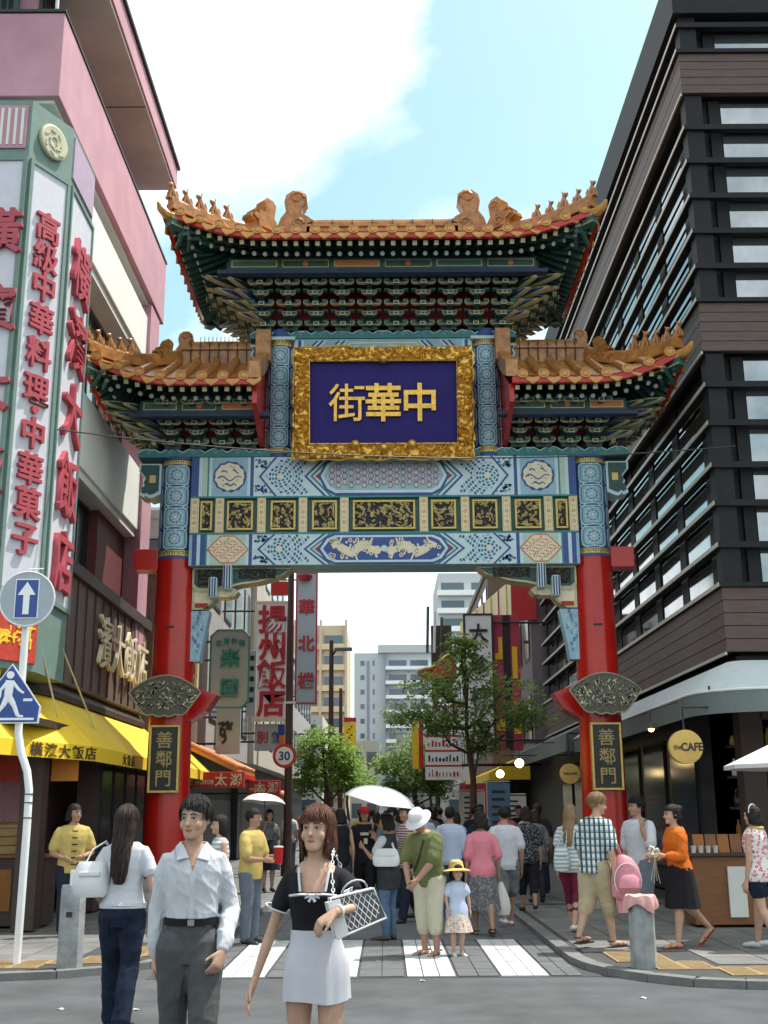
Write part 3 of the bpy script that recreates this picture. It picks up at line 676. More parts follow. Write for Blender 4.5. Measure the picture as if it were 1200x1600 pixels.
def build_roof(parent, name, cx, xi, r, a, b, e, zr, ze, U, Wl, zp, figs, dg, zb, ob, bx, bnose, label_side=0, bs=1.0, bt=.26):
    """xi None: symmetric hip roof round cx; else half roof from inner edge xi (signed by side)"""
    sgns = (-1, 1) if xi is None else (label_side,)
    root = obj(name, None, parent, mw=Matrix.Translation((0, GY, ze)))
    th = .10
    def up(dl, t): return U * t*t * max(0.0, 1 - dl/Wl)**2
    def prof(t): return zr - (zr-ze)*(1.28*t - .28*t*t)
    def hipx(t): return r + (a-r)*t
    def F(x, t, sy=-1):           # front (sy=-1) / back slope point
        dl = hipx(t) - abs(x) if (xi is None or x*label_side > 0) else 9
        q = max(0.0, 1 - dl/Wl)**2
        return Vector((x, GY + sy*(b + e*q*t)*t, prof(t) + up(dl, t)))
    def S(y, t, s):               # side slope
        dl = b*t - abs(y); q = max(0.0, 1 - dl/Wl)**2
        return Vector((s*(hipx(t) + e*.6*q*t), GY + y*(1 + e/b*q*t), prof(t) + up(dl, t)))
    xlo = -a if xi is None else min(xi*label_side, a*label_side); xhi = a if xi is None else max(xi*label_side, a*label_side)
    def t0x(x):
        if xi is not None and x*label_side < r: return 0.0
        return max(0.0, min(1.0, (abs(x)-r)/(a-r)))
    # deck (top and underside)
    d = MB()
    for sy in (-1, 1):
        for (off, mi) in ((0, 0), (-th, 1)):
            def g(u, v):
                x = xlo + (xhi-xlo)*u; t0 = t0x(x); t = t0 + (1-t0)*v; q = F(x, t, sy); return (q.x, q.y, q.z+off)
            d.grid(g, 44, 8, mi)
    for s in sgns:
        for (off, mi) in ((0, 0), (-th, 1)):
            def g(u, v):
                y = -b + 2*b*u; t0 = abs(y)/b; t = t0 + (1-t0)*v; q = S(y, t, s); return (q.x, q.y, q.z+off)
            d.grid(g, 24, 8, mi)
    d.build('roof_deck', [m_tile, m_dgrn], root)
    # tile rows
    def row(pts, outv, wdir):
        tb = MB(); tb.tube([p_ + Vector((0, 0, .03)) for p_ in pts], .078, 10); tb.build('tile_row', m_tile, root, smooth=True)
        e_ = pts[-1] + Vector((0, 0, .03)); o_ = Vector(outv).normalized(); ux = Vector(wdir).normalized()
        yy = -o_; uz = ux.cross(yy)
        if uz.z < 0: ux = -ux; uz = ux.cross(yy)
        obj('tile_end', TEND, root, mw=frame(e_, ux, yy, uz) @ Matrix.Rotation(R(-14), 4, 'X'))
        obj('drip_tile', DRIP, root, mw=frame(e_ + Vector(wdir)*pitch*.5 + Vector((0, 0, -.075)) + o_*.01, ux, yy, uz) @ Matrix.Rotation(R(-14), 4, 'X'))
    pitch = .335
    n = int(round((xhi-xlo)/pitch)); 
    for i in range(n):
        x = xlo + (xhi-xlo)*(i+.5)/n
        for sy in (-1, 1):
            t0 = t0x(x); pts = [F(x, t0 + (1-t0)*k/7, sy) for k in range(8)]
            row(pts, (0, sy, 0), (Vector((1, 0, 0)) + Vector((0, 0, F(x+.1, 1, sy).z - F(x-.1, 1, sy).z))*5))
    for s in sgns:
        n = int(round(2*b/pitch))
        for i in range(n):
            y = -b + 2*b*(i+.5)/n; t0 = abs(y)/b; pts = [S(y, t0 + (1-t0)*k/7, s) for k in range(8)]
            row(pts, (s, 0, 0), (Vector((0, 1, 0)) + Vector((0, 0, S(y+.1, 1, s).z - S(y-.1, 1, s).z))*5))
    # eave board and rafters
    def eave_strip(pts, outv):
        bb = MB(); k = len(pts); o_ = Vector(outv)*.02
        vs_ = []
        for q in pts: vs_ += [q + o_ + Vector((0, 0, -.02)), q + o_ + Vector((0, 0, -.125)), q - o_*3 + Vector((0, 0, -.125)), q - o_*3 + Vector((0, 0, -.02))]
        fs_ = []
        for i in range(k-1):
            for j in range(4): fs_.append((i*4+j, i*4+(j+1) % 4, (i+1)*4+(j+1) % 4, (i+1)*4+j))
        bb.add(vs_, fs_); bb.build('eave_board', m_red, root)
    for sy in (-1, 1): eave_strip([F(xlo + (xhi-xlo)*k/40, 1, sy) for k in range(41)], (0, sy, 0))
    for s in sgns: eave_strip([S(-b + 2*b*k/24, 1, s) for k in range(25)], (s, 0, 0))
    def raft(me, p0, p1, sz=1):
        dv = p1 - p0; L_ = dv.length; yy = -dv.normalized() if False else (p0-p1).normalized(); ux = yy.cross(Vector((0, 0, 1))).normalized(); uz = ux.cross(yy)
        obj('rafter', me, root, mw=frame(p1, ux*sz, yy*L_, uz*sz))
    ps = .185; n = int((xhi-xlo)/ps)
    for i in range(n):
        x = xlo + (xhi-xlo)*(i+.5)/n
        for sy in (-1, 1):
            if sy > 0 and i % 1: continue
            q1 = F(x, 1, sy) + Vector((0, -sy*.10, -.17)); q0 = F(x*.97 if xi is None else x, max(.55, t0x(x)), sy) + Vector((0, 0, -.2)); raft(RAFT_S, q0, q1)
            q1 = F(x, .86, sy) + Vector((0, 0, -.31)); q1.y = GY + sy*(abs(F(x, 1, sy).y-GY) - .36); q1.z = F(x, 1, sy).z - .235
            q0 = F(x*.94 if xi is None else x, max(.45, t0x(x)), sy) + Vector((0, 0, -.3)); raft(RAFT_R, q0, q1)
    for s in sgns:
        n = int(2*b/ps)
        for i in range(n):
            y = -b + 2*b*(i+.5)/n
            q1 = S(y, 1, s) + Vector((-s*.10, 0, -.17)); q0 = S(y*.9, max(.55, abs(y)/b), s) + Vector((0, 0, -.2)); raft(RAFT_S, q0, q1)
            q1 = S(y, 1, s) + Vector((-s*.36, 0, -.235)); q0 = S(y*.8, max(.45, abs(y)/b), s) + Vector((0, 0, -.3)); raft(RAFT_R, q0, q1)
    # hips: corner beam, ridge, figures
    corners = [(s, sy) for s in sgns for sy in (-1, 1)]
    for (s, sy) in corners:
        hp = [F(s*hipx(k/14), k/14, sy) for k in range(15)]
        rb = MB()
        for (w_, z0_, z1_) in ((.2, .0, .13), (.13, .13, .2)):
            vs_ = []; tdir = Vector((s*(a-r), sy*b, 0)).normalized(); sd_ = Vector((-tdir.y, tdir.x, 0))
            for q in hp: vs_ += [q + sd_*w_/2 + Vector((0,0,z0_)), q - sd_*w_/2 + Vector((0,0,z0_)), q - sd_*w_/2 + Vector((0,0,z1_)), q + sd_*w_/2 + Vector((0,0,z1_))]
            k = len(hp); rb.add(vs_, [(i*4+j, i*4+(j+1) % 4, (i+1)*4+(j+1) % 4, (i+1)*4+j) for i in range(k-1) for j in range(4)] + [(0,1,2,3), ((k-1)*4+3, (k-1)*4+2, (k-1)*4+1, (k-1)*4)])
        rb.tube([q + Vector((0,0,.2)) for q in hp], .06, 8)
        rb.build('hip_ridge', m_tile, root)
        # corner beam with upturned nose underneath
        cb = MB()
        for (w_, dz, hh, ts) in ((.16, -.3, .14, (5, 15)), (.13, -.16, .1, (7, 15))):
            seg = hp[ts[0]:ts[1]]; sd2 = sd_
            vs_ = []
            for q in seg: vs_ += [q + sd2*w_/2 + Vector((0,0,dz)), q - sd2*w_/2 + Vector((0,0,dz)), q - sd2*w_/2 + Vector((0,0,dz+hh)), q + sd2*w_/2 + Vector((0,0,dz+hh))]
            k = len(seg); cb.add(vs_, [(i*4+j, i*4+(j+1) % 4, (i+1)*4+(j+1) % 4, (i+1)*4+j) for i in range(k-1) for j in range(4)] + [(0,1,2,3), ((k-1)*4+3, (k-1)*4+2, (k-1)*4+1, (k-1)*4)], 0)
            for e_ in (0, 1): 
                off = sd2*(w_/2+.004)*(1 if e_ else -1); cb.tube([q + off + Vector((0,0,dz+.015)) for q in seg], .012, 4, 1); cb.tube([q + off + Vector((0,0,dz+hh-.015)) for q in seg], .012, 4, 1)
        cb.build('corner_beam', [m_grn, m_edge], root)
        q = hp[-1]; nb = MB(); nb.tube([q - tdir*.1 + Vector((0,0,-.1)), q + tdir*.08 + Vector((0,0,-.11)), q + tdir*.2 + Vector((0,0,-.05)), q + tdir*.25 + Vector((0,0,.04))], [.085, .085, .06, .02], 8); nb.build('corner_dragon_head', m_tile2, root, smooth=True)
        rotz = math.atan2(tdir.y, tdir.x) + PI/2
        for k in range(figs):
            t = .56 + .44*(k/(figs-1))*.97; q = F(s*hipx(t), t, sy) + Vector((0, 0, .24))
            obj('ridge_figure', FIG, root, mw=Matrix.Translation(q) @ Matrix.Rotation(rotz, 4, 'Z') @ Matrix.Scale(random.uniform(.68, .88), 4))
        t = bt; q = F(s*hipx(t), t, sy) + Vector((0, 0, .06))
        if sy < 0 or True: obj('ridge_beast', BEAST, root, mw=Matrix.Translation(q) @ Matrix.Rotation(math.atan2(tdir.y, tdir.x), 4, 'Z') @ Matrix.Scale(bs, 4))
    # main ridge
    x0, x1 = (-r, r) if xi is None else sorted((label_side*xi, label_side*r))
    rb = MB().box(x0, x1, GY-.13, GY+.13, zr-.1, zr+.16); rb.box(x0, x1, GY-.17, GY+.17, zr+.16, zr+.21); rb.box(x0, x1, GY-.12, GY+.12, zr+.21, zr+.27)
    rb.tube([(x0, GY, zr+.29), (x1, GY, zr+.29)], .09, 10); ro = rb.build('main_ridge', m_tile, root)
    k = 9
    for i in range(1, k): MB().box(x0+(x1-x0)*i/k-.006, x0+(x1-x0)*i/k+.006, GY-.176, GY-.128, zr-.08, zr+.3).build('ridge_joint', m_dark, ro)
    for s in sgns: obj('ridge_dragon', CHIWEN, root, mw=Matrix.Translation((s*(r-.02), GY, zr-.05)) @ (Matrix.Identity(4) if s < 0 else Matrix.Scale(-1, 4, (1, 0, 0))) @ Matrix.Scale(bs, 4))
    if xi is not None:   # verge ridge, barge board at the inner end
        x = label_side*xi
        rb = MB(); pts = [F(x, k/8, -1) + Vector((0, 0, .1)) for k in range(9)][::-1] + [F(x, k/8, 1) + Vector((0, 0, .1)) for k in range(1, 9)]
        vs_ = []
        for q in pts: vs_ += [q + Vector((.1, 0, -.1)), q + Vector((-.1, 0, -.1)), q + Vector((-.1, 0, .2)), q + Vector((.1, 0, .2))]
        k = len(pts); rb.add(vs_, [(i*4+j, i*4+(j+1) % 4, (i+1)*4+(j+1) % 4, (i+1)*4+j) for i in range(k-1) for j in range(4)] + [(0,1,2,3), ((k-1)*4+3, (k-1)*4+2, (k-1)*4+1, (k-1)*4)])
        rb.build('verge_ridge', m_tile, root)
        MB().box(x-.14, x+.14, GY-.5, GY+.5, zr-.2, zr+.42).build('ridge_end_block', m_tile, root, bevel=.02)
        pr = [(-b+.12, ze-.1), (-b+.1, ze-.42), (-.4, zb+.0), (.4, zb+.0), (b-.1, ze-.42), (b-.12, ze-.1), (0, zr-.15)]
        MB().prism(pr, lambda u, v, d_: (d_, GY+u, v), x-.04, x+.04).build('barge_board', m_red, root)
    # painted purlin under the rafters
    yb = GY - b + .70; zq = ze - .20
    xa, xb = (-(a-.92), a-.92) if xi is None else sorted((label_side*xi, label_side*(a-.8)))
    for sy in (-1, 1):
        yy = GY + sy*(b-.70)
        pb = MB().box(xa, xb, yy-.07, yy+.07, zq-.19, zq+.02).build('eave_purlin', m_dgrn, root)
        MB().box(xa-.2, xb+.2, yy-.09, yy+.09, zq-.27, zq-.2).build('purlin_tie', m_tie, root)
        if sy < 0:
            p_ = Pat(front(yy-.07)); L_ = xb-xa; k = max(3, int(L_/.9))
            for i in range(k):
                u0 = xa + L_*i/k + .05; u1 = xa + L_*(i+1)/k - .05
                if i % 2 == 0: p_.rect(u0, u1, zq-.15, zq-.02, 'gold', .003); p_.rect(u0+.02, u1-.02, zq-.135, zq-.035, 'orange' if i % 4 else 'green', .005)
                else: p_.line([(u0, zq-.15), (u1, zq-.15), (u1, zq-.02), (u0, zq-.02)], .014, 'gold', .004, closed=True); p_.disc((u0+u1)/2, zq-.085, .05, 'orange', .005, n=10)
            p_.build('purlin_pattern', pb)
    for s in sgns:
        xx = s*(a-.92 if xi is None else a-.8)
        MB().box(xx-.07, xx+.07, GY-(b-.77), GY+(b-.77), zq-.19, zq+.02).build('eave_purlin', m_dgrn, root)
    # bracket sets
    pts = bx
    for x in pts:
        for sy in (-1, 1):
            obj('bracket_set', dg, root, mw=Matrix.Translation((x, GY + sy*.38, zb)) @ (Matrix.Identity(4) if sy < 0 else Matrix.Rotation(PI, 4, 'Z')))
    for s in sgns:
        for y in (-.2, .2): obj('bracket_set', dg, root, mw=Matrix.Translation((s*bnose[0], GY+y*1.0, zb)) @ Matrix.Rotation(s*PI/2, 4, 'Z'))
        for sy in (-1, 1):
            obj('corner_bracket', NOSE, root, mw=Matrix.Translation((s*(bnose[0]-.12), GY+sy*.28, zb)) @ Matrix.Rotation(math.atan2(sy, s) + PI/2, 4, 'Z') @ Matrix.Scale(bnose[1], 4))
            for o_ in (-.28, .28):
                obj('corner_bracket', NOSE, root, mw=Matrix.Translation((s*(bnose[0]-.15), GY+sy*.28, zb+.03)) @ Matrix.Rotation(math.atan2(sy, s) + PI/2 + o_, 4, 'Z') @ Matrix.Scale(bnose[1]*.86, 4))
    # inner board behind the brackets, open at the foot
    bi0, bi1 = (-bnose[0]+.1, bnose[0]-.1) if xi is None else sorted((label_side*(xi+.05), label_side*(bnose[0]-.1)))
    MB().box(bi0, bi1, GY-.14, GY+.14, zb+.26, ze-.25).build('inner_board', m_redd, root)
    for x in pts: MB().box(x-.14, x+.14, GY-.35, GY+.35, zb-.03, zb+.3).build('bracket_block', m_dgrn, root)
    return root
build_roof(GATE, 'main_roof', 0, None, 1.72, 3.64, 2.02, .18, 12.22, 11.27, .34, 1.7, 0, 5, DG_M, 10.2, .88, [-2.19 + .4867*i for i in range(10)], (2.3, 1.0))
for s in (-1, 1):
    build_roof(GATE, 'side_roof', 0, 2.18, 3.72, 5.02, 1.72, .16, 9.72, 8.72, .42, 1.5, 0, 5, DG_S, 7.93, .74, [s*x for x in (2.42, 2.87, 3.32, 3.77)], (4.1, .92), label_side=s, bs=.62, bt=.2)
# far fence-like bird spikes on the left side roof ridge
sp = MB()
for i in range(16): sp.box(-3.4+i*.075-.006, -3.4+i*.075+.006, GY-.006, GY+.006, 10.07, 10.2)
sp.build('ridge_spikes', m_dark, GATE)
# ================================================================ GROUND
random.seed(11)
m_asphalt = mat('asphalt', (0.062, 0.066, 0.075), rough=0.88, var=0.25, scale=1.6, bump=0.35, bscale=220, c2=(0.078, 0.082, 0.09), dirt=0.45, coords='World', speck=.3)
m_pave = mat('street_paver', (0.105, 0.11, 0.118), rough=0.8, var=0.22, scale=3.0, bump=0.25, bscale=90, dirt=0.3, coords='World', speck=.18)
m_joint = mat('paving_joint', (0.05, 0.052, 0.056), rough=0.9, var=0.2)
m_xwalk = mat('crosswalk_white', (0.5, 0.52, 0.53), rough=0.7, var=0.2, scale=7, bump=0.2, bscale=90, dirt=0.6, coords='World', speck=.18)
m_slab = mat('sidewalk_slab', (0.15, 0.15, 0.148), rough=0.85, var=0.18, scale=2.5, bump=0.25, bscale=80, dirt=0.3, coords='World', speck=.18)
m_slab2 = mat('sidewalk_slab_pale', (0.185, 0.18, 0.172), rough=0.85, var=0.18, scale=2.5, bump=0.25, bscale=80, dirt=0.3, coords='World', speck=.18)
m_kerb = mat('kerb_stone', (0.16, 0.16, 0.16), rough=0.8, var=0.2, scale=5, bump=0.3, bscale=60, dirt=0.4, coords='World', speck=.18)
m_tact = mat('tactile_yellow', (0.33, 0.235, 0.125), rough=0.75, var=0.2, scale=5, dirt=0.3, coords='World', speck=.18)
m_iron = mat('cast_iron', (0.05, 0.05, 0.052), rough=0.55, var=0.3, scale=20, metal=0.4, bump=0.3)
# road and beyond: one large sheet that reaches the horizon
gr = MB().box(-700, 700, -80, 1500, -.6, 0).build('road', m_asphalt, kind='structure')
st = MB().box(-2.4, 2.4, 12.22, 140, -.3, .004).build('street_pavement', m_joint, kind='structure')
PV = [MB().box(-.3, .3, -.15, .15, -.05, .012).mesh('paver', q) for q in (m_pave,)]
PW = MB().box(-.076, .076, -.27, .27, -.05, .0145).mesh('crosswalk_block', m_xwalk)
stripes = [(-1.70, -1.22), (-.76, -.30), (.20, .69), (1.14, 1.62)]
n_p = 0
for (a, b) in stripes:
    for c in range(3):
        for r_ in range(6):
            obj('crosswalk_block', PW, st, mw=Matrix.Translation((a + (b-a)*(c+.5)/3, 12.24 + .29 + r_*.56, 0)))
gaps = [(-2.02, -1.72), (-1.20, -.78), (-.28, .18), (.71, 1.12), (1.64, 1.95)]
for (a, b) in gaps:
    me = MB().box(-(b-a)/4+.005, (b-a)/4-.005, -.27, .27, -.05, .0125).mesh('paver', m_pave)
    for r_ in range(6):
        for k in (0, 1): obj('paver', me, st, mw=Matrix.Translation((a + (b-a)*(.25+.5*k), 12.24 + .29 + r_*.56, random.uniform(0, .0015))))
me = MB().box(-.243, .243, -.293, .293, -.05, .0125).mesh('paver', m_pave)
for r_ in range(15):
    for k in range(8): obj('paver', me, st, mw=Matrix.Translation((-1.74 + .497*k + (.0 if r_ % 2 else .0), 15.95 + r_*.6, random.uniform(0, .002))))
fb = MB()
for r_ in range(60):
    for k in range(4): fb.box(-2.0+k*1.0+.008, -1.0+k*1.0-.008, 24.65 + r_*1.0+.008, 25.65 + r_*1.0-.008, -.05, .0125)
fb.build('far_paving', m_pave, st, kind='stuff')
# sidewalks
KR = [(60, 11.2), (7, 11.2), (4.6, 11.2), (3.9, 11.23), (3.3, 11.33), (2.86, 11.5), (2.5, 11.85), (2.2, 12.3), (2.05, 12.75), (1.98, 13.3), (1.97, 14.2), (1.97, 20), (1.97, 140)]
KL = [(-60, 12.0), (-7, 12.0), (-4.8, 12.05), (-3.9, 12.13), (-3.3, 12.3), (-2.85, 12.6), (-2.5, 13.0), (-2.25, 13.5), (-2.1, 14.1), (-2.05, 15), (-2.05, 20), (-2.05, 140)]
def inside(poly, x, y):
    c = False; n = len(poly)
    for i in range(n):
        (x1, y1), (x2, y2) = poly[i], poly[(i+1) % n]
        if (y1 > y) != (y2 > y) and x < (x2-x1)*(y-y1)/(y2-y1)+x1: c = not c
    return c
SW = .07
def sidewalk(name, K, side):
    poly = K + [(side*60, 140)]
    if side < 0: poly = poly[::-1]
    b = MB(); b.prism(poly, lambda u, v, d: (u, v, d), -.3, SW - .012)
    sw = b.build(name, m_joint, kind='structure')
    # kerb stones
    acc = []
    for i in range(len(K)-1):
        (x0, y0), (x1, y1) = K[i], K[i+1]; L_ = math.hypot(x1-x0, y1-y0)
        if max(abs(x0), abs(x1)) > 30: x0 = side*12.0; L_ = math.hypot(x1-x0, y1-y0)
        if y1 > 60: y1 = 60; L_ = y1-y0
        n = max(1, int(round(L_/.62)))
        for k in range(n):
            p0 = Vector((x0+(x1-x0)*k/n, y0+(y1-y0)*k/n, 0)); p1 = Vector((x0+(x1-x0)*(k+1)/n, y0+(y1-y0)*(k+1)/n, 0)); acc.append((p0, p1))
    for p0, p1 in acc:
        d = (p1-p0).normalized(); nrm = Vector((-d.y, d.x, 0)) * (-1 if side > 0 else 1)
        b = MB(); g = d*.006; q = [p0+g-nrm*.002, p1-g-nrm*.002, p1-g+nrm*.16, p0+g+nrm*.16]
        b.add([(v.x, v.y, -.2) for v in q] + [(v.x, v.y, SW+.004) for v in q], [(0,1,2,3), (4,5,6,7), (0,1,5,4), (1,2,6,5), (2,3,7,6), (3,0,4,7)])
        b.build('kerb_stone', m_kerb, sw)
    me = [MB().box(-.29, .29, -.29, .29, -.03, .002).mesh('paving_slab', q) for q in (m_slab, m_slab, m_slab2)]
    tb = MB().box(-.146, .146, -.146, .146, -.03, .004)
    for k in range(4): tb.box(-.12, .12, -.115+k*.075, -.085+k*.075, .004, .010)
    tm = tb.mesh('tactile_block', m_tact)
    xs = [side*(2.5 + .596*i) for i in range(13)]
    off = .34
    tact = set()
    # tactile strip following the road edge
    for i in range(26):
        x = side*(2.55 + .298*i); yb = (12.35 if side > 0 else 13.1) if abs(x) < 3.4 else (11.9 if side > 0 else 12.75)
        for j in range(2):
            y = yb + .298*j
            if inside(poly, x-side*.36, y-.33) and abs(x) < 9.5:
                obj('tactile_block', tm, sw, mw=Matrix.Translation((x, y, SW-.001))); tact.add((round(x, 2), round(y, 2)))
    for i in range(3):
        for j in range(2 if side > 0 else 2):
            x = side*(2.55 + .298*j); y = (12.35 if side > 0 else 13.1) + .596 + .298*i
            obj('tactile_block', tm, sw, mw=Matrix.Translation((x, y, SW-.001))); tact.add((x, y))
    for i in range(13):
        for j in range(15):
            x = xs[i]; y = 11.7 + .596*j
            if all(inside(poly, x+dx_, y+dy_) for dx_ in (-.47, .47) for dy_ in (-.47, .47)) and not any(abs(x-tx) < .43 and abs(y-ty) < .43 for tx, ty in tact):
                obj('paving_slab', me[(i*7+j*5) % 3], sw, mw=Matrix.Translation((x, y, SW-.006 + random.uniform(0, .002))))
    fbk = MB()
    for i in range(3):
        for j in range(60): fbk.box(min(side*(2.2+i*.9), side*(3.08+i*.9)), max(side*(2.2+i*.9), side*(3.08+i*.9)), 20.75+j*.9, 21.63+j*.9, .05, SW-.004)
    fbk.build('far_slabs', m_slab, sw, kind='stuff')
    return sw
sidewalk('sidewalk_right', KR, 1); sidewalk('sidewalk_left', KL, -1)
for k, (x, y, a, lab) in enumerate(((-2.75, 10.45, .4, 'white scrap of litter on the road at the far left'), (-2.1, 10.4, 1.1, 'white scrap of litter on the road near the jeans'), (2.25, 10.85, .2, 'white scrap of litter on the road below the right kerb'), (.35, 12.0, .9, 'small pale scrap of litter at the edge of the crossing'))):
    MB().add([(x + .03*math.cos(a+t)*(1+.4*(i % 2)), y + .03*math.sin(a+t)*(1+.3*(i % 3)), .004 + .008*(i % 2)) for i, t in enumerate((0, 1.2, 2.3, 3.6, 4.9))], [(0, 1, 2), (0, 2, 3), (0, 3, 4)]).build('litter_scrap', m_xwalk, label=lab, cat='litter', group='scraps of litter on the road')
mh = thing('manhole_cover', (1.42, 9.15, 0), 'round dark iron manhole cover in the road at the bottom edge', 'manhole')
MB().lathe([(.33, -.05), (.33, .008), (.30, .010), (.30, .004), (0.001, .004)], (1.42, 9.15, 0), 40, cap=False).build('cover_ring', m_iron, mh)
b = MB()
for i in range(-5, 6):
    w_ = math.sqrt(max(0, .28**2 - (i*.05)**2)); b.box(1.42-w_, 1.42+w_, 9.15+i*.05-.012, 9.15+i*.05+.012, .003, .009)
b.build('cover_ribs', m_iron, mh)
# ================================================================ BUILDINGS
random.seed(21)
m_pink = mat('pink_stucco', (0.5, 0.27, 0.33), rough=0.8, var=0.14, scale=1.2, bump=0.25, bscale=70, dirt=0.3)
m_bwhite = mat('white_render', (0.8, 0.8, 0.77), rough=0.75, var=0.06, scale=1.5, bump=0.1, dirt=0.2)
m_soffit = mat('grey_soffit', (0.72, 0.72, 0.7), rough=0.85, var=0.12, scale=1.0, bump=0.12, dirt=0.2)
m_frame = mat('dark_frame', (0.014, 0.014, 0.016), rough=0.45, var=0.15)
m_glass = mat('window_glass', (0.3, 0.33, 0.35), rough=0.06, var=0.3, scale=1.1, metal=0.8, spec=0.8)
m_dglass = mat('dark_glass', (0.008, 0.01, 0.011), rough=0.12, var=0.0, spec=0.35)
m_sgreen = mat('sign_green', (0.15, 0.23, 0.205), rough=0.6, var=0.12, dirt=0.2)
m_spanel = mat('sign_panel_white', (0.58, 0.59, 0.66), rough=0.55, var=0.06, dirt=0.2)
m_schar = mat('sign_character_red', (0.4, 0.06, 0.085), rough=0.55, var=0.15)
m_brown = mat('brown_board', (0.05, 0.03, 0.024), rough=0.6, var=0.25, stretch=(1, 1, 6), scale=4, bump=0.2)
m_brown2 = mat('brown_stucco', (0.13, 0.085, 0.075), rough=0.75, var=0.15, bump=0.2)
m_yel = mat('awning_yellow', (0.88, 0.58, 0.03), rough=0.7, var=0.07, scale=2, bump=0.1, bscale=200, dirt=0.1)
m_yeltx = mat('awning_lettering', (0.07, 0.04, 0.015), rough=0.7, var=0)
m_wsteel = mat('white_steel', (0.75, 0.76, 0.77), rough=0.35, var=0.06, dirt=0.2)
m_orangew = mat('orange_interior', (0.3, 0.11, 0.025), rough=0.7, var=0.3, scale=2)
m_wood = mat('wood_cladding', (0.095, 0.06, 0.052), rough=0.6, var=0.3, scale=3, stretch=(1.2, 1.2, 14), bump=0.15, bscale=12)
m_fin = mat('louvre_dark', (0.014, 0.015, 0.018), rough=0.6, var=0.2, spec=0.25)
m_finedge = mat('louvre_pale_edge', (0.5, 0.49, 0.42), rough=0.5, var=0.1)
m_purple = mat('mauve_panel', (0.2, 0.16, 0.18), rough=0.7, var=0.1)
m_canopy = mat('grey_canopy', (0.5, 0.55, 0.57), rough=0.75, var=0.06, bump=0.1, bscale=120)
m_canval = mat('canopy_valance', (0.14, 0.17, 0.17), rough=0.8, var=0.1)
m_cafe = mat('cafe_sign_yellow', (0.62, 0.4, 0.1), rough=0.5, var=0.1)
m_lamp = mat('warm_lamp', (1, .6, .2), var=0, emit=(1.0, 0.55, 0.18), es=14)
m_lampw = mat('globe_lamp', (1, .8, .45), var=0, emit=(1.0, 0.72, 0.32), es=9)
m_counter = mat('counter_wood', (0.21, 0.08, 0.028), rough=0.5, var=0.2, scale=3, stretch=(1, 1, 8))
m_paper = mat('paper_white', (0.7, 0.7, 0.66), rough=0.8, var=0.04)
m_shut = mat('green_shutter', (0.06, 0.13, 0.14), rough=0.5, var=0.1)
m_posterY = mat('poster_yellow', (0.66, 0.42, 0.03), rough=0.6, var=0.25, scale=14, c2=(0.6, 0.1, 0.03))
m_posterR = mat('poster_red', (0.5, 0.05, 0.03), rough=0.6, var=0.2, scale=12)
# ---------------- left corner restaurant
LB = thing('restaurant_building', (-7, 20, 0), 'pink stuccoed corner restaurant with white bands and grey overhanging roof', 'building')
bx = lambda *a: MB().box(*a)
bx(-14, -5.75, 16.4, 24.2, 0, 15.4).build('wall', m_pink, LB)
bx(-14, -4.72, 14.6, 23.5, 15.30, 15.36).build('soffit', m_soffit, LB)
bx(-14, -4.68, 14.5, 23.55, 15.36, 15.85).build('roof_slab', m_pink, LB)
bx(-14, -4.62, 14.4, 23.6, 15.85, 15.93).build('roof_edge', m_frame, LB)
for y in (17.1, 20.3): bx(-14, -4.73, y-.012, y+.012, 15.292, 15.30).build('soffit_joint', m_frame, LB)
bl = MB(); bl.box(-14, -4.95, 15.5, 24.1, 12.26, 13.75); bl.build('balcony', m_pink, LB, bevel=.02)
bx(-14, -5.05, 15.6, 24.0, 12.2, 12.27).build('balcony_soffit', m_soffit, LB)
bx(-14, -4.93, 15.47, 24.12, 13.75, 13.80).build('balcony_coping', m_frame, LB)
MB().tube([(-5.15, 15.7, 13.8), (-5.15, 15.7, 14.2)], .03, 8).build('rail_post', m_wsteel, LB)
sh = bx(-5.80, -5.7, 16.6, 17.5, 13.8, 15.3).build('shutter', m_shut, LB)
for k in range(7): bx(-5.70, -5.66, 16.64+k*.12, 16.70+k*.12, 13.8, 15.3).build('shutter_slat', m_frame, sh)
sh = bx(-6.9, -6.0, 16.3, 16.41, 13.8, 15.3).build('shutter', m_shut, LB)
for k in range(7): bx(-6.86+k*.12, -6.80+k*.12, 16.27, 16.30, 13.8, 15.3).build('shutter_slat', m_frame, sh)
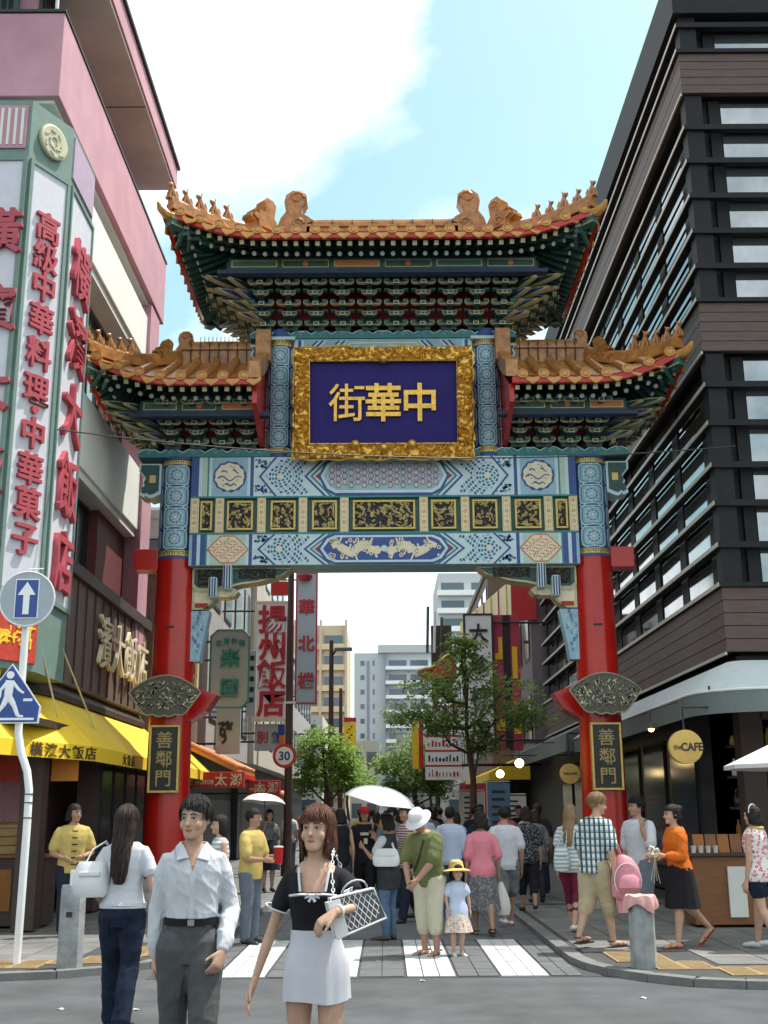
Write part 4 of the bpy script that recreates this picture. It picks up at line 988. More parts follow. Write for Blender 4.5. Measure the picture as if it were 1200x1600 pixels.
# white parapet bands on the street side
bx(-5.7, -5.05, 16.8, 23.1, 10.9, 11.9).build('parapet_band', m_bwhite, LB, bevel=.015)
bx(-5.7, -5.05, 16.8, 23.0, 7.2, 8.5).build('parapet_band', m_bwhite, LB, bevel=.015)
bx(-5.7, -5.1, 16.8, 23.0, 10.75, 10.89).build('band_soffit', m_soffit, LB)
bx(-5.7, -5.1, 16.8, 23.0, 7.05, 7.19).build('band_soffit', m_soffit, LB)
bx(-5.6, -4.98, 22.9, 23.8, 3.8, 12.2).build('pilaster', m_pink, LB)
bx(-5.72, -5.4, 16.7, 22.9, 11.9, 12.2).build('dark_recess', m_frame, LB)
def side_window(x, y0, y1, z0, z1, nx, parent, face, dep=.1, gl=None):
    """window on a wall facing +-x with frame and mullions and panes"""
    f = 1 if face > 0 else -1
    b = MB(); w_ = .07
    X0, X1 = sorted((x, x + f*dep))
    b.box(X0, X1, y0, y1, z0, z0+w_); b.box(X0, X1, y0, y1, z1-w_, z1)
    for k in range(nx+1):
        y = y0 + (y1-y0)*k/nx; b.box(X0, X1+.002*f, max(y0, y-w_/2), min(y1, y+w_/2), z0+w_, z1-w_)
    wo = b.build('window_frame', m_frame, parent)
    for k in range(nx):
        ya, yb = y0+(y1-y0)*k/nx+w_/2, y0+(y1-y0)*(k+1)/nx-w_/2
        tl = random.uniform(-.012, .012)
        MB().add([(x+f*.03+tl, ya, z0+w_), (x+f*.03-tl, yb, z0+w_), (x+f*.03-tl, yb, z1-w_), (x+f*.03+tl, ya, z1-w_)], [(0,1,2,3)] if f > 0 else [(3,2,1,0)]).build('pane', gl or m_glass, wo)
    return wo
side_window(-5.55, 17.0, 22.8, 8.6, 10.7, 6, LB, 1)
side_window(-5.55, 17.0, 20.6, 5.4, 7.05, 5, LB, 1)
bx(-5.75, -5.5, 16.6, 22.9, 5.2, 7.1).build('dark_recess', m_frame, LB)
bx(-5.6, -5.3, 20.7, 22.9, 5.2, 7.1).build('brick_wall', mat('red_brown_wall', (0.14, 0.03, 0.03), rough=0.7, var=0.25, stretch=(1, 1, 5)), LB)
bx(-5.7, -5.0, 17.2, 24.1, 3.55, 5.3).build('brown_fascia', m_brown2, LB, bevel=.02)
bx(-5.7, -4.92, 17.15, 24.2, 5.3, 5.5).build('fascia_cap', m_brown, LB)
for k in range(12): bx(-5.0, -4.97, 17.3+k*.58, 17.33+k*.58, 3.6, 5.28).build('fascia_batten', m_brown, LB)
for k, c in enumerate('濱大飯店'): char(c, (-4.9, 20.1 + k*1.05, 4.5), 1.0, m_cream, LB, face=(1, 0, 0), depth=.06, bold=-.004)
# skirt roof above the awning
b = MB(); P0 = [(-9, 15.3), (-5.28, 15.8), (-5.0, 17.5), (-5.0, 24.3)]; P1 = [(-9, 15.9), (-5.6, 16.3), (-5.3, 17.7), (-5.3, 24.3)]
vs_ = [(x, y, 3.4) for x, y in P0] + [(x, y, 3.85) for x, y in P1]
b.add(vs_, [(i, i+1, i+5, i+4) for i in range(3)]); b.add([(x, y, 3.31) for x, y in P0] + vs_[:4], [(i, i+1, i+5, i+4) for i in range(3)])
b.add([(x, y, 3.31) for x, y in P0] + [(x, y, 3.31) for x, y in P1], [(i+4, i+5, i+1, i) for i in range(3)])
b.build('skirt_roof', m_brown, LB)
# shop interior under the awning
bx(-14, -6.6, 17.0, 24.2, .1, 3.0).build('shop_back_wall', m_orangew, LB)
bx(-14, -4.6, 15.2, 24.2, 2.75, 2.84).build('shop_ceiling', m_brown, LB)
bx(-5.0, -4.7, 16.2, 16.5, .1, 2.8).build('shop_post', m_brown, LB)
bx(-5.0, -4.65, 19.2, 24.2, .1, 2.8).build('shop_wall', m_brown, LB)
for k in range(5):
    y = 19.6 + k*.9; wf = bx(-4.66, -4.62, y-.38, y+.38, .95, 2.4).build('shop_window', m_frame, LB); bx(-4.625, -4.612, y-.33, y+.33, 1.0, 2.35).build('pane', m_dglass, wf)
cn = thing('food_counter', (-5.2, 17.0, .1), 'dark brown takeaway food counter under the yellow awning', 'counter')
bx(-6.6, -4.75, 16.75, 17.35, .1, 1.0).build('counter_body', m_brown, cn, bevel=.01); bx(-6.65, -4.7, 16.7, 17.4, 1.0, 1.05).build('counter_top', m_counter, cn, bevel=.01)
for k in range(5): bx(-6.5+k*.34, -6.22+k*.34, 16.735, 16.75, .3, .85).build('counter_panel', m_orangew if k % 2 else m_posterR, cn)
for k, (x, c) in enumerate(((-6.35, 'metal'), (-5.85, 'bamboo'), (-5.4, 'bamboo'))):
    s_ = thing('steamer_basket', (x, 17.0, 1.05), ('tall steel steamer pot at the left end of the food counter', 'round bamboo steamer in the middle of the food counter', 'round bamboo steamer nearest the column on the food counter')[k], 'steamer')
    mm = m_wsteel if c == 'metal' else mat('bamboo', (0.4, 0.26, 0.11), rough=0.7, var=0.2)
    for j in range(3): MB().lathe([(.19, 0), (.2, .01), (.2, .11), (.185, .115)], (x, 17.0, 1.05+j*.12), 20).build('steamer_tier', mm, s_, smooth=True)
    MB().lathe([(.2, 0), (.19, .04), (.1, .075), (.02, .085), (.02, .12), (.001, .12)], (x, 17.0, 1.41), 20, cap=False).build('lid', mm, s_, smooth=True)
pr_ = thing('menu_board', (-6.0, 16.9, 1.9), 'orange and red menu boards hanging over the food counter', 'menu')
for k in range(6): bx(-6.9+k*.42, -6.52+k*.42, 16.95, 16.98, 2.05, 2.65).build('menu_panel', (m_posterR, m_orangew, m_posterY)[k % 3], pr_)
for k in range(4): bx(-6.57, -6.55, 18.0+k*.5, 18.42+k*.5, 1.2, 2.3).build('menu_panel', (m_posterY, m_posterR, m_orangew)[k % 3], pr_)
ht = MB().lathe([(.05, 0), (.05, .06), (.11, .2), (.11, .22)], (-4.95, 16.0, 2.52), 14); 
for k, (x, y) in enumerate(((-5.55, 15.2), (-4.85, 16.05), (-4.72, 18.1))):
    sp_ = thing('spot_lamp', (x, y, 2.5), ('white spotlight under the awning left of the bent pole', 'white spotlight under the awning below its lettering', 'white spotlight under the awning beside the gate column')[k], 'lamp')
    MB().tube([(x, y, 2.76), (x, y, 2.62)], .015, 6).build('stem', m_wsteel, sp_); MB().tube([(x-.05, y+.03, 2.63), (x+.08, y-.06, 2.46)], [.05, .085], 12).build('lamp_head', m_wsteel, sp_, smooth=True)
# ---------------- corner sign tower
SG = thing('corner_sign', (-5.1, 15.8, 3.4), 'tall green framed corner sign with white panels and red raised characters', 'sign')
A_, B_, C_, D_ = (-8.2, 14.86), (-5.12, 14.86), (-4.72, 15.6), (-4.72, 16.95)
bs = MB(); poly = [A_, B_, C_, D_, (-8.2, 16.95)]
bs.prism([(x, y) for x, y in poly], lambda u, v, d: (u, v, d), 3.45, 11.75); bs.build('sign_body', m_sgreen, SG)
def on_face(p, q):
    P_, Q_ = Vector((*p, 0)), Vector((*q, 0)); d = (Q_-P_).normalized(); n = Vector((d.y, -d.x, 0)); return P_, d, n, (Q_-P_).length
def face_panel(p, q, u0, u1, z0, z1, name, material, parent, t0=-.01, t1=.025):
    P_, d, n, L_ = on_face(p, q); c = P_ + d*(u0+u1)/2 + n*(t0+t1)/2 + Vector((0, 0, (z0+z1)/2))
    return MB().obox(c, d*(u1-u0)/2, n*(t1-t0)/2, (0, 0, (z1-z0)/2)).build(name, material, parent, bevel=.004)
def face_frame(p, q, u0, u1, z0, z1, w_, material, parent, t1=.05):
    P_, d, n, L_ = on_face(p, q); b = MB()
    for (a, e, c, f) in ((u0, u0+w_, z0, z1), (u1-w_, u1, z0, z1), (u0+w_, u1-w_, z0, z0+w_), (u0+w_, u1-w_, z1-w_, z1)):
        b.obox(P_ + d*(a+e)/2 + n*(t1/2) + Vector((0, 0, (c+f)/2)), d*(e-a)/2, n*t1/2, (0, 0, (f-c)/2))
    return b.build('panel_frame', material, parent)
L2 = math.hypot(.4, .74)
pn1 = face_panel(A_, B_, 2.15, 3.03, 4.5, 10.75, 'sign_panel', m_spanel, SG); face_frame(A_, B_, 2.1, 3.08, 4.45, 10.8, .06, m_sgreen, SG)
face_panel(A_, B_, 2.1, 3.03, 10.95, 11.65, 'fret_panel', m_pink, SG)
for k in range(9): face_panel(A_, B_, 2.14+k*.1, 2.18+k*.1, 11.0, 11.6, 'fret_bar', m_soffit, SG, t1=.04)
pn2 = face_panel(B_, C_, .07, L2-.07, 4.5, 10.75, 'sign_panel', m_spanel, SG); face_frame(B_, C_, .02, L2-.02, 4.45, 10.8, .06, m_sgreen, SG)
pn3 = face_panel(C_, D_, .07, 1.28, 4.5, 10.75, 'sign_panel', m_spanel, SG); face_frame(C_, D_, .02, 1.33, 4.45, 10.8, .06, m_sgreen, SG)
face_panel(C_, D_, .07, 1.28, 10.95, 11.65, 'sign_panel', mat('sign_panel_mauve', (0.42, 0.3, 0.42), rough=0.55, var=0.08), SG)
P_, d_, n_, l_ = on_face(B_, C_)
cc = P_ + d_*L2/2 + Vector((0, 0, 11.27))
dm = MB(); dm.lathe([(.27, 0), (.27, .05), (.24, .06), (.001, .05)], (0, 0, 0), 28, ax='y', cap=False)
for k in range(14):
    a = k*.9; rr = .05 + .0125*k; dm.obox((rr*math.cos(a), -.06, rr*math.sin(a)), (.045*math.cos(a+1.2), 0, .045*math.sin(a+1.2)), (0, .012, 0), (-.014*math.sin(a+1.2), 0, .014*math.cos(a+1.2)))
obj('dragon_medallion', dm.mesh('dragon_medallion', mat('cream_medallion', (0.5, 0.48, 0.34), rough=0.6, var=0.15), False), SG, mw=frame(cc + n_*.012, d_, -n_, (0, 0, 1)))
for k, c in enumerate('高級中華料理・中華菓子'):
    z = (9.86, 9.39, 8.93, 8.42, 7.9, 7.36, 7.06, 6.72, 6.2, 5.71, 5.2)[k]
    char(c, P_ + d_*L2/2 + n_*.05 + Vector((0, 0, z)), .48, m_schar, pn2, face=n_, depth=.06, bold=.009)
for k, c in enumerate('橫濱大飯店'):
    char(c, (-4.72+.06, 16.28, 9.64-1.13*k), .98, m_schar, pn3, face=(1, 0, 0), depth=.09, bold=.012)
    char(c, (-5.45, 14.86-.06, 9.6-1.18*k), .72, m_schar, pn1, face=(0, -1, 0), depth=.09, bold=.014)
ps_ = face_panel(B_, C_, .05, L2-.05, 3.55, 4.2, 'poster', m_posterR, SG, t1=.03); 
b = MB(); rnd = random.Random(4)
for k in range(46):
    u = .12 + rnd.random()*(L2-.26); z = 3.78 + rnd.random()*.36; a = rnd.choice((0, 0, PI/2, PI/2, .8)); e = d_*math.cos(a) + Vector((0, 0, math.sin(a))); g = -d_*math.sin(a) + Vector((0, 0, math.cos(a)))
    b.obox(P_ + d_*u + n_*(.033 + k*.0001) + Vector((0, 0, z)), e*rnd.uniform(.03, .07), n_*.004, g*.012)
b.build('poster_strokes', m_yel, ps_)
ps_ = face_panel(A_, B_, 1.9, 3.0, 3.6, 4.25, 'poster', m_posterY, SG, t1=.03)
P_, d_, n_, l_ = on_face(A_, B_); b = MB()
for k in range(30):
    u = 1.95 + rnd.random()*1.0; z = 3.7 + rnd.random()*.4
    b.obox(P_ + d_*u + n_*(.033 + k*.0001) + Vector((0, 0, z)), d_*rnd.uniform(.012, .03), n_*.004, Vector((rnd.uniform(-.02, .02), 0, rnd.uniform(.06, .16))))
b.build('poster_strokes', m_posterR, ps_)
# ---------------- yellow awning
AW = thing('yellow_awning', (-4.8, 18, 2.4), 'bright yellow fabric awning with dark lettering around the restaurant corner', 'awning')
ap = [(-8.5, 13.5), (-4.95, 14.7), (-4.22, 17.0), (-4.22, 28.6)]; ai = [(-8.5, 15.4), (-5.35, 15.9), (-5.05, 17.6), (-5.05, 28.6)]
b = MB(); vs_ = [(x, y, 2.54) for x, y in ap] + [(x, y, 3.3) for x, y in ai]; b.add(vs_, [(i, i+1, i+5, i+4) for i in range(3)])
b.add([(x, y, z-.012) for x, y, z in vs_], [(i+4, i+5, i+1, i) for i in range(3)])
b.build('awning_top', m_yel, AW)
b = MB(); vs_ = [(x, y, 2.54) for x, y in ap] + [(x, y, 2.33) for x, y in ap]; b.add(vs_, [(i+4, i+5, i+1, i) for i in range(3)])
b.add([(x-.01, y+.01, z) for x, y, z in vs_], [(i, i+1, i+5, i+4) for i in range(3)]); b.build('valance', m_yel, AW)
b = MB(); b.add([(-4.22, 28.6, 2.33), (-4.22, 28.6, 2.54), (-5.05, 28.6, 3.3), (-5.05, 28.6, 2.33)], [(0,1,2,3)]); b.build('end_panel', m_yel, AW)
P_, d_, n_, l_ = on_face(ap[1], ap[2])
for k, c in enumerate('橫濱大飯店'): char(c, P_ + d_*(.98 + .335*k) + n_*.012 + Vector((0, 0, 2.435)), .19, m_yeltx, AW, face=n_, depth=.006, bold=.003, sx=1.6)
for y in (19.0, 24.0):
    for k, c in enumerate('大飯店'): char(c, (-4.208, y + k*.32, 2.435), .18, m_yeltx, AW, face=(1, 0, 0), depth=.006, bold=.003, sx=1.5)
for (p, q) in (((-5.0, 15.3, 4.3), (-5.12, 15.2, 2.98)), ((-4.75, 15.6, 4.05), (-4.66, 16.6, 2.92)), ((-4.75, 16.6, 4.1), (-4.6, 18.5, 2.89))):
    MB().tube([p, q], .014, 6).build('stay_rod', m_cream, AW)
# ---------------- right building with louvres
RBd = thing('louvred_building', (9, 26, 0), 'dark modern corner building with horizontal louvres and wooden bands', 'building')
XW, YW, YE = 5.32, 17.9, 39.0
bx(XW+.3, 16, YW+.3, YE, 3.9, 16.3).build('core_wall', m_fin, RBd)
bx(XW-.06, 16, YW-.06, YE, 15.5, 16.46).build('roof_fascia', m_fin, RBd)
for (z0, z1) in ((13.9, 14.7), (9.0, 9.87), (3.98, 5.0)):
    n = 5
    for k in range(n):       # individual boards
        a = z0 + (z1-z0)*k/n; e = z0 + (z1-z0)*(k+1)/n - .012
        j = random.uniform(0, .006)
        b = MB().box(XW+j, XW+.12, YW+.0, YE, a, e); b.box(XW+.12, 16, YW+j, YW+.12, a, e); b.build('wood_board', m_wood, RBd)
    bx(XW+.03, 16, YW+.03, YE, z0+.01, z1-.01).build('band_core', m_fin, RBd)
    bx(XW-.05, 16, YW-.05, YE, z1-.004, z1+.07).build('band_cap', m_fin, RBd)
    bx(XW-.062, XW-.052, YW-.05, YE, z1+.0, z1+.066).build('cap_edge', m_finedge, RBd)
    bx(XW-.02, XW+.01, YW+.02, YE, z0-.05, z0-.003).build('band_edge', m_finedge, RBd)
fz = [15.3, 13.22, 12.56, 11.88, 11.21, 10.55, 8.41, 7.74, 7.02, 6.38, 5.69]
for z in fz:
    b = MB().box(XW, XW+.14, YW, YE, z-.045, z+.045); b.box(XW+.14, 16, YW, YW+.14, z-.05, z+.05); fo = b.build('louvre_fin', m_fin, RBd)
    bx(XW-.014, XW-.002, YW+.01, YE, z-.035, z+.035).build('fin_edge', m_finedge, fo)
# posts and panes between the bands
def bay_y(k): return YW + .95 + k*2.05
for (za, zb_) in ((5.03, 8.97), (9.9, 13.87), (14.73, 15.5)):
    bx(XW+.5, XW+.74, YW+.5, YW+.74, za, zb_).build('corner_post', m_fin, RBd)
    bx(XW+.06, XW+.36, YW+.06, YW+.36, za, zb_).build('corner_post', m_fin, RBd)
    for k in range(11):
        bx(XW+.22, XW+.74, bay_y(k)-.22, bay_y(k)+.22, za, zb_).build('wall_post', m_fin, RBd)
    for k in range(4): bx(XW+.62+k*2.6-.1, XW+.62+k*2.6+.1, YW+.22, YW+.74, za, zb_).build('wall_post', m_fin, RBd)
    zs = sorted([za] + [z for z in fz if za < z < zb_] + [zb_])
    for i in range(len(zs)-1):
        z0, z1 = zs[i]+.04, zs[i+1]-.05
        if z1-z0 < .1: continue
        for k in range(10):
            tl = random.uniform(-.008, .008)
            y0, y1 = bay_y(k)+.24, bay_y(k+1)-.24
            MB().add([(XW+.24+tl, y0, z0), (XW+.24-tl, y1, z0), (XW+.24-tl, y1, z1), (XW+.24+tl, y0, z1)], [(3,2,1,0)]).build('pane', m_glass, RBd)
        for k in range(4):
            x0, x1 = XW+.62+k*2.6+.12, XW+.62+(k+1)*2.6-.12
            MB().add([(x0, YW+.24, z0), (x1, YW+.24, z0), (x1, YW+.24, z1), (x0, YW+.24, z1)], [(0,1,2,3)]).build('pane', m_glass, RBd)
# ground floor
bx(6.6, 16, 20.0, YE, .1, 3.9).build('back_wall', m_frame, RBd)
bx(XW+.2, 16, YW+.2, YE, 3.55, 3.93).build('ceiling', m_fin, RBd)
bx(XW+.15, XW+.5, YW+.15, YW+.5, .1, 3.6).build('corner_pier', m_brown, RBd)
bx(XW+.15, XW+.45, 20.8, YE, .1, 3.6).build('shopfront_wall', m_frame, RBd)
for k in range(7):
    y = 21.6 + k*2.3; wf = bx(XW+.12, XW+.16, y-.95, y+.95, .5, 2.9).build('shop_window', m_fin, RBd)
    bx(XW+.105, XW+.121, y-.88, y+.88, .55, 2.85).build('pane', m_dglass, wf)
bx(7.1, 7.35, YW+.1, YW+.4, .1, 3.6).build('timber_post', m_counter, RBd)
bx(5.8, 12, YW+.15, YW+.35, 2.95, 3.6).build('timber_lintel', m_brown, RBd)
for k in range(4):
    q = bx(8.2+k*1.4-.6, 8.2+k*1.4+.6, 19.2, 19.26, .1, 2.8).build('door_panel', m_fin, RBd); bx(8.2+k*1.4-.5, 8.2+k*1.4+.5, 19.18, 19.21, .4, 2.6).build('pane', m_dglass, q)
sh_ = thing('cafe_shelf', (6.1, 19.6, .1), 'dark cafe shelf with bottles and yellow packets behind the glass', 'shelf')
for k in range(5): bx(5.75, 6.6, 19.5, 19.9, .6+k*.5, .64+k*.5).build('shelf_board', m_brown, sh_)
for k in range(26):
    z = .64 + .5*(k % 5); x = 5.8 + (k//5)*.15 + random.uniform(0, .03); hgt = random.uniform(.15, .34)
    MB().lathe([(.04, 0), (.045, .02), (.045, hgt*.6), (.018, hgt*.8), (.018, hgt)], (x, 19.65, z), 10).build('bottle', (m_cafe, m_orangew, m_dglass, m_paper)[k % 4], sh_, smooth=True)
# canopy that wraps the corner
CN = thing('grey_canopy', (5, 17, 3), 'grey fabric canopy curving round the corner over the cafe front', 'canopy')
oc = [(4.42, 27.5), (4.42, 22), (4.42, 18.4)] + [(4.42 + 1.0*(1-math.cos(a)), 17.0 - 1.05*math.sin(a) + .0) for a in [R(x) for x in range(0, 91, 10)]] + [(7.0, 15.95), (12.5, 15.95)]
ic = [(5.28, 27.5), (5.28, 22), (5.28, 18.4)] + [(5.28 + .3*(1-math.cos(a)), 17.85 - .28*math.sin(a)) for a in [R(x) for x in range(0, 91, 10)]] + [(7.0, 17.57), (12.5, 17.57)]
b = MB(); n = len(oc); vs_ = [(x, y, 3.22) for x, y in oc] + [((x*.5+u*.5), (y*.5+v*.5), 3.60) for (x, y), (u, v) in zip(oc, ic)] + [(x, y, 3.80) for x, y in ic]
b.add(vs_, [(i, i+1, n+i+1, n+i) for i in range(n-1)] + [(n+i, n+i+1, 2*n+i+1, 2*n+i) for i in range(n-1)])
b.add([(x, y, z-.015) for x, y, z in vs_], [(n+i, n+i+1, i+1, i) for i in range(n-1)] + [(2*n+i, 2*n+i+1, n+i+1, n+i) for i in range(n-1)])
b.build('canopy_top', m_canopy, CN, smooth=True)
b = MB(); vs_ = [(x, y, 3.215) for x, y in oc] + [(x, y, 2.9) for x, y in oc]; b.add(vs_, [(i+n, i+n+1, i+1, i) for i in range(n-1)]); b.build('canopy_valance', m_canval, CN, smooth=True)
MB().tube([(x, y, 3.22) for x, y in oc], .02, 6).build('canopy_bead', m_wsteel, CN)
# hanging round signs
def round_sign(x, y, z, r, label, txts):
    t = thing('round_sign', (x, y, z), label, 'sign', rz=0)
    MB().lathe([(r, -.05), (r, .05), (r-.015, .055), (.001, .055)], (x, y, z), 40, ax='y', cap=False).build('sign_disc', m_cafe, t, smooth=True)
    MB().tube([(x, y+.02, z+r), (x, y+.02, 3.0), (max(4.6, x+.4), y+.02, 3.0), (max(4.6, x+.4), y+.02, 3.3)], .016, 6).build('hanger', m_frame, t)
    for (s_, dx_, sz, bo, sx) in txts: char(s_, (x+dx_, y-.062, z), sz, m_black, t, depth=.006, bold=bo, sx=sx)
round_sign(4.2, 16.45, 2.45, .235, 'large yellow disc sign for a cafe hanging under the grey canopy', [('CAFE', .08, .155, .004, .85), ('the', -.125, .10, .0, .9)])
round_sign(3.43, 22.0, 2.26, .185, 'small yellow disc sign hanging left of the right red column', [('THE CAFE', 0, .065, .001, .9)])
lm = thing('hanging_lamp', (3.9, 17.2, 2.7), 'small warm glowing lamp hanging left of the cafe sign', 'lamp')
MB().tube([(4.5, 17.6, 3.2), (4.0, 17.6, 3.06), (4.0, 17.6, 2.85)], .008, 6).build('cord', m_frame, lm); MB().lathe([(.03, .08), (.09, 0), (.085, 0), (.02, .06)], (4.0, 17.6, 2.78), 14).build('lamp_shade', m_brown, lm, smooth=True)
MB().lathe([(.001, -.045), (.035, -.03), (.045, 0), (.03, .03), (.001, .04)], (4.0, 17.6, 2.78), 12, cap=False).build('bulb', m_lamp, lm, smooth=True)
# cafe counter with menus and cups
ct = thing('cafe_counter', (4.6, 16.6, .1), 'orange wooden cafe serving counter with menu stands on top', 'counter')
bx(4.15, 5.6, 16.35, 16.95, .1, .98).build('counter_body', m_counter, ct, bevel=.01); bx(4.1, 5.65, 16.3, 17.0, .98, 1.03).build('counter_top', m_brown, ct, bevel=.008)
bx(4.62, 4.86, 16.315, 16.349, .2, .85).build('notice_board', m_soffit, ct)
for k in range(4): MB().obox((4.3+k*.17, 16.5, 1.15), (.075, 0, 0), (0, .006, 0), (0, .03, .12)).build('menu_stand', m_counter if k % 2 else m_orangew, ct)
for k in range(4):
    x = 4.2 + k*.1; c_ = thing('paper_cup', (x, 16.4, 1.03), ('first', 'second', 'third', 'fourth')[k] + ' white paper cup from the left on the cafe counter', 'cup', 'paper cups on the cafe counter')
    MB().lathe([(.028, 0), (.036, .09), (.038, .092), (.033, .09), (.026, .006), (.001, .006)], (x, 16.4, 1.03), 14, cap=False).build('cup_body', m_paper, c_, smooth=True)
# cafe parasol at the right edge
pa = thing('market_parasol', (4.95, 14.6, .1), 'white market parasol standing at the right edge of the pavement', 'parasol')
b = MB(); n = 8
top = (5.15, 14.6, 2.55); rim = [(5.15 + .95*math.cos(2*PI*i/n+.3), 14.6 + .95*math.sin(2*PI*i/n+.3), 2.13) for i in range(n)]
b.add([top] + rim + [(x, y, z-.05) for x, y, z in rim], [(0, 1+i, 1+(i+1) % n) for i in range(n)] + [(1+i, 1+n+i, 1+n+(i+1) % n, 1+(i+1) % n) for i in range(n)]); b.build('parasol_canopy', mat('parasol_cloth', (0.62, 0.62, 0.62), rough=0.8, var=0.04), pa)
MB().tube([(5.15, 14.6, .1), (5.15, 14.6, 2.6)], .022, 10).build('pole', m_counter, pa); MB().lathe([(.25, 0), (.25, .06), (.05, .1), (.05, .3)], (5.15, 14.6, .1), 20).build('base', m_iron, pa)
for i in range(n): MB().tube([(5.15, 14.6, 2.2), tuple(Vector(rim[i]) + (Vector(top)-Vector(rim[i]))*.4 - Vector((0, 0, .03)))], .008, 5).build('rib', m_counter, pa)
# overhead wire across the street
wr = MB(); wr.tube([(-5.0 + 10.6*k/24, 15.6 + 1.9*k/24, 6.95 - .32*(1-((k-12)/12)**2) + .25*k/24) for k in range(25)], .011, 5)
wr.build('overhead_wire', m_frame, label='thin dark cable strung across the street in front of the gate', cat='cable')
# ================================================================ STREET BEYOND THE GATE
random.seed(33)
m_leaf = leaf_mat('leaf_green', (0.09, 0.15, 0.04), (0.14, 0.21, 0.06))
m_leafd = leaf_mat('leaf_dark_green', (0.1, 0.16, 0.065), (0.15, 0.215, 0.085))
m_bark = mat('bark', (0.1, 0.055, 0.035), rough=0.85, var=0.3, scale=12, bump=0.5, bscale=30)
m_pole = mat('brown_pole', (0.06, 0.032, 0.03), rough=0.5, var=0.15)
m_sblue = mat('sign_blue', (0.015, 0.06, 0.28), rough=0.35, var=0.05)
m_swhite = mat('sign_white', (0.84, 0.86, 0.88), rough=0.35, var=0.05)
m_sgrey = mat('sign_grey_white', (0.36, 0.41, 0.46), rough=0.4, var=0.06)
m_tealtx = mat('teal_lettering', (0.02, 0.24, 0.2), rough=0.5, var=0.1)
m_redtx = mat('red_lettering', (0.42, 0.02, 0.03), rough=0.5, var=0.12)
m_redsign = mat('red_signboard', (0.5, 0.02, 0.02), rough=0.5, var=0.12)
m_magenta = mat('crimson_signboard', (0.48, 0.04, 0.09), rough=0.5, var=0.1)
m_tan = mat('tan_tower', (0.55, 0.45, 0.33), rough=0.8, var=0.08)
m_pale = mat('pale_tower', (0.5, 0.53, 0.56), rough=0.8, var=0.05)
m_grey1 = mat('grey_facade', (0.36, 0.35, 0.35), rough=0.8, var=0.12, dirt=0.2)
m_grey2 = mat('cream_facade', (0.5, 0.46, 0.4), rough=0.8, var=0.12, dirt=0.2)
m_grey3 = mat('brown_facade', (0.2, 0.14, 0.11), rough=0.8, var=0.15, dirt=0.2)
m_win = mat('far_window', (0.1, 0.13, 0.16), rough=0.1, var=0.0, metal=0.3)
m_redroof = mat('orange_roof_tile', (0.5, 0.2, 0.07), rough=0.5, var=0.2, dirt=0.3)
m_concrete = mat('bollard_stone', (0.27, 0.28, 0.29), rough=0.7, var=0.35, scale=7, bump=0.3, bscale=40, dirt=0.35)
# ---------------- shop buildings
def shop(side, x, y0, y1, h, wall, label, floors=3, first=3.2, depth=9, gf=None):
    t = thing('shop_building', (side*(x+2), (y0+y1)/2, 0), label, 'building', 'shop buildings lining the street')
    X0, X1 = sorted((side*x, side*(x+depth)))
    bx(X0, X1, y0, y1, first, h).build('wall', wall, t)
    bx(min(side*(x+.5), X1) if side > 0 else X0, X1 if side > 0 else side*(x+.5), y0+.02, y1-.02, .1, first-.01).build('ground_floor', gf or m_frame, t)
    bx(*sorted((side*(x-.08), side*(x+depth))), y0-.02, y1+.02, h, h+.25).build('parapet', wall, t)
    fh = (h-first)/floors; n = max(2, int((y1-y0)/2.2))
    for f in range(floors):
        z0 = first + fh*f + fh*.25; z1 = first + fh*(f+1) - fh*.18
        for k in range(n):
            ya = y0 + (y1-y0)*(k+.18)/n; yb = y0 + (y1-y0)*(k+.82)/n
            wf = bx(*sorted((side*(x-.03), side*(x+.05))), ya, yb, z0, z1).build('window', m_frame, t)
            bx(*sorted((side*(x-.045), side*(x-.031))), ya+.06, yb-.06, z0+.06, z1-.06).build('pane', m_win, wf)
    # near end wall windows
    for f in range(floors):
        z0 = first + fh*f + fh*.25; z1 = first + fh*(f+1) - fh*.18
        for k in range(2):
            xa, xb = sorted((side*(x+.8+k*2.0), side*(x+2.0+k*2.0)))
            wf = bx(xa, xb, y0-.04, y0+.05, z0, z1).build('window', m_frame, t); bx(xa+.05, xb-.05, y0-.055, y0-.041, z0+.05, z1-.05).build('pane', m_win, wf)
    return t
shop(-1, 4.9, 24.6, 30.5, 6.6, m_grey3, 'low dark brown shop just behind the left red column', 1)
shop(-1, 4.7, 30.6, 40.0, 9.4, m_grey1, 'grey shop building behind the signs with teal and red characters', 2)
shop(-1, 4.5, 40.1, 52.0, 12.0, m_grey2, 'cream shop building further down the left side of the street', 3)
shop(-1, 4.6, 52.1, 72.0, 9.0, m_grey1, 'far grey shop building on the left behind the leafy tree', 2)
shop(1, 5.0, 39.2, 46.0, 11.5, m_purple, 'mauve panelled shop building just past the louvred building', 3)
shop(1, 4.2, 46.1, 58.0, 11.0, m_grey3, 'brown shop building behind the white vertical sign on the right', 3)
shop(1, 4.4, 58.1, 76.0, 9.5, m_grey2, 'far cream shop building on the right behind the trees', 2)
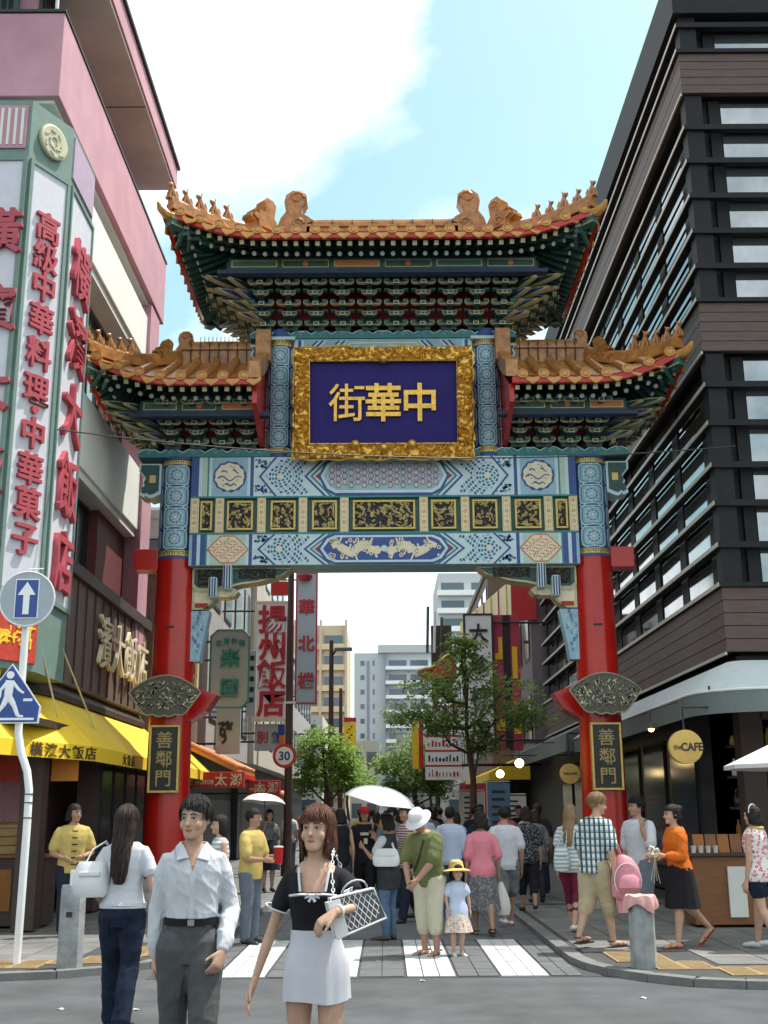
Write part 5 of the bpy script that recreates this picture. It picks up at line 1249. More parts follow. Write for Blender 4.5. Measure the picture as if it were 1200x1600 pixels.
# ---------------- far towers
def tower(name, x0, x1, y0, y1, h, wall, label, style):
    t = thing(name, ((x0+x1)/2, (y0+y1)/2, 0), label, 'tower')
    bx(x0, x1, y0, y1, 0, h).build('wall', wall, t)
    n = int((h-3)/1.62) if style != 'white' else int((h-3)/1.75)
    for f in range(n):
        z = h - 1.3 - f*((h-3)/n)
        if style == 'tan':
            for k in range(3):
                a = x0 + (x1-x0)*(k+.14)/3; b_ = x0 + (x1-x0)*(k+.86)/3
                bx(a, b_, y0-.05, y0+.1, z-.25, z+.45).build('window', m_win, t)
            bx(x0-.05, x1+.05, y0-.35, y0-.02, z-.75, z-.28).build('balcony', mat('balcony_cream', (0.66, 0.52, 0.32), rough=0.8, var=0.06), t)
        elif style == 'white':
            xm = x0 + (x1-x0)*.39
            for k, u in enumerate((.42, .70)):
                bx(x0 + (x1-x0)*(.44 + .27*k), x0 + (x1-x0)*(.66 + .27*k), y0-.06, y0+.1, z-.4, z+.35).build('window', m_win, t)
            bx(x0 + (x1-x0)*.08, x0 + (x1-x0)*.13, y0-.05, y0+.1, z-.3, z+.3).build('window', m_win, t)
            bx(x0 + (x1-x0)*.235, x0 + (x1-x0)*.255, y0-.05, y0+.1, z-.35, z+.35).build('window', m_win, t)
            bx(xm, x1, y0-.9, y0-.06, z-.95, z-.5).build('balcony', m_swhite, t)
        else:
            for k in range(3): bx(x0 + (x1-x0)*(k+.1)/3, x0 + (x1-x0)*(k+.85)/3, y0-.05, y0+.1, z-.4, z+.35).build('window', m_win, t)
            bx(x0-.1, x1+.1, y0-.6, y0-.06, z-.95, z-.45).build('balcony', m_swhite, t)
    if style == 'white':
        bx(x0 + (x1-x0)*.16, x0 + (x1-x0)*.19, y0-.08, y0+.05, 2, h-1).build('stair_strip', mat('grey_strip', (0.25, 0.27, 0.32), rough=0.7, var=0.05), t)
        bx(x0 + (x1-x0)*.385, x0 + (x1-x0)*.395, y0-.95, y0+.05, 2, h).build('corner_edge', mat('grey_strip', (0.25, 0.27, 0.32)), t)
        bx(x0 + (x1-x0)*.3, x1+.1, y0-.5, y1, h, h+1.0).build('roof_house', wall, t)
    if style == 'tan':
        for k in range(4): bx(x0 + (x1-x0)*k/3-.1, x0 + (x1-x0)*k/3+.1, y0-.4, y0, 2, h+.4).build('pier', wall, t)
    return t
tower('apartment_tower', -9.5, -3.2, 95, 108, 16.6, m_tan, 'cream apartment tower with stacked balconies in the distance on the left', 'tan')
tower('office_tower', -4.0, 6.3, 150, 165, 21.6, m_pale, 'white office tower closing the view at the end of the street', 'white')
tower('balcony_tower', 5.2, 14, 110, 122, 24.0, m_pale, 'grey balcony tower showing over the red signs on the right', 'grey')
for k, (x, y, h_, wd) in enumerate(((-8.5, 80, 8, 4.2), (8.2, 84, 9, 4), (-3.6, 118, 8.5, 3), (4.4, 125, 9.5, 3.2), (-10, 135, 13, 3))):
    t = thing('street_end_block', (x, y, 0), ('low pale block beyond the left shops', 'low pale block beyond the right shops', 'small grey block below the white tower on its left', 'small grey block below the white tower on its right', 'narrow block far behind the cream apartment tower')[k], 'building')
    bx(x-wd, x+wd, y, y+8, 0, h_).build('wall', (m_grey2, m_grey1)[k % 2], t)
    for f in range(int(h_/2.5)):
        for j in range(4): bx(x-wd+wd*2*(j+.15)/4, x-wd+wd*2*(j+.8)/4, y-.05, y+.1, 1+f*2.5, 2.4+f*2.5).build('window', m_win, t)
# ---------------- signs on the left side
def board(name, x0, x1, y, z0, z1, body, label, edge=None, th=.14, chars='', csize=.6, cmat=None, gap=None, top=.1, bold=.012, mount=None):
    t = thing(name, ((x0+x1)/2, y, z0), label, 'sign')
    bx(x0, x1, y, y+th, z0, z1).build('board', body, t, bevel=.01)
    if edge:
        for (a, b_, c, d) in ((x0-.03, x0+.03, z0-.03, z1+.03), (x1-.03, x1+.03, z0-.03, z1+.03), (x0+.03, x1-.03, z0-.03, z0+.03), (x0+.03, x1-.03, z1-.03, z1+.03)):
            bx(a, b_, y-.02, y+th+.01, c, d).build('board_edge', edge, t)
    if chars:
        n = len(chars); g = gap or (z1-z0-top*2)/n
        for k, c in enumerate(chars): char(c, ((x0+x1)/2, y-.025, z1-top-g*(k+.5)), csize, cmat, t, depth=.05, bold=bold)
    if mount:
        for z in (z0+.25, z1-.25): MB().tube([(x0 if mount < 0 else x1, y+th/2, z), (mount, y+th/2, z)], .03, 8).build('bracket_arm', m_frame, t)
    return t
t = thing('paradise_sign', (-3.63, 27, 3.9), 'pale board with notched teal border and two large teal characters', 'sign')
o = [(-4.09, 4.1), (-3.93, 3.95), (-3.34, 3.95), (-3.18, 4.1), (-3.18, 5.62), (-3.34, 5.77), (-3.93, 5.77), (-4.09, 5.62)]
MB().prism(o, lambda u, v, d: (u, d, v), 27.16, 27.0).build('board', m_sgrey, t)
MB().tube([(u, 26.99, v) for u, v in o + [o[0]]], .022, 6).build('board_edge', m_tealtx, t)
for (c, z, s_) in (('楽', 5.1, .46), ('園', 4.4, .46)): char(c, (-3.63, 26.97, z), s_, m_tealtx, t, depth=.04, bold=.009)
for k, c in enumerate('広東料理'): 
    a = (k-1.5)*.3; char(c, (-3.63 + .62*math.sin(a), 26.97, 5.5 - .5*(1-math.cos(a))), .16, m_tealtx, t, depth=.02, bold=.002)
for z in (4.2, 5.5): MB().tube([(-4.09, 27.08, z), (-4.95, 27.08, z)], .03, 8).build('bracket_arm', m_frame, t)
t = board('restaurant_sign', -3.73, -2.76, 33, 4.12, 7.5, m_swhite, 'tall white board with four dark red characters beside the brown pole', m_cream, chars='揚州飯店', csize=.84, cmat=m_redtx, bold=.02, mount=-4.75)
bx(-3.3, -2.75, 32.95, 33.2, 7.72, 8.1).build('top_lightbox', m_redsign, t)
t = board('annex_sign', -3.7, -2.85, 33.1, 3.28, 4.02, m_sgrey, 'small white annex board under the tall board with red characters', None, mount=-4.75)
for k, c in enumerate('別館'): char(c, (-3.48+.42*k, 33.08, 3.65), .34, m_redtx if k == 0 else m_sblue, t, depth=.02, bold=.006)
bx(-3.03, -2.84, 33.07, 33.1, 3.72, 3.99).build('blue_strip', m_sblue, t); bx(-3.0, -2.84, 33.07, 33.1, 3.3, 3.7).build('yellow_strip', m_posterY, t)
t = board('far_restaurant_sign', -3.25, -2.5, 42, 5.4, 10.2, m_sgrey, 'tall pale board with dark red characters right of the brown pole', m_redtx, chars='華北楼', csize=.6, cmat=m_redtx, gap=1.35, top=.6, bold=.014, mount=-4.5)
MB().lathe([(.001, .0), (.2, .02), (.28, .18), (.26, .18)], (-2.95, 41.95, 9.9), 16, cap=False).build('bowl_emblem', m_redtx, t, smooth=True)
t = board('grey_round_sign', -4.2, -3.6, 29, 3.0, 4.15, m_sgrey, 'grey board with dark brush marks below the teal lettered board', None, mount=-4.9)
for k in range(14):
    a = random.uniform(0, PI); MB().obox((-3.9+random.uniform(-.2, .2), 28.985, 3.55+random.uniform(-.25, .2)), (.07*math.cos(a), 0, .07*math.sin(a)), (0, .01+k*.0003, 0), (-.03*math.sin(a), 0, .03*math.cos(a))).build('brush_mark', m_frame, t)
t = board('small_red_sign', -4.62, -4.28, 26.2, 4.05, 5.0, m_redsign, 'small red board with white marks touching the left red column', m_cream, chars='店', csize=.26, cmat=m_cream, mount=-4.95)
t = board('slim_white_sign', -3.58, -3.35, 30, 4.0, 5.7, m_sgrey, 'slim grey white board between the two tall character boards', None, mount=-4.7)
for k in range(5): MB().box(-3.53, -3.4, 29.98, 30.0, 4.35+k*.27, 4.47+k*.27).build('dark_mark', m_frame, t)
# red fascia signs
for k, (xa, xb, y, z0, lab) in enumerate(((-4.45, -3.28, 27.3, 2.15, 'red fascia board with white characters beside the yellow awning end'), (-3.62, -2.78, 31.0, 2.05, 'red fascia board with white characters above the small white parasol'))):
    t = thing('fascia_sign', ((xa+xb)/2, y, z0), lab, 'sign', 'red fascia boards')
    bx(xa, xb, y, y+.3, z0, z0+.36).build('board', m_redsign, t, bevel=.01)
    for j, c in enumerate('太湖'): char(c, (xb-.52+.34*j, y-.012, z0+.18), .29, m_cream, t, depth=.012, bold=.006)
    for j, c in enumerate('中国料理'): char(c, (xa+.1+.11*j, y-.012, z0+.13), .11, m_cream, t, depth=.01, bold=.001)
    for z in (z0, z0+.3): MB().tube([(xa, y+.15, z+.03), (-4.95, y+.15, z+.03)], .025, 6).build('bracket_arm', m_frame, t)
t = thing('tiled_porch', (-4.3, 29, 2.6), 'small orange tiled porch roof above the red fascia boards', 'roof')
b = MB(); b.add([(-3.55, 28.3, 2.62), (-3.55, 32, 2.62), (-4.8, 32, 3.2), (-4.8, 28.3, 3.2), (-3.55, 28.3, 2.52), (-3.55, 32, 2.52), (-4.8, 32, 3.1), (-4.8, 28.3, 3.1)], [(0,1,2,3), (7,6,5,4), (0,4,5,1), (0,3,7,4)]); b.build('roof_deck', m_redroof, t)
for k in range(13): MB().tube([(-3.53, 28.4+k*.28, 2.65), (-4.8, 28.4+k*.28, 3.24)], .06, 8).build('tile_row', m_redroof, t, smooth=True)
bx(-3.58, -3.52, 28.3, 32, 2.42, 2.53).build('eave_board', m_redsign, t)
t = thing('yellow_sign', (-1.5, 62, 4), 'small yellow board with a red top far down the street on the left', 'sign')
bx(-2.2, -1.55, 62, 62.2, 4.9, 6.2).build('board', m_yel, t); bx(-2.2, -1.55, 61.98, 62.2, 6.22, 6.45).build('board_top', m_redsign, t); MB().tube([(-2.2, 62.1, 5.6), (-4.6, 62.1, 5.6)], .05, 6).build('bracket_arm', m_frame, t)
for k in range(6): bx(-2.05+.1*(k % 3), -1.98+.12*(k % 3), 61.98, 62.0, 5.2+.15*k, 5.27+.15*k).build('dark_mark', m_frame, t)
# pole lamps
def street_lamp(x, y, h, label, arm=0, head=True):
    t = thing('street_lamp', (x, y, SW), label, 'street lamp', 'brown street lamp posts')
    MB().lathe([(.16, 0), (.16, .25), (.12, .4), (.105, 1.2), (.095, h*.6), (.075, h)], (x, y, SW), 14).build('pole', m_pole, t, smooth=True)
    if arm:
        MB().tube([(x, y, SW+h-.6), (x+arm*.5, y, SW+h-.35), (x+arm, y, SW+h-.3)], .035, 8).build('arm', m_pole, t, smooth=True)
        MB().obox((x+arm*1.25, y, SW+h-.32), (.32, 0, .0), (0, .13, 0), (0, 0, .06)).build('lamp_head', mat('lamp_grey', (0.12, 0.14, 0.2), rough=0.4, var=.1), t, bevel=.03)
    return t
t = street_lamp(-2.47, 30, 8.6, 'nearest brown lamp post carrying the speed limit sign', arm=.0)
for z in (4.3,): MB().box(-2.62, -2.3, 29.86, 29.9, z, z+.05).build('clamp', m_wsteel, t)
s_ = thing('speed_limit_sign', (-2.56, 29.8, 2.9), 'round red ringed speed limit sign reading 30 on the brown post', 'road sign')
MB().lathe([(.3, -.01), (.3, .012), (.001, .012)], (-2.56, 29.8, 2.98), 36, ax='y', cap=False).build('sign_plate', m_redsign, s_)
MB().lathe([(.225, .0), (.225, .016), (.001, .016)], (-2.56, 29.8, 2.98), 36, ax='y', cap=False).build('sign_field', m_swhite, s_)
char('30', (-2.56, 29.775, 2.98), .3, m_sblue, s_, depth=.006, bold=.008)
street_lamp(-1.95, 42, 7.6, 'second brown lamp post with an arm and flat lamp head', arm=.35)
street_lamp(-2.1, 55, 7.2, 'thin far brown lamp post behind the left tree', arm=.0)
street_lamp(2.1, 48, 7.0, 'far brown lamp post among the trees on the right', arm=0)
# ---------------- right side of the street
t = board('tall_white_sign', 2.5, 3.38, 36, 3.45, 7.6, m_swhite, 'tall white board with black brush characters rising out of the right tree', m_frame, chars='大珍樓店', csize=.62, cmat=m_black, bold=.012, mount=5.0)
t = board('crimson_sign', 3.42, 4.25, 36.2, 3.4, 7.62, m_magenta, 'crimson board with yellow blocks and a dark strip beside the tall white board', None, mount=5.2)
bx(3.72, 3.95, 36.17, 36.2, 3.4, 7.6).build('dark_strip', m_frame, t)
for (a, b_, c, d) in ((3.45, 3.7, 6.2, 6.4), (3.58, 3.7, 6.4, 6.9), (4.0, 4.16, 5.6, 6.6), (3.45, 3.72, 4.0, 4.4), (4.0, 4.2, 3.9, 4.2)): bx(a, b_, 36.165, 36.2, c, d).build('yellow_block', m_yel, t)
t = thing('red_billboard', (3.7, 40, 7.7), 'red and yellow striped billboard above the crimson board', 'billboard')
bx(4.35, 5.2, 39.0, 39.15, 7.9, 9.3).build('red_panel', m_redsign, t)
b = MB(); b.add([(2.9, 44, 7.6), (4.34, 39.1, 8.0), (4.34, 39.1, 9.3), (2.9, 44, 8.6)], [(0,1,2,3)]); b.build('striped_panel', m_cream, t)
for k in range(7):
    u = (k+.5)/7; p0 = Vector((2.9, 44, 7.6)).lerp(Vector((4.34, 39.1, 8.0)), u); p1 = Vector((2.9, 44, 8.6)).lerp(Vector((4.34, 39.1, 9.3)), u); MB().beam(p0 - Vector((.02, 0, 0)), p1 - Vector((.02, 0, 0)), .03, .1, up=(0, 1, 0)).build('stripe', m_redsign if k % 2 else m_yel, t)
MB().tube([(4.4, 39.2, 8.2), (5.2, 39.4, 8.2)], .04, 6).build('bracket_arm', m_frame, t)
t = thing('pagoda_sign', (2.2, 42, 5.5), 'dark ornate bracket sign with a red upturned roof left of the tall white board', 'sign')
bx(1.7, 2.45, 42, 42.3, 5.6, 8.2).build('dark_board', m_brown, t)
b = MB(); b.prism([(1.2, 6.5), (1.5, 6.2), (2.6, 6.35), (2.6, 7.2), (2.2, 7.0), (1.7, 6.6), (1.3, 6.6)], lambda u, v, d: (u, d, v), 41.9, 42.5); b.build('red_roof', m_redsign, t)
MB().tube([(1.2, 41.88, 6.55), (1.7, 41.88, 6.65), (2.2, 41.88, 7.05), (2.6, 41.88, 7.25)], .06, 6).build('roof_edge', m_goldp, t)
for k in range(3): MB().tube([(1.55+.25*k, 42, 7.2), (1.6+.25*k, 42, 8.9 - .2*k)], .06, 6).build('finial', m_bronze if k != 1 else m_wsteel, t)
MB().tube([(2.4, 42.2, 7.6), (4.9, 42.2, 7.6)], .06, 6).build('bracket_arm', m_frame, t)
t = thing('stacked_sign', (1.9, 37, 2.8), 'stack of white boards with dark writing and red rules behind the right tree', 'sign')
for k in range(5):
    z = 2.55 + k*.46; q = bx(1.25, 2.4, 37, 37.12, z, z+.4).build('board', m_swhite, t); bx(1.25, 2.4, 36.99, 37.12, z+.405, z+.455).build('red_rule', m_redsign, t)
    for j in range(9): bx(1.35+j*.11, 1.35+j*.11+random.uniform(.03, .08), 36.985, 37.0, z+.1, z+random.uniform(.2, .32)).build('ink_mark', m_frame if k % 2 else m_redtx, q)
bx(.85, 1.05, 37.2, 37.3, 2.9, 4.4).build('yellow_strip', m_yel, t); bx(1.06, 1.2, 37.2, 37.3, 2.9, 4.4).build('red_strip', m_redsign, t)
MB().tube([(2.4, 37.06, 3.0), (4.9, 37.06, 3.0)], .05, 6).build('bracket_arm', m_frame, t); MB().tube([(2.4, 37.06, 4.6), (4.9, 37.06, 4.6)], .05, 6).build('bracket_arm', m_frame, t)
t = thing('yellow_shop_awning', (3.9, 40, 2.9), 'narrow yellow awning over the right hand shops beyond the gate', 'awning')
b = MB(); b.add([(3.5, 40, 2.85), (3.5, 52, 2.85), (4.9, 52, 3.5), (4.9, 40, 3.5), (3.5, 40, 2.62), (3.5, 52, 2.62)], [(3,2,1,0), (0,1,5,4)]); b.add([(3.5, 40, 2.62), (3.5, 40, 2.85), (4.9, 40, 3.5), (4.9, 40, 2.62)], [(3,2,1,0)]); b.build('awning_top', m_yel, t)
for k, (x, y, z) in enumerate(((3.35, 29.5, 2.75), (3.2, 33, 2.6))):
    t = thing('globe_lamp', (x, y, z), ('glowing globe lamp under the canopy nearer the right red column', 'glowing globe lamp under the canopy further from the right red column')[k], 'lamp')
    MB().lathe([(.11*math.cos(R(a))+.001, .11*math.sin(R(a))) for a in range(-90, 91, 15)], (x, y, z), 16, cap=False).build('globe', m_lampw, t, smooth=True); MB().tube([(x, y, z+.1), (x, y, z+.5), (5.3, y, z+.5)], .015, 6).build('stem', m_frame, t)
t = thing('grey_shop_canopy', (4.8, 33, 3.2), 'long grey canopy along the louvred building beyond the gate', 'canopy')
b = MB(); b.add([(4.25, 27.6, 3.35), (4.25, 39, 3.35), (5.29, 39, 3.85), (5.29, 27.6, 3.85), (4.25, 27.6, 2.95), (4.25, 39, 2.95)], [(3,2,1,0), (0,1,5,4)]); b.add([(4.25, 27.6, 2.95), (4.25, 27.6, 3.35), (5.29, 27.6, 3.85), (5.29, 27.6, 2.95)], [(3,2,1,0)]); b.build('canopy_top', m_canval, t)
for k, (x, y, z0, z1, w_, mm) in enumerate(((3.2, 35, 1.0, 2.1, .28, 'r'), (2.95, 31, 1.1, 2.3, .3, 'b'), (2.75, 38, 1.2, 2.2, .4, 'w'), (3.55, 33, 1.2, 2.0, .35, 'w'), (3.05, 41, 2.0, 2.5, .5, 'r2'))):
    mm_ = {'r': m_redsign, 'b': mat('banner_blue', (0.1, 0.2, 0.36), rough=.6, var=.15), 'w': m_paper, 'r2': m_magenta}[mm]
    t = thing('street_banner', (x, y, SW), ('red hanging banner among the right hand shops', 'blue standing banner on the right pavement beyond the gate', 'white notice board far along the right pavement', 'white poster board near the glowing globe lamps', 'crimson shop board far along the right side')[k], 'banner')
    bx(x-w_, x+w_, y, y+.03, z0, z1).build('cloth', mm_, t); MB().tube([(x-w_, y+.03, SW), (x-w_, y+.03, z1+.05), (x+w_, y+.03, z1+.05)], .014, 6).build('pole', m_wsteel, t)
    for j in range(5): bx(x-w_*.6, x+w_*random.uniform(.2, .6), y-.006, y, z0+(z1-z0)*(.15+.16*j), z0+(z1-z0)*(.21+.16*j)).build('ink_mark', m_frame if mm != 'r' else m_cream, t)
for k, (x, y, z, c) in enumerate(((-3.45, 34.5, 2.1, 'orange'), (-3.3, 37.5, 2.1, 'orange'))):
    t = thing('paper_lantern', (x, y, z), ('nearer orange paper lantern at the left shopfronts', 'farther orange paper lantern at the left shopfronts')[k], 'lantern', 'paper lanterns at the left shops')
    MB().lathe([(.06, -.16), (.13, -.1), (.16, 0), (.13, .1), (.06, .16)], (x, y, z), 14).build('lantern_body', m_orange, t, smooth=True); MB().tube([(x, y, z+.16), (x, y, z+.4), (-4.7, y, z+.45)], .012, 5).build('hanger', m_frame, t)
# ---------------- trees
def leaf_tree(name, x, y, h, clumps, leafmat, label, seed, nleaf=5200, trunk_lean=(0, 0), lsz=.11, z0=SW):
    rnd = random.Random(seed); t = thing(name, (x, y, z0), label, 'tree', 'street trees')
    top = Vector((x+trunk_lean[0], y+trunk_lean[1], z0+h*.86))
    tb = MB(); tp = [Vector((x, y, z0)).lerp(top, k/8) + Vector((math.sin(k*1.3+seed)*.05, math.cos(k)*.04, 0)) for k in range(9)]
    tb.tube(tp, [.12*(1-k/8)*.85+.02 for k in range(9)], 10); tb.build('trunk', m_bark, t, smooth=True)
    lv = MB(); brs = MB(); per = nleaf // len(clumps)
    for (cx, cy, cz, rx, ry, rz) in clumps:
        base = min(tp, key=lambda p: (p.z - (cz-.7))**2 + .05*((p.x-cx)**2)); c = Vector((cx, cy, cz))
        mid = (base + c)/2 + Vector((rnd.uniform(-.1, .1), rnd.uniform(-.1, .1), -.12))
        brs.tube([base, mid, c], [.045, .03, .012], 6)
        for _ in range(3): brs.tube([mid.lerp(c, .5), c + Vector((rnd.uniform(-rx, rx)*.7, rnd.uniform(-ry, ry)*.7, rnd.uniform(-rz, rz)*.6))], [.018, .005], 5)
        # sprays: small groups of leaves
        ns = per // 7
        for _ in range(ns):
            while True:
                a = Vector((rnd.uniform(-1, 1), rnd.uniform(-1, 1), rnd.uniform(-1, 1)))
                if .25 < a.length < 1: break
            p = c + Vector((a.x*rx, a.y*ry, a.z*rz)); dr = Vector((rnd.uniform(-1, 1), rnd.uniform(-1, 1), rnd.uniform(-.7, .3))).normalized()
            for q in range(7):
                o_ = p + dr*(q*.05) + Vector((rnd.gauss(0, .03), rnd.gauss(0, .03), rnd.gauss(0, .02))); L_ = lsz*rnd.uniform(.6, 1.25)
                ax = Vector((rnd.gauss(0, 1), rnd.gauss(0, 1), rnd.gauss(-.3, .4))).normalized(); sd = ax.cross(Vector((rnd.gauss(0, .5), rnd.gauss(0, .5), 1))).normalized()*L_*.27
                lv.add([o_, o_+ax*L_*.5+sd, o_+ax*L_, o_+ax*L_*.5-sd], [(0,1,2,3)])
    brs.build('limbs', m_bark, t, smooth=True); lv.build('crown', leafmat, t)
    return t
leaf_tree('street_tree', 2.0, 27, 5.2, [(1.9, 27, 4.9, .75, .7, .4), (1.1, 26.8, 4.45, .9, .8, .35), (2.8, 27.1, 4.4, .85, .8, .4), (.5, 27.2, 3.85, .6, .6, .25), (1.6, 27.4, 4.0, .8, .7, .35), (2.6, 26.7, 3.75, .85, .7, .4), (3.3, 27, 3.8, .4, .6, .35), (1.2, 26.6, 3.55, .5, .5, .25), (2.2, 27, 3.2, .55, .5, .25), (1.8, 26.7, 5.35, .35, .35, .25)], m_leafd, 'airy dark green tree just beyond the gate on the right', 3, 6800, (-.1, 0), .12)
leaf_tree('street_tree', 1.05, 38, 4.0, [(.9, 38, 3.6, .8, .8, .4), (.2, 37.8, 3.1, .65, .7, .4), (1.6, 38.2, 3.1, .75, .8, .5), (.9, 38, 2.6, 1.0, .9, .5), (.3, 38, 2.3, .5, .6, .3), (1.7, 38, 2.4, .5, .6, .4)], m_leafd, 'round dense green tree in mid street on the right', 5, 6500, (-.1, 0), .13)
leaf_tree('street_tree', -1.85, 36, 4.2, [(-1.9, 36, 3.8, .75, .7, .4), (-2.4, 35.8, 3.3, .5, .6, .5), (-1.3, 36.1, 3.3, .6, .7, .45), (-1.8, 36, 2.8, .9, .8, .5), (-1.1, 36, 2.6, .45, .5, .4), (-2.4, 36, 2.5, .45, .6, .4)], m_leaf, 'bright green rounded tree beyond the gate on the left', 8, 6500, (0, 0), .12)
leaf_tree('street_tree', -2.0, 50, 4.2, [(-2.0, 50, 3.8, .9, .9, .5), (-1.4, 50, 3.0, .9, .9, .6), (-2.5, 50, 3.0, .8, .9, .6)], m_leafd, 'far dark tree behind the bright green one on the left', 9, 2600, (0, 0), .16)
leaf_tree('street_tree', 2.1, 56, 4.6, [(2.1, 56, 4.2, .9, .9, .5), (1.4, 56, 3.4, .9, .9, .6), (2.7, 56, 3.4, .9, .9, .6)], m_leafd, 'farthest tree deep in the street on the right', 10, 2600, (0, 0), .16)
leaf_tree('street_tree', -2.1, 66, 4.8, [(-2.0, 66, 4.2, 1.0, .9, .6), (-1.4, 66, 3.2, .9, .9, .7), (-2.6, 66, 3.2, .9, .9, .7)], m_leaf, 'last small tree at the end of the left pavement', 12, 2200, (0, 0), .18)
# ---------------- pole with traffic signs on the left
TP = thing('sign_pole', (-3.87, 12.9, SW), 'bent white steel pole on the left pavement carrying two road signs', 'pole')
pth = [(-3.89, 12.9, SW), (-3.885, 12.9, .75), (-3.88, 12.9, 1.5), (-3.885, 12.9, 1.85), (-3.92, 12.9, 2.05), (-4.0, 12.9, 2.25), (-4.045, 12.9, 2.45), (-4.05, 12.9, 2.7), (-4.05, 12.9, 3.5), (-4.045, 12.9, 4.24)]
MB().tube(pth, .042, 14).build('pole', m_wsteel, TP, smooth=True)
for z in (1.86, 1.95, 1.7): MB().lathe([(.046, 0), (.046, .012)], (-3.882, 12.9, z-.15), 14).build('band', m_frame, TP)
MB().tube([(-4.045, 12.9, 4.22), (-4.045, 12.86, 4.3), (-3.88, 12.86, 4.3)], .008, 5).build('finial', m_wsteel, TP)
ox, oz = -4.03, 3.945
ow = thing('one_way_sign', (ox, 12.82, oz), 'round grey sign with a white arrow on a blue panel', 'road sign')
MB().lathe([(.31, -.012), (.315, .004), (.31, .014), (.001, .012)], (ox, 12.82, oz), 44, ax='y', cap=False).build('sign_plate', m_sgrey, ow, smooth=True)
MB().tube([(ox+.31*math.cos(2*PI*k/40), 12.808, oz+.31*math.sin(2*PI*k/40)) for k in range(41)], .011, 6).build('sign_rim', m_wsteel, ow, smooth=True)
bx(ox-.135, ox+.135, 12.796, 12.81, oz-.225, oz+.225).build('blue_panel_border', m_swhite, ow); bx(ox-.123, ox+.123, 12.791, 12.80, oz-.213, oz+.213).build('blue_panel', m_sblue, ow)
MB().prism([(ox+u, oz+v) for u, v in ((-.035, -.18), (.035, -.18), (.035, .04), (.1, .04), (0, .19), (-.1, .04), (-.035, .04))], lambda u, v, d: (u, d, v), 12.783, 12.792).build('arrow', m_swhite, ow)
pc = thing('crossing_sign', (-3.95, 12.8, 2.85), 'blue pentagonal pedestrian crossing sign with a white walking figure', 'road sign')
pz = 2.56; px_ = -4.14
pen = [(-.33, 0), (.33, 0), (.345, .18), (0, .66), (-.345, .18)]
MB().prism([(px_+u, pz+v) for u, v in pen], lambda u, v, d: (u, d, v), 12.82, 12.835).build('sign_plate', m_swhite, pc)
MB().prism([(px_+u*.945, pz+.26+(v-.26)*.94) for u, v in pen], lambda u, v, d: (u, d, v), 12.812, 12.821).build('blue_field', m_sblue, pc)
yb = 12.808
fg = MB(); seg = lambda p, q, a, b_: fg.tube([(px_+p[0], yb, pz+p[1]), (px_+q[0], yb, pz+q[1])], [a, b_], 8, flat=.25, up=(0, 1, 0))
fg.lathe([(.042, -.004), (.042, .006), (.001, .006)], (px_-.01, yb, pz+.53), 16, ax='y', cap=False)
for p, q, a, b_ in (((-.01, .47), (-.02, .3), .05, .045), ((-.02, .3), (.05, .2), .04, .028), ((.05, .2), (.10, .08), .026, .02), ((-.02, .3), (-.07, .19), .04, .026), ((-.07, .19), (-.15, .09), .025, .02), ((.02, .45), (.1, .36), .02, .016), ((.1, .36), (.15, .33), .015, .012), ((-.04, .45), (-.11, .36), .02, .016), ((-.11, .36), (-.11, .28), .015, .012), ((.10, .08), (.16, .075), .016, .012), ((-.15, .09), (-.18, .085), .015, .012)): seg(p, q, a, b_)
fg.build('walking_figure', m_swhite, pc)
for (a, b_, c, d) in ((-.28, .28, .035, .06), (-.27, -.17, .24, .27), (.15, .25, .24, .27)): bx(px_+a, px_+b_, 12.806, 12.813, pz+c, pz+d).build('crossing_bar', m_swhite, pc)
# ---------------- bollards
def bollard(x, y, label, cloth, k_=1.0):
    t = thing('bollard', (x, y, SW), label, 'bollard', 'stone bollards at the crossing')
    r_ = .135; hb = .87*k_; D_ = hb-.87
    MB().lathe([(r_*1.0, 0), (r_, .02), (r_*.97, hb-.05), (r_*.9, hb-.01), (.001, hb)], (x, y, SW-.01), 8, cap=False).build('post', m_concrete, t)
    if not cloth:
        MB().tube([(x+.02, y-.04, SW+.84+D_), (x+.02, y-.04, SW+1.0+D_)], .055, 10).build('can', m_wsteel, t, smooth=True); MB().tube([(x+.03, y-.05, SW+1.0+D_), (x+.035, y-.05, SW+1.08+D_)], .012, 6).build('straw', m_frame, t)
        bx(x-.03, x+.03, y-.138, y-.12, SW+.5, SW+.55).build('slot', m_frame, t)
    else:
        m_cl = mat('pink_cloth', (0.62, 0.34, 0.32), rough=0.85, var=0.12, scale=10)
        b = MB(); n = 32
        rings = [[(x + .05*math.cos(2*PI*k/n), y + .05*math.sin(2*PI*k/n), SW+D_+.885) for k in range(n)],
                 [(x + .15*math.cos(2*PI*k/n), y + .15*math.sin(2*PI*k/n), SW+D_+.875+.01*math.sin(k*1.1)) for k in range(n)],
                 [(x + (.165+.015*math.sin(k*1.7))*math.cos(2*PI*k/n), y + (.165+.015*math.sin(k*1.7))*math.sin(2*PI*k/n), SW+D_+.82+.012*math.sin(k*.9)) for k in range(n)],
                 [(x + (.165+.025*math.sin(k*1.7))*math.cos(2*PI*k/n), y + (.165+.025*math.sin(k*1.7))*math.sin(2*PI*k/n), SW+D_+.755+.045*math.sin(k*.6+1)) for k in range(n)]]
        vs_ = [p for r in rings for p in r]; b.add(vs_, [(i*n+j, i*n+(j+1) % n, (i+1)*n+(j+1) % n, (i+1)*n+j) for i in range(3) for j in range(n)] + [tuple(range(n))[::-1]])
        o = b.build('draped_cloth', m_cl, t, smooth=True)
    return t
bollard(-3.26, 12.62, 'weathered grey bollard with a can on top in front of the stall', False, .95)
bollard(2.6, 12.42, 'weathered grey bollard with a pink cloth draped over its top', True, .78)
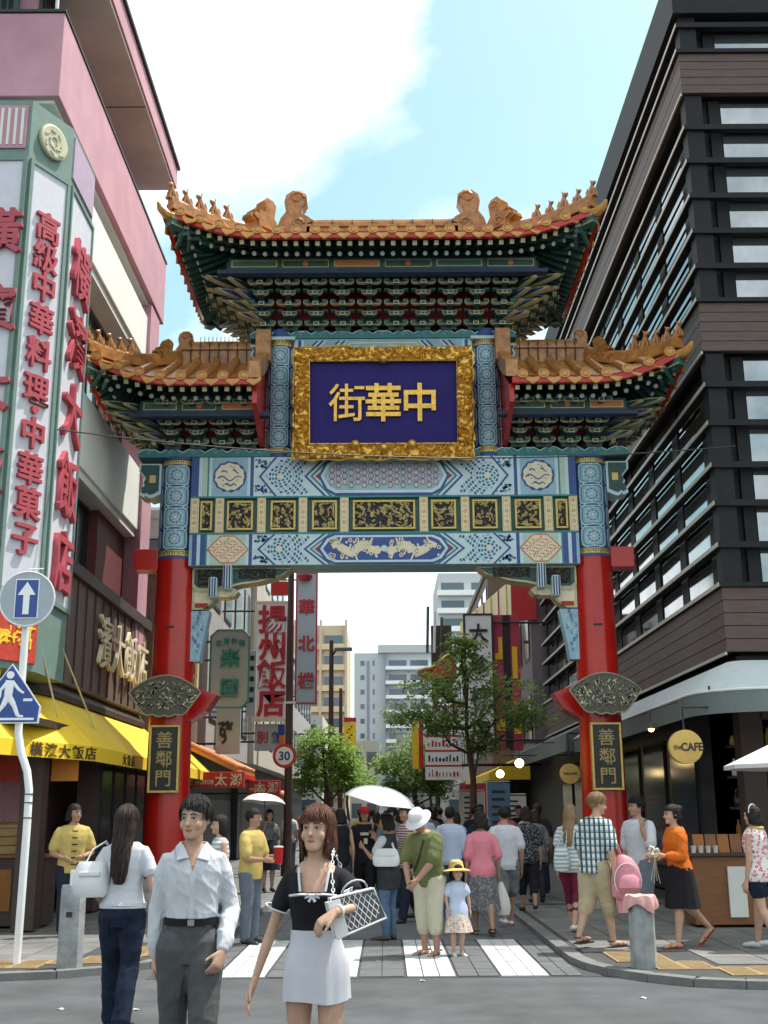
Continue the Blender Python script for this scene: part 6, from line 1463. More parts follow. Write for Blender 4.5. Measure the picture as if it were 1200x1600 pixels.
# ================================================================ PEOPLE
random.seed(55)
def skin(n, c): return mat('skin_' + n, c, rough=0.48, var=0.14, scale=14, bump=0.08, bscale=150, sss=0.0, spec=0.35)
SK1 = skin('a', (0.47, 0.285, 0.205)); SK2 = skin('b', (0.37, 0.205, 0.14)); SK3 = skin('c', (0.58, 0.37, 0.27))
HAIRB = mat('hair_black', (0.012, 0.01, 0.01), rough=0.5, var=0.4, scale=60, stretch=(1, 1, .06), bump=0.6, bscale=120, spec=0.22)
HAIRD = mat('hair_dark_brown', (0.03, 0.017, 0.012), rough=0.4, var=0.5, scale=60, stretch=(1, 1, .06), bump=0.6, bscale=120, spec=0.25)
HAIRR = mat('hair_chestnut', (0.085, 0.028, 0.015), rough=0.4, var=0.5, scale=60, stretch=(1, 1, .06), bump=0.6, bscale=120, spec=0.25)
HAIRL = mat('hair_light_brown', (0.2, 0.12, 0.055), rough=0.45, var=0.4, scale=60, stretch=(1, 1, .06), bump=0.5, bscale=120)
m_eye = mat('eye_dark', (0.012, 0.008, 0.006), rough=0.15, var=0); m_eyew = mat('eye_white', (0.42, 0.38, 0.35), rough=0.3, var=0)
m_lip = mat('lips', (0.4, 0.15, 0.12), rough=0.45, var=0.08)
def cloth(n, c, var=0.08, bump=0.15, rough=0.85, **k): return mat('cloth_' + n, c, rough=rough, var=var, scale=9, bump=bump, bscale=260, spec=0.2, **k)
C_WHITE = cloth('white', (0.52, 0.53, 0.58), .05); C_BLACK = cloth('black', (0.014, 0.013, 0.017), .2); C_JEANS = cloth('jeans', (0.006, 0.009, 0.02), .35, c2=(0.013, 0.02, 0.042))
C_JEANL = cloth('jeans_light', (0.09, 0.14, 0.23), .3); C_GREY = cloth('grey', (0.075, 0.078, 0.082), .15); C_YEL = cloth('yellow_staff', (0.5, 0.38, 0.13), .08)
C_GREEN = cloth('olive', (0.13, 0.145, 0.06), .12); C_BEIGE = cloth('beige', (0.5, 0.46, 0.36), .1); C_PINK = cloth('pink', (0.62, 0.2, 0.25), .08); C_LBLUE = cloth('pale_blue', (0.46, 0.52, 0.68), .06)
C_ORANGE = cloth('orange', (0.56, 0.13, 0.015), .1); C_NAVY = cloth('navy', (0.018, 0.022, 0.04), .2); C_SKIRT = cloth('white_skirt', (0.5, 0.5, 0.56), .05); C_DGREY = cloth('charcoal', (0.035, 0.036, 0.042), .2)
C_GREYP = cloth('grey_print', (0.16, 0.165, 0.17), .5); C_SHOE = mat('shoe_brown', (0.06, 0.03, 0.02), rough=0.5, var=0.2); C_SHOEB = mat('shoe_black', (0.015, 0.015, 0.015), rough=0.45, var=0.2); C_SHOEW = mat('shoe_white', (0.6, 0.6, 0.6), rough=0.6, var=0.08)
C_RED = cloth('red', (0.4, 0.02, 0.02)); C_SHORT = cloth('khaki', (0.4, 0.33, 0.22), .12); C_SLATE = cloth('slate', (0.13, 0.15, 0.19), .12); C_MAROON = cloth('maroon', (0.14, 0.015, 0.04))
def pattern_mat(name, kind, a, b_, c_=None, scale=20.0):
    m = bpy.data.materials.new(name); m.use_nodes = True; t = m.node_tree; L = t.links; bs = t.nodes['Principled BSDF']; bs.inputs['Roughness'].default_value = .85; bs.inputs['Specular IOR Level'].default_value = .2
    tcn = t.nodes.new('ShaderNodeTexCoord'); sp_ = t.nodes.new('ShaderNodeSeparateXYZ'); L.new(tcn.outputs['Object'], sp_.inputs[0])
    def band(sock, f, thr, ph=0.0):
        m1 = t.nodes.new('ShaderNodeMath'); m1.operation = 'MULTIPLY_ADD'; L.new(sock, m1.inputs[0]); m1.inputs[1].default_value = f; m1.inputs[2].default_value = ph
        m2 = t.nodes.new('ShaderNodeMath'); m2.operation = 'FRACT'; L.new(m1.outputs[0], m2.inputs[0])
        m3 = t.nodes.new('ShaderNodeMath'); m3.operation = 'GREATER_THAN'; L.new(m2.outputs[0], m3.inputs[0]); m3.inputs[1].default_value = thr; return m3.outputs[0]
    def mixc(fac, x, y):
        mm = t.nodes.new('ShaderNodeMix'); mm.data_type = 'RGBA'; L.new(fac, mm.inputs[0])
        for i, v in ((6, x), (7, y)):
            if isinstance(v, tuple): mm.inputs[i].default_value = (*v, 1)
            else: L.new(v, mm.inputs[i])
        return mm.outputs[2]
    if kind == 'plaid':
        xy = t.nodes.new('ShaderNodeMath'); xy.operation = 'ADD'; L.new(sp_.outputs['X'], xy.inputs[0]); L.new(sp_.outputs['Y'], xy.inputs[1])
        col = mixc(band(xy.outputs[0], scale, .55), a, b_); col = mixc(band(sp_.outputs['Z'], scale, .6), col, b_ if c_ is None else c_)
        half = t.nodes.new('ShaderNodeMix'); half.data_type = 'RGBA'; half.inputs[0].default_value = .45; L.new(mixc(band(xy.outputs[0], scale, .55), a, b_), half.inputs[6]); L.new(col, half.inputs[7]); col = half.outputs[2]
        col = mixc(band(xy.outputs[0], scale, .88, .3), col, (.02, .05, .08)); col = mixc(band(sp_.outputs['Z'], scale, .88, .3), col, (.02, .05, .08))
    elif kind == 'stripe': col = mixc(band(sp_.outputs['Z'], scale, .5), a, b_)
    elif kind == 'print':
        v = t.nodes.new('ShaderNodeTexVoronoi'); v.inputs['Scale'].default_value = scale; L.new(tcn.outputs['Object'], v.inputs['Vector'])
        g = t.nodes.new('ShaderNodeMath'); g.operation = 'LESS_THAN'; L.new(v.outputs['Distance'], g.inputs[0]); g.inputs[1].default_value = .42
        g2 = t.nodes.new('ShaderNodeMath'); g2.operation = 'LESS_THAN'; L.new(v.outputs['Distance'], g2.inputs[0]); g2.inputs[1].default_value = .2
        col = mixc(g.outputs[0], a, b_); col = mixc(g2.outputs[0], col, c_ or a)
    L.new(col, bs.inputs['Base Color']); return m
C_PLAID = pattern_mat('cloth_plaid', 'plaid', (.62, .65, .6), (.05, .11, .17), None, 13); C_STRIPE = pattern_mat('cloth_stripes', 'stripe', (.5, .45, .42), (.14, .03, .03), None, 28)
C_FLORAL = pattern_mat('cloth_dark_floral', 'print', (.02, .02, .025), (.16, .16, .17), (.05, .05, .06), 34); C_FLOWER = pattern_mat('cloth_flower_print', 'print', (.68, .66, .68), (.55, .08, .12), (.7, .5, .55), 26)
C_BANDW = pattern_mat('cloth_pale_stripes', 'stripe', (.6, .62, .62), (.3, .36, .4), None, 20); C_PRINTSK = pattern_mat('cloth_grey_print', 'print', (.12, .12, .13), (.26, .26, .27), (.07, .07, .08), 30); C_PRINTCH = pattern_mat('cloth_child_print', 'print', (.6, .52, .44), (.42, .22, .2), (.6, .6, .55), 30)
def rough_tube(mb, pts, rad, n=12, flat=1.0, up=None):
    """closed limb with rounded ends"""
    pts = [Vector(p) for p in pts]; rad = list(rad)
    a = (pts[0]-pts[1]).normalized(); z = (pts[-1]-pts[-2]).normalized()
    P = [pts[0]+a*rad[0]*.95, pts[0]+a*rad[0]*.6] + pts + [pts[-1]+z*rad[-1]*.6, pts[-1]+z*rad[-1]*.95]
    Q = [rad[0]*.25, rad[0]*.78] + rad + [rad[-1]*.78, rad[-1]*.25]
    mb.tube(P, Q, n, flat=flat, up=up)
def loft(mb, rings, n=20):
    """rings: (centre, ux*rx, uy*ry)"""
    k = len(rings); vs_ = []
    for c, a, b_ in rings:
        for j in range(n): vs_.append(Vector(c) + Vector(a)*math.cos(2*PI*j/n) + Vector(b_)*math.sin(2*PI*j/n))
    mb.add(vs_, [(i*n+j, i*n+(j+1) % n, (i+1)*n+(j+1) % n, (i+1)*n+j) for i in range(k-1) for j in range(n)] + [tuple(range(n))[::-1], tuple((k-1)*n+j for j in range(n))])
def ellipsoid(mb, c, r, n=14, M=None):
    vs_ = []; k = 9
    rings = []
    for i in range(1, k): 
        a = -PI/2 + PI*i/k; rings.append((math.cos(a), math.sin(a)))
    pts = [[Vector((r[0]*q*math.cos(2*PI*j/n), r[1]*q*math.sin(2*PI*j/n), r[2]*s_)) + Vector(c) for j in range(n)] for q, s_ in rings]
    pts = [Vector(c) + Vector((0, 0, -r[2]))] + [p for g in pts for p in g] + [Vector(c) + Vector((0, 0, r[2]))]
    if M is not None: pts = [M @ p for p in pts]
    fs = [(0, 1+(j+1) % n, 1+j) for j in range(n)] + [(1+i*n+j, 1+i*n+(j+1) % n, 1+(i+1)*n+(j+1) % n, 1+(i+1)*n+j) for i in range(k-2) for j in range(n)]
    e = len(pts)-1; o = 1+(k-2)*n; fs += [(o+j, o+(j+1) % n, e) for j in range(n)]
    mb.add(pts, fs)
def remesh_all(tasks):
    """tasks: (MB, voxel, smooth iterations)"""
    obs = []
    for mb, vx, it in tasks:
        me = mb.mesh('tmp', []); o = bpy.data.objects.new('tmp', me)
        r = o.modifiers.new('r', 'REMESH'); r.mode = 'VOXEL'; r.voxel_size = vx; r.use_smooth_shade = True
        if it: s = o.modifiers.new('s', 'SMOOTH'); s.factor = .5; s.iterations = it
        obs.append(o)
    return evaluate(obs)
def get_co(me):
    n = len(me.vertices); a = np.empty(n*3); me.vertices.foreach_get('co', a); b_ = np.empty(n*3); me.vertices.foreach_get('normal', b_); return a.reshape(-1, 3), b_.reshape(-1, 3)
def folds(me, amp, seed, freq=18.0, dirs=((.3, .2, 1), (1, .4, .25), (-.7, .5, .5))):
    co, no = get_co(me); rnd = np.random.RandomState(seed); d = np.zeros(len(co))
    for k in range(9):
        v = np.array(dirs[k % len(dirs)]) + rnd.normal(0, .35, 3); v /= np.linalg.norm(v); f = freq*(.5 + 1.6*rnd.rand())
        ph = co @ v * f + rnd.rand()*6.3 + 1.6*np.sin(co @ rnd.normal(0, 4, 3) + rnd.rand()*6)
        d += (1 - np.abs(np.sin(ph)))**2 * (.4 + .6*rnd.rand()) * (np.sin(co @ rnd.normal(0, 5, 3) + rnd.rand()*6) > -.1)
    d = d / 3.0 - .5
    me.vertices.foreach_set('co', (co + no*(d*amp)[:, None]).ravel()); me.update()
def cut_faces(me, pred, name):
    co, _ = get_co(me); ps = [tuple(p.vertices) for p in me.polygons]
    keep = [f for f in ps if not pred(co[list(f)].mean(0))]
    used = sorted({i for f in keep for i in f}); mp_ = {v: i for i, v in enumerate(used)}
    m2 = bpy.data.meshes.new(name); m2.from_pydata([tuple(co[i]) for i in used], [], [tuple(mp_[i] for i in f) for f in keep]); m2.polygons.foreach_set('use_smooth', [True]*len(keep)); m2.update()
    bpy.data.meshes.remove(me); return m2
def hand(mb, W_, d, nrm, H, curl=20, spread=1.0, left=True):
    d = d.normalized(); nrm = (nrm - d*nrm.dot(d)).normalized(); a = d.cross(nrm).normalized()
    pl = .055*H
    loft(mb, [(W_ - d*.01*H, a*.0145*H, nrm*.0115*H), (W_ + d*.012*H, a*.0185*H, nrm*.0115*H), (W_ + d*pl*.7, a*.0235*H, nrm*.010*H), (W_ + d*pl, a*.0225*H, nrm*.0085*H), (W_ + d*(pl+.006*H), a*.018*H, nrm*.006*H)], 12)
    for i, (o_, L_) in enumerate(((-.0175, .040), (-.006, .046), (.006, .043), (.0175, .034))):
        p = W_ + d*pl*.93 + a*o_*H*spread; q = d; pts = [p]; c = R(curl*(.8 + .15*i))
        fan = a*(o_*2.2*(spread-.6))
        for s_ in range(3):
            ax = (q + fan).normalized(); q = (ax*math.cos(c) + nrm*math.sin(c)).normalized(); p = p + q*L_*H/3*1.05; pts.append(p)
        rough_tube(mb, pts, [.0052*H, .0049*H, .0045*H, .0036*H], 8)
    return a
def thumb(mb, W_, d, nrm, side, H, curl=15):
    d = d.normalized(); p = W_ + d*.018*H + side*.017*H; q = (d*.75 + side*.65 + nrm*.25).normalized(); pts = [p - q*.01*H, p]
    for s_ in range(2):
        p = p + q*.022*H; pts.append(p); q = (q + d*.35 + nrm*.25).normalized()
    rough_tube(mb, pts, [.0075*H, .0068*H, .0058*H, .0046*H], 8)
PEOPLE = []
def person(label, x, y, rz, H, fem, sk, top, bottom, hair, pose=None, vox=.012, z=None, shoes=('shoe', C_SHOEB), face=True, seed=0, group=None, build=1.0):
    """rz = 0 faces the camera; lengths in pose are fractions of the height"""
    pose = pose or {}; z = SW if z is None else z
    root = thing('person', (x, y, z), label, 'person', group, rz=rz)
    g = lambda k, d: pose.get(k, d)
    lean, tilt = R(g('lean', 2)), R(g('tilt', 0)); hz = .53 - g('drop', 0)
    Rl = Matrix.Rotation(lean, 3, 'X') @ Matrix.Rotation(tilt, 3, 'Y')
    hipc = Vector((0, 0, hz))
    T = lambda v: (hipc + Rl @ (Vector(v) - Vector((0, 0, .53)))) * H
    sw = (.094 if fem else .104) * build
    J = {}
    B = MB()
    if fem: TR = [(.455, .088, .062, 0), (.50, .1, .07, .006), (.545, .098, .068, .004), (.60, .077, .055, 0), (.64, .074, .052, 0), (.69, .082, .060, -.004), (.73, .088, .068, -.010), (.77, .09, .06, -.004), (.80, .088, .05, 0), (.825, .06, .04, .004), (.845, .032, .032, .004)]
    else: TR = [(.455, .086, .064, 0), (.50, .094, .07, .004), (.55, .093, .065, 0), (.60, .088, .06, 0), (.66, .093, .063, 0), (.72, .102, .068, -.002), (.77, .106, .064, 0), (.80, .1, .055, .002), (.825, .07, .044, .004), (.845, .037, .038, .004)]
    TR = [(a, b_*build, c*build, d) for a, b_, c, d in TR]
    ux, uy = Rl @ Vector((1, 0, 0)), Rl @ Vector((0, 1, 0))
    trings = lambda inf, z0=0, z1=2: [(T((0, d, a)), ux*(b_+inf)*H, uy*(c+inf)*H) for a, b_, c, d in TR if z0 <= a <= z1]
    loft(B, trings(0), 20)
    # neck and head
    nb, ntp = T((0, .004, .825)), T((0, -.008, .875)); rough_tube(B, [nb, ntp], [.033*H if not fem else .029*H, .031*H if not fem else .027*H], 14)
    HM = Matrix.Translation(T((0, -.008, .862))) @ (Rl.to_4x4() @ Matrix.Rotation(R(g('head_yaw', 0)), 4, 'Z') @ Matrix.Rotation(R(g('head_pitch', 0)) - lean*.8, 4, 'X') @ Matrix.Rotation(R(g('head_roll', 0)), 4, 'Y')) @ Matrix.Scale(H*g('head', 1.0), 4)
    hr = [(-.004, .014, .013, -.036), (.006, .024, .026, -.026), (.018, .0315, .040, -.012), (.032, .0375, .050, -.003), (.05, .0415, .0555, .001), (.068, .0435, .058, .003), (.085, .0445, .0585, .004), (.1, .043, .056, .004), (.114, .037, .049, .005), (.125, .026, .035, .005), (.131, .011, .016, .005)]
    hrM = [(HM @ Vector((0, d, a)), (HM.to_3x3() @ Vector((b_, 0, 0))), (HM.to_3x3() @ Vector((0, c, 0)))) for a, b_, c, d in hr]
    loft(B, hrM, 20)
    hp = lambda *v: HM @ Vector(v); hs = H*g('head', 1.0)
    rough_tube(B, [hp(0, -.054, .066), hp(0, -.061, .050), hp(0, -.064, .0425)], [.0045*hs, .006*hs, .0075*hs], 8)
    for s_ in (-1, 1):
        rough_tube(B, [hp(s_*.044, .006, .066), hp(s_*.046, .010, .05)], [.009*hs, .006*hs], 8, flat=.6)
        rough_tube(B, [hp(s_*.008, -.052, .076), hp(s_*.03, -.044, .077)], [.0045*hs, .004*hs], 6)     # brow ridge
        ellipsoid(B, (s_*.024, -.0345, .043), (.015, .013, .017), 10, HM)                           # cheek
    # arms
    for nm, s_ in (('L', 1), ('R', -1)):
        sh = T((s_*sw, .004, .786)); e_, w_ = g('arm' + nm, ((.03, .012, -.17), (.035, -.02, -.315)))
        el = sh + Vector((s_*e_[0], e_[1], e_[2]))*H; wr_ = sh + Vector((s_*w_[0], w_[1], w_[2]))*H
        J['sh'+nm], J['el'+nm], J['wr'+nm] = sh, el, wr_
        ar = (.8 if fem else 1.0)*build
        rough_tube(B, [T((s_*sw*.55, .004, .800)), sh, sh.lerp(el, .35), sh.lerp(el, .8), el], [.026*H*ar, .032*H*ar, .029*H*ar, .0245*H*ar, .0235*H*ar], 12)
        rough_tube(B, [el, el.lerp(wr_, .25), el.lerp(wr_, .7), wr_], [.0235*H*ar, .0245*H*ar, .019*H*ar, .0155*H*ar], 12)
        d = (wr_-el).normalized(); nr = Vector(g('palm' + nm, (-s_, 0, 0))); hd = g('hand' + nm, None); d = Vector(hd).normalized() if hd else d
        a = hand(B, wr_, d, nr, H, g('curl' + nm, 18), g('spread' + nm, 1.0))
        fw = Vector(g('thumb' + nm, (0, -1, 0))); side = a if a.dot(fw) > 0 else -a
        thumb(B, wr_, d, nr, side, H); J['hd'+nm] = wr_ + d*.06*H
    # legs
    for nm, s_ in (('L', 1), ('R', -1)):
        hj = (hipc + Vector((s_*.05, 0, -.02)))*H; kn, an = g('leg' + nm, ((.052, -.012, .285), (.05, .006, .045)))
        kn = Vector((s_*kn[0], kn[1], kn[2]))*H; an = Vector((s_*an[0], an[1], an[2]))*H
        J['hj'+nm], J['kn'+nm], J['an'+nm] = hj, kn, an
        lr = (1.0 if fem else 1.0)*build
        rough_tube(B, [hj, hj.lerp(kn, .3), hj.lerp(kn, .75), kn], [.055*H*lr, .05*H*lr, .037*H*lr, .034*H*lr], 14)
        back = Vector((0, .006*H, 0))
        rough_tube(B, [kn, kn.lerp(an, .28)+back, kn.lerp(an, .65)+back*.4, an], [.033*H*lr, .035*H*lr, .025*H*lr, .0195*H*lr], 12)
        ft = Vector(g('toe' + nm, (s_*.12, -1, 0))).normalized(); up_ = Vector((0, 0, 1)); heel = an - Vector((0, 0, .022*H)) - ft*.015*H
        toe = heel + ft*.125*H - Vector((0, 0, .008*H*(1 if an.z < .06*H else 0))); J['ft'+nm] = (heel, toe, ft)
        rough_tube(B, [heel, heel.lerp(toe, .45) + Vector((0, 0, .004*H)), toe], [.02*H, .023*H, .016*H], 10, flat=.8)
    tasks = [(B, min(vox, .008) if vox < .011 else vox, 2)]; post = []
    # ---- top garment
    if top:
        inf = .011 + top.get('loose', 0); Tm = MB(); z0 = top.get('hem', .47); fl = top.get('flare', 0)
        rings = []
        zs = [z0 + (.80-z0)*k/8 for k in range(9)] + [.812, .822, top.get('collar_z', .834)]
        arr = np.array(TR)
        for zz_ in zs:
            b_ = np.interp(zz_, arr[:, 0], arr[:, 1]); c = np.interp(zz_, arr[:, 0], arr[:, 2]); d = np.interp(zz_, arr[:, 0], arr[:, 3]); e_ = max(0, (.62-zz_))*fl
            if not fem and zz_ < .7: b_ = max(b_, .088*build); c = max(c, .062*build)
            rings.append((T((0, d, zz_)), ux*(b_+inf+e_)*H, uy*(c+inf+e_*.8)*H))
        loft(Tm, rings, 24)
        sl = top.get('sleeve', .55)      # fraction of the upper arm, >1 continues on the forearm
        for nm, s_ in (('L', 1), ('R', -1)):
            sh, el, wr_ = J['sh'+nm], J['el'+nm], J['wr'+nm]; ar = (.8 if fem else 1.0)*build; li = (.010 + top.get('loose', 0)*.8)*H
            if sl <= 0: continue
            if sl <= 1: 
                e2 = sh.lerp(el, sl); rough_tube(Tm, [T((s_*sw*.5, .003, .80)), T((s_*sw*.94, .003, .789)), sh.lerp(el, .22), sh.lerp(el, max(.3, sl*.6)), e2], [.024*H*ar+li*.6, .031*H*ar+li*.6, .031*H*ar+li, .029*H*ar+li*1.15, .027*H*ar+li*1.35], 14)
            else:
                f = min(1, sl-1); e2 = el.lerp(wr_, f)
                rough_tube(Tm, [T((s_*sw*.5, .003, .80)), T((s_*sw*.94, .003, .789)), sh.lerp(el, .22), sh.lerp(el, .55), sh.lerp(el, .9), el], [.024*H*ar+li*.5, .031*H*ar+li*.5, .0305*H*ar+li*.8, .028*H*ar+li*.9, .025*H*ar+li, .025*H*ar+li], 14)
                rough_tube(Tm, [el, el.lerp(e2, .4), el.lerp(e2, .85), e2], [.025*H*ar+li, .024*H*ar+li*1.1, .02*H*ar+li*1.2, .018*H*ar+li*.8], 14)
        tasks.append((Tm, vox, 2)); post.append(('top', top))
    # ---- bottom garment
    if bottom and bottom['type'] in ('pants', 'shorts'):
        Bm = MB(); li = (.009 + bottom.get('loose', 0)); end = bottom.get('end', 1.0)   # 0..1 thigh, 1..2 shin
        wz = bottom.get('waist', .60)
        loft(Bm, [(T((0, d, a)), ux*(b_+.008)*H, uy*(c+.008)*H) for a, b_, c, d in TR if a <= wz+.001] , 22)
        for nm, s_ in (('L', 1), ('R', -1)):
            hj, kn, an = J['hj'+nm], J['kn'+nm], J['an'+nm]
            if end <= 1:
                e2 = hj.lerp(kn, end); rough_tube(Bm, [hj, hj.lerp(e2, .5), e2], [(.055+li)*H, (.05+li)*H, (.04+li*1.4)*H], 16)
            else:
                rough_tube(Bm, [hj, hj.lerp(kn, .4), hj.lerp(kn, .8), kn], [(.055+li)*H, (.049+li)*H, (.038+li)*H, (.035+li)*H], 16)
                e2 = kn.lerp(an, end-1); bt = bottom.get('boot', .0)
                rough_tube(Bm, [kn, kn.lerp(e2, .35)+Vector((0, .004*H, 0)), kn.lerp(e2, .75), e2], [(.035+li)*H, (.034+li)*H, (.028+li+bt*.5)*H, (.026+li+bt)*H], 16)
        tasks.append((Bm, vox, 2)); post.append(('bottom', bottom))
    # ---- hair
    hv = min(.008, vox)
    if hair:
        Hm = MB(); k = hair['type']
        ellipsoid(Hm, (0, .006, .078), (.0505, .066, .0615), 20, HM)
        if k in ('bob', 'long', 'fluffy', 'bun'):
            dn = {'bob': -.012, 'long': -.22, 'fluffy': .0, 'bun': .03}[k]; wd = {'bob': .058, 'long': .056, 'fluffy': .062, 'bun': .05}[k]
            rr = [(.09, .05, .058, .012), (.06, wd*.97, .054, .018), (.03, wd, .047, .026), (max(dn, .0), wd*.98, .042, .03)]
            if k == 'long': rr += [(-.05, .052, .03, .055), (-.11, .05, .022, .066), (-.17, .043, .018, .07), (dn, .024, .010, .07)]
            elif k == 'bob': rr += [(dn, wd*.9, .036, .03)]
            loft(Hm, [(HM @ Vector((0, d, a)), HM.to_3x3() @ Vector((b_, 0, 0)), HM.to_3x3() @ Vector((0, c, 0))) for a, b_, c, d in rr], 24)
        if k == 'bun': ellipsoid(Hm, (0, .06, .1), (.03, .03, .03), 12, HM)
        tasks.append((Hm, hv, 1)); post.append(('hair', hair))
    meshes = remesh_all(tasks)
    body = meshes[0]; body.name = 'person_body'; smesh(body, sk); bo = local_part('body', body, root)
    iM = HM.inverted()
    for (kind, spec), me in zip(post, meshes[1:]):
        if kind == 'hair':
            fr = spec.get('fringe', .088); sd = spec.get('side', -.012); k = spec['type']; low = spec.get('nape', .02)
            def pred(c):
                q = iM @ Vector(c)
                if q.y < sd and q.z < fr - .35*min(0, q.y+.05) - spec.get('part', 0)*q.x and abs(q.x) < spec.get('fw', .046): return True
                if k == 'short' and q.z < .045 + (.0 if q.y > .02 else .012): return q.z < low or q.y < .012
                return False
            me = cut_faces(me, pred, 'hair')
            co, no = get_co(me); q = (np.array(iM.to_3x3()) @ co.T).T + np.array(iM.translation); az = np.arctan2(q[:, 0], q[:, 1]); rnd = np.random.RandomState(seed+3)
            dd = np.zeros(len(co))
            for f in (9, 17, 29, 41): dd += np.sin(az*f + rnd.rand()*6 + 3*np.sin(q[:, 2]*40*rnd.rand()+az*3))/ (f**.4)
            dd += .8*np.sin(q[:, 2]*90 + az*4)*(k == 'fluffy')
            me.vertices.foreach_set('co', (co + no*(dd*.0017*H)[:, None]).ravel()); me.update(); smesh(me, spec['mat']); local_part('hair', me, root)
        else:
            if spec.get('cut'): 
                cp = spec['cut']; me = cut_faces(me, lambda c: cp(Vector(c)/H), kind)
            folds(me, spec.get('fold', .008), seed + (7 if kind == 'top' else 13), spec.get('ff', 20.0)); me.name = spec.get('name', 'shirt' if kind == 'top' else 'trousers'); smesh(me, spec['mat']); local_part(spec.get('name', 'shirt' if kind == 'top' else ('trousers' if bottom['type'] == 'pants' else 'shorts')), me, root)
    if bottom and bottom['type'] == 'skirt':
        zt, zb_, fl = bottom.get('waist', .62), bottom['end'], bottom.get('flare', .03); arr = np.array(TR); b2 = MB(); n = 56; k = 12; wv = bottom.get('wave', .006); rnd = random.Random(seed); ph = [rnd.uniform(0, 6) for _ in range(4)]
        vs_ = []
        for i in range(k+1):
            t = i/k; zz_ = zt + (zb_-zt)*t; bz = max(zz_, .5); b_ = float(np.interp(bz, arr[:, 0], arr[:, 1])) + .012 + fl*t*t**.2; c = float(np.interp(bz, arr[:, 0], arr[:, 2])) + .012 + fl*t
            for j in range(n):
                a = 2*PI*j/n; wv_ = wv*t*(math.sin(a*5+ph[0]) + .7*math.sin(a*8+ph[1]) + .5*math.sin(a*13+ph[2])); hem = (0 if i < k else .004*math.sin(a*3+ph[3]))
                p = T((0, 0, max(zz_, .53))) / H if zz_ > .53 else Vector((0, (J['knL'].y + J['knR'].y)/2/H*t*.5, zz_))
                vs_.append((p + Vector(((b_+wv_)*math.cos(a), (c+wv_)*math.sin(a), hem)))*H)
        b2.add(vs_, [(i*n+j, i*n+(j+1) % n, (i+1)*n+(j+1) % n, (i+1)*n+j) for i in range(k) for j in range(n)])
        me = b2.mesh('skirt', bottom['mat'], True); local_part('skirt', me, root)
    if bottom and bottom.get('belt'):
        zz_ = bottom.get('belt_z', bottom.get('waist', .6)); arr = np.array(TR); b2 = MB(); n = 36; vs_ = []
        for dz in (-.011, .011):
            bb = float(np.interp(zz_, arr[:, 0], arr[:, 1])) + .0135; cc = float(np.interp(zz_, arr[:, 0], arr[:, 2])) + .0135
            if not fem: bb, cc = max(bb, .088*build+.0135), max(cc, .062*build+.0135)
            for j in range(n): vs_.append(T((bb*math.cos(2*PI*j/n), cc*math.sin(2*PI*j/n), zz_+dz)))
        b2.add(vs_, [(j, (j+1) % n, n+(j+1) % n, n+j) for j in range(n)]); local_part('belt', b2.mesh('belt', bottom['belt'], True), root)
        b2 = MB(); c = T((0, -cc-.004, zz_)); b2.box(c.x-.011*H, c.x+.011*H, c.y-.003*H, c.y+.003*H, c.z-.010*H, c.z+.010*H); local_part('buckle', b2.mesh('buckle', mat('buckle_steel', (0.3, 0.3, 0.3), rough=0.3, var=0.1, metal=0.8)), root)
    # ---- face and shoes
    if face:
        e = MB(); w_ = MB(); br = MB(); lp = MB()
        for s_ in (-1, 1):
            ellipsoid(w_, (s_*.0185, -.0515, .0635), (.0085, .003, .0031), 10, HM); ellipsoid(e, (s_*.0185, -.0536, .0636), (.0038, .0018, .0034), 8, HM)
            br.tube([hp(s_*.008, -.0585, .0755), hp(s_*.018, -.0575, .0785), hp(s_*.03, -.049, .0755)], [.0018*hs, .0022*hs, .001*hs], 5)
            e.tube([hp(s_*.0085, -.0555, .0645), hp(s_*.0185, -.056, .0678), hp(s_*.029, -.0500, .0645)], .0011*hs, 5)
        lp.tube([hp(-.0125, -.0495, .0255), hp(-.005, -.0535, .0272), hp(.005, -.0535, .0272), hp(.0125, -.0495, .0255)], [.001*hs, .0028*hs, .0028*hs, .001*hs], 6); lp.tube([hp(-.0105, -.0495, .0235), hp(0, -.0525, .0225), hp(.0105, -.0495, .0235)], [.001*hs, .0032*hs, .001*hs], 6)
        local_part('eyes', w_.mesh('eyes', m_eyew, True), root); local_part('irises', e.mesh('irises', m_eye, True), root); local_part('eyebrows', br.mesh('eyebrows', hair['mat'] if hair else HAIRB, True), root); local_part('lips', lp.mesh('lips', m_lip, True), root)
    for nm in 'LR':
        heel, toe, ft = J['ft'+nm]; b2 = MB(); up_ = Vector((0, 0, 1)); sd = ft.cross(up_).normalized()
        if shoes[0] == 'shoe': rough_tube(b2, [heel + Vector((0, 0, .004*H)), heel.lerp(toe, .45) + Vector((0, 0, .006*H)), toe + ft*.006*H], [.024*H, .0265*H, .02*H], 12, flat=.85)
        else:
            b2.obox(heel.lerp(toe, .5) + Vector((0, 0, -.021*H)) + ft*.004*H, ft*.082*H, sd*.027*H, Vector((0, 0, .005*H)))
            for q in (.3, .72): b2.tube([heel.lerp(toe, q) + sd*.026*H*math.cos(a) + Vector((0, 0, .026*H*math.sin(a) - .012*H)) for a in [PI*i/8 for i in range(9)]], .0055*H, 6, flat=.5)
            b2.tube([an_ for an_ in [heel + sd*.026*H*math.cos(a) - ft*.022*H*math.sin(a) + Vector((0, 0, .016*H)) for a in [PI*i/8 for i in range(9)]]], .005*H, 6)
        local_part('shoe' if shoes[0] == 'shoe' else 'sandal', b2.mesh('shoe', shoes[1], True), root)
    J['HM'] = HM; J['root'] = root.matrix_basis.copy(); J['T'] = T; J['H'] = H
    PEOPLE.append(root)
    return root, J
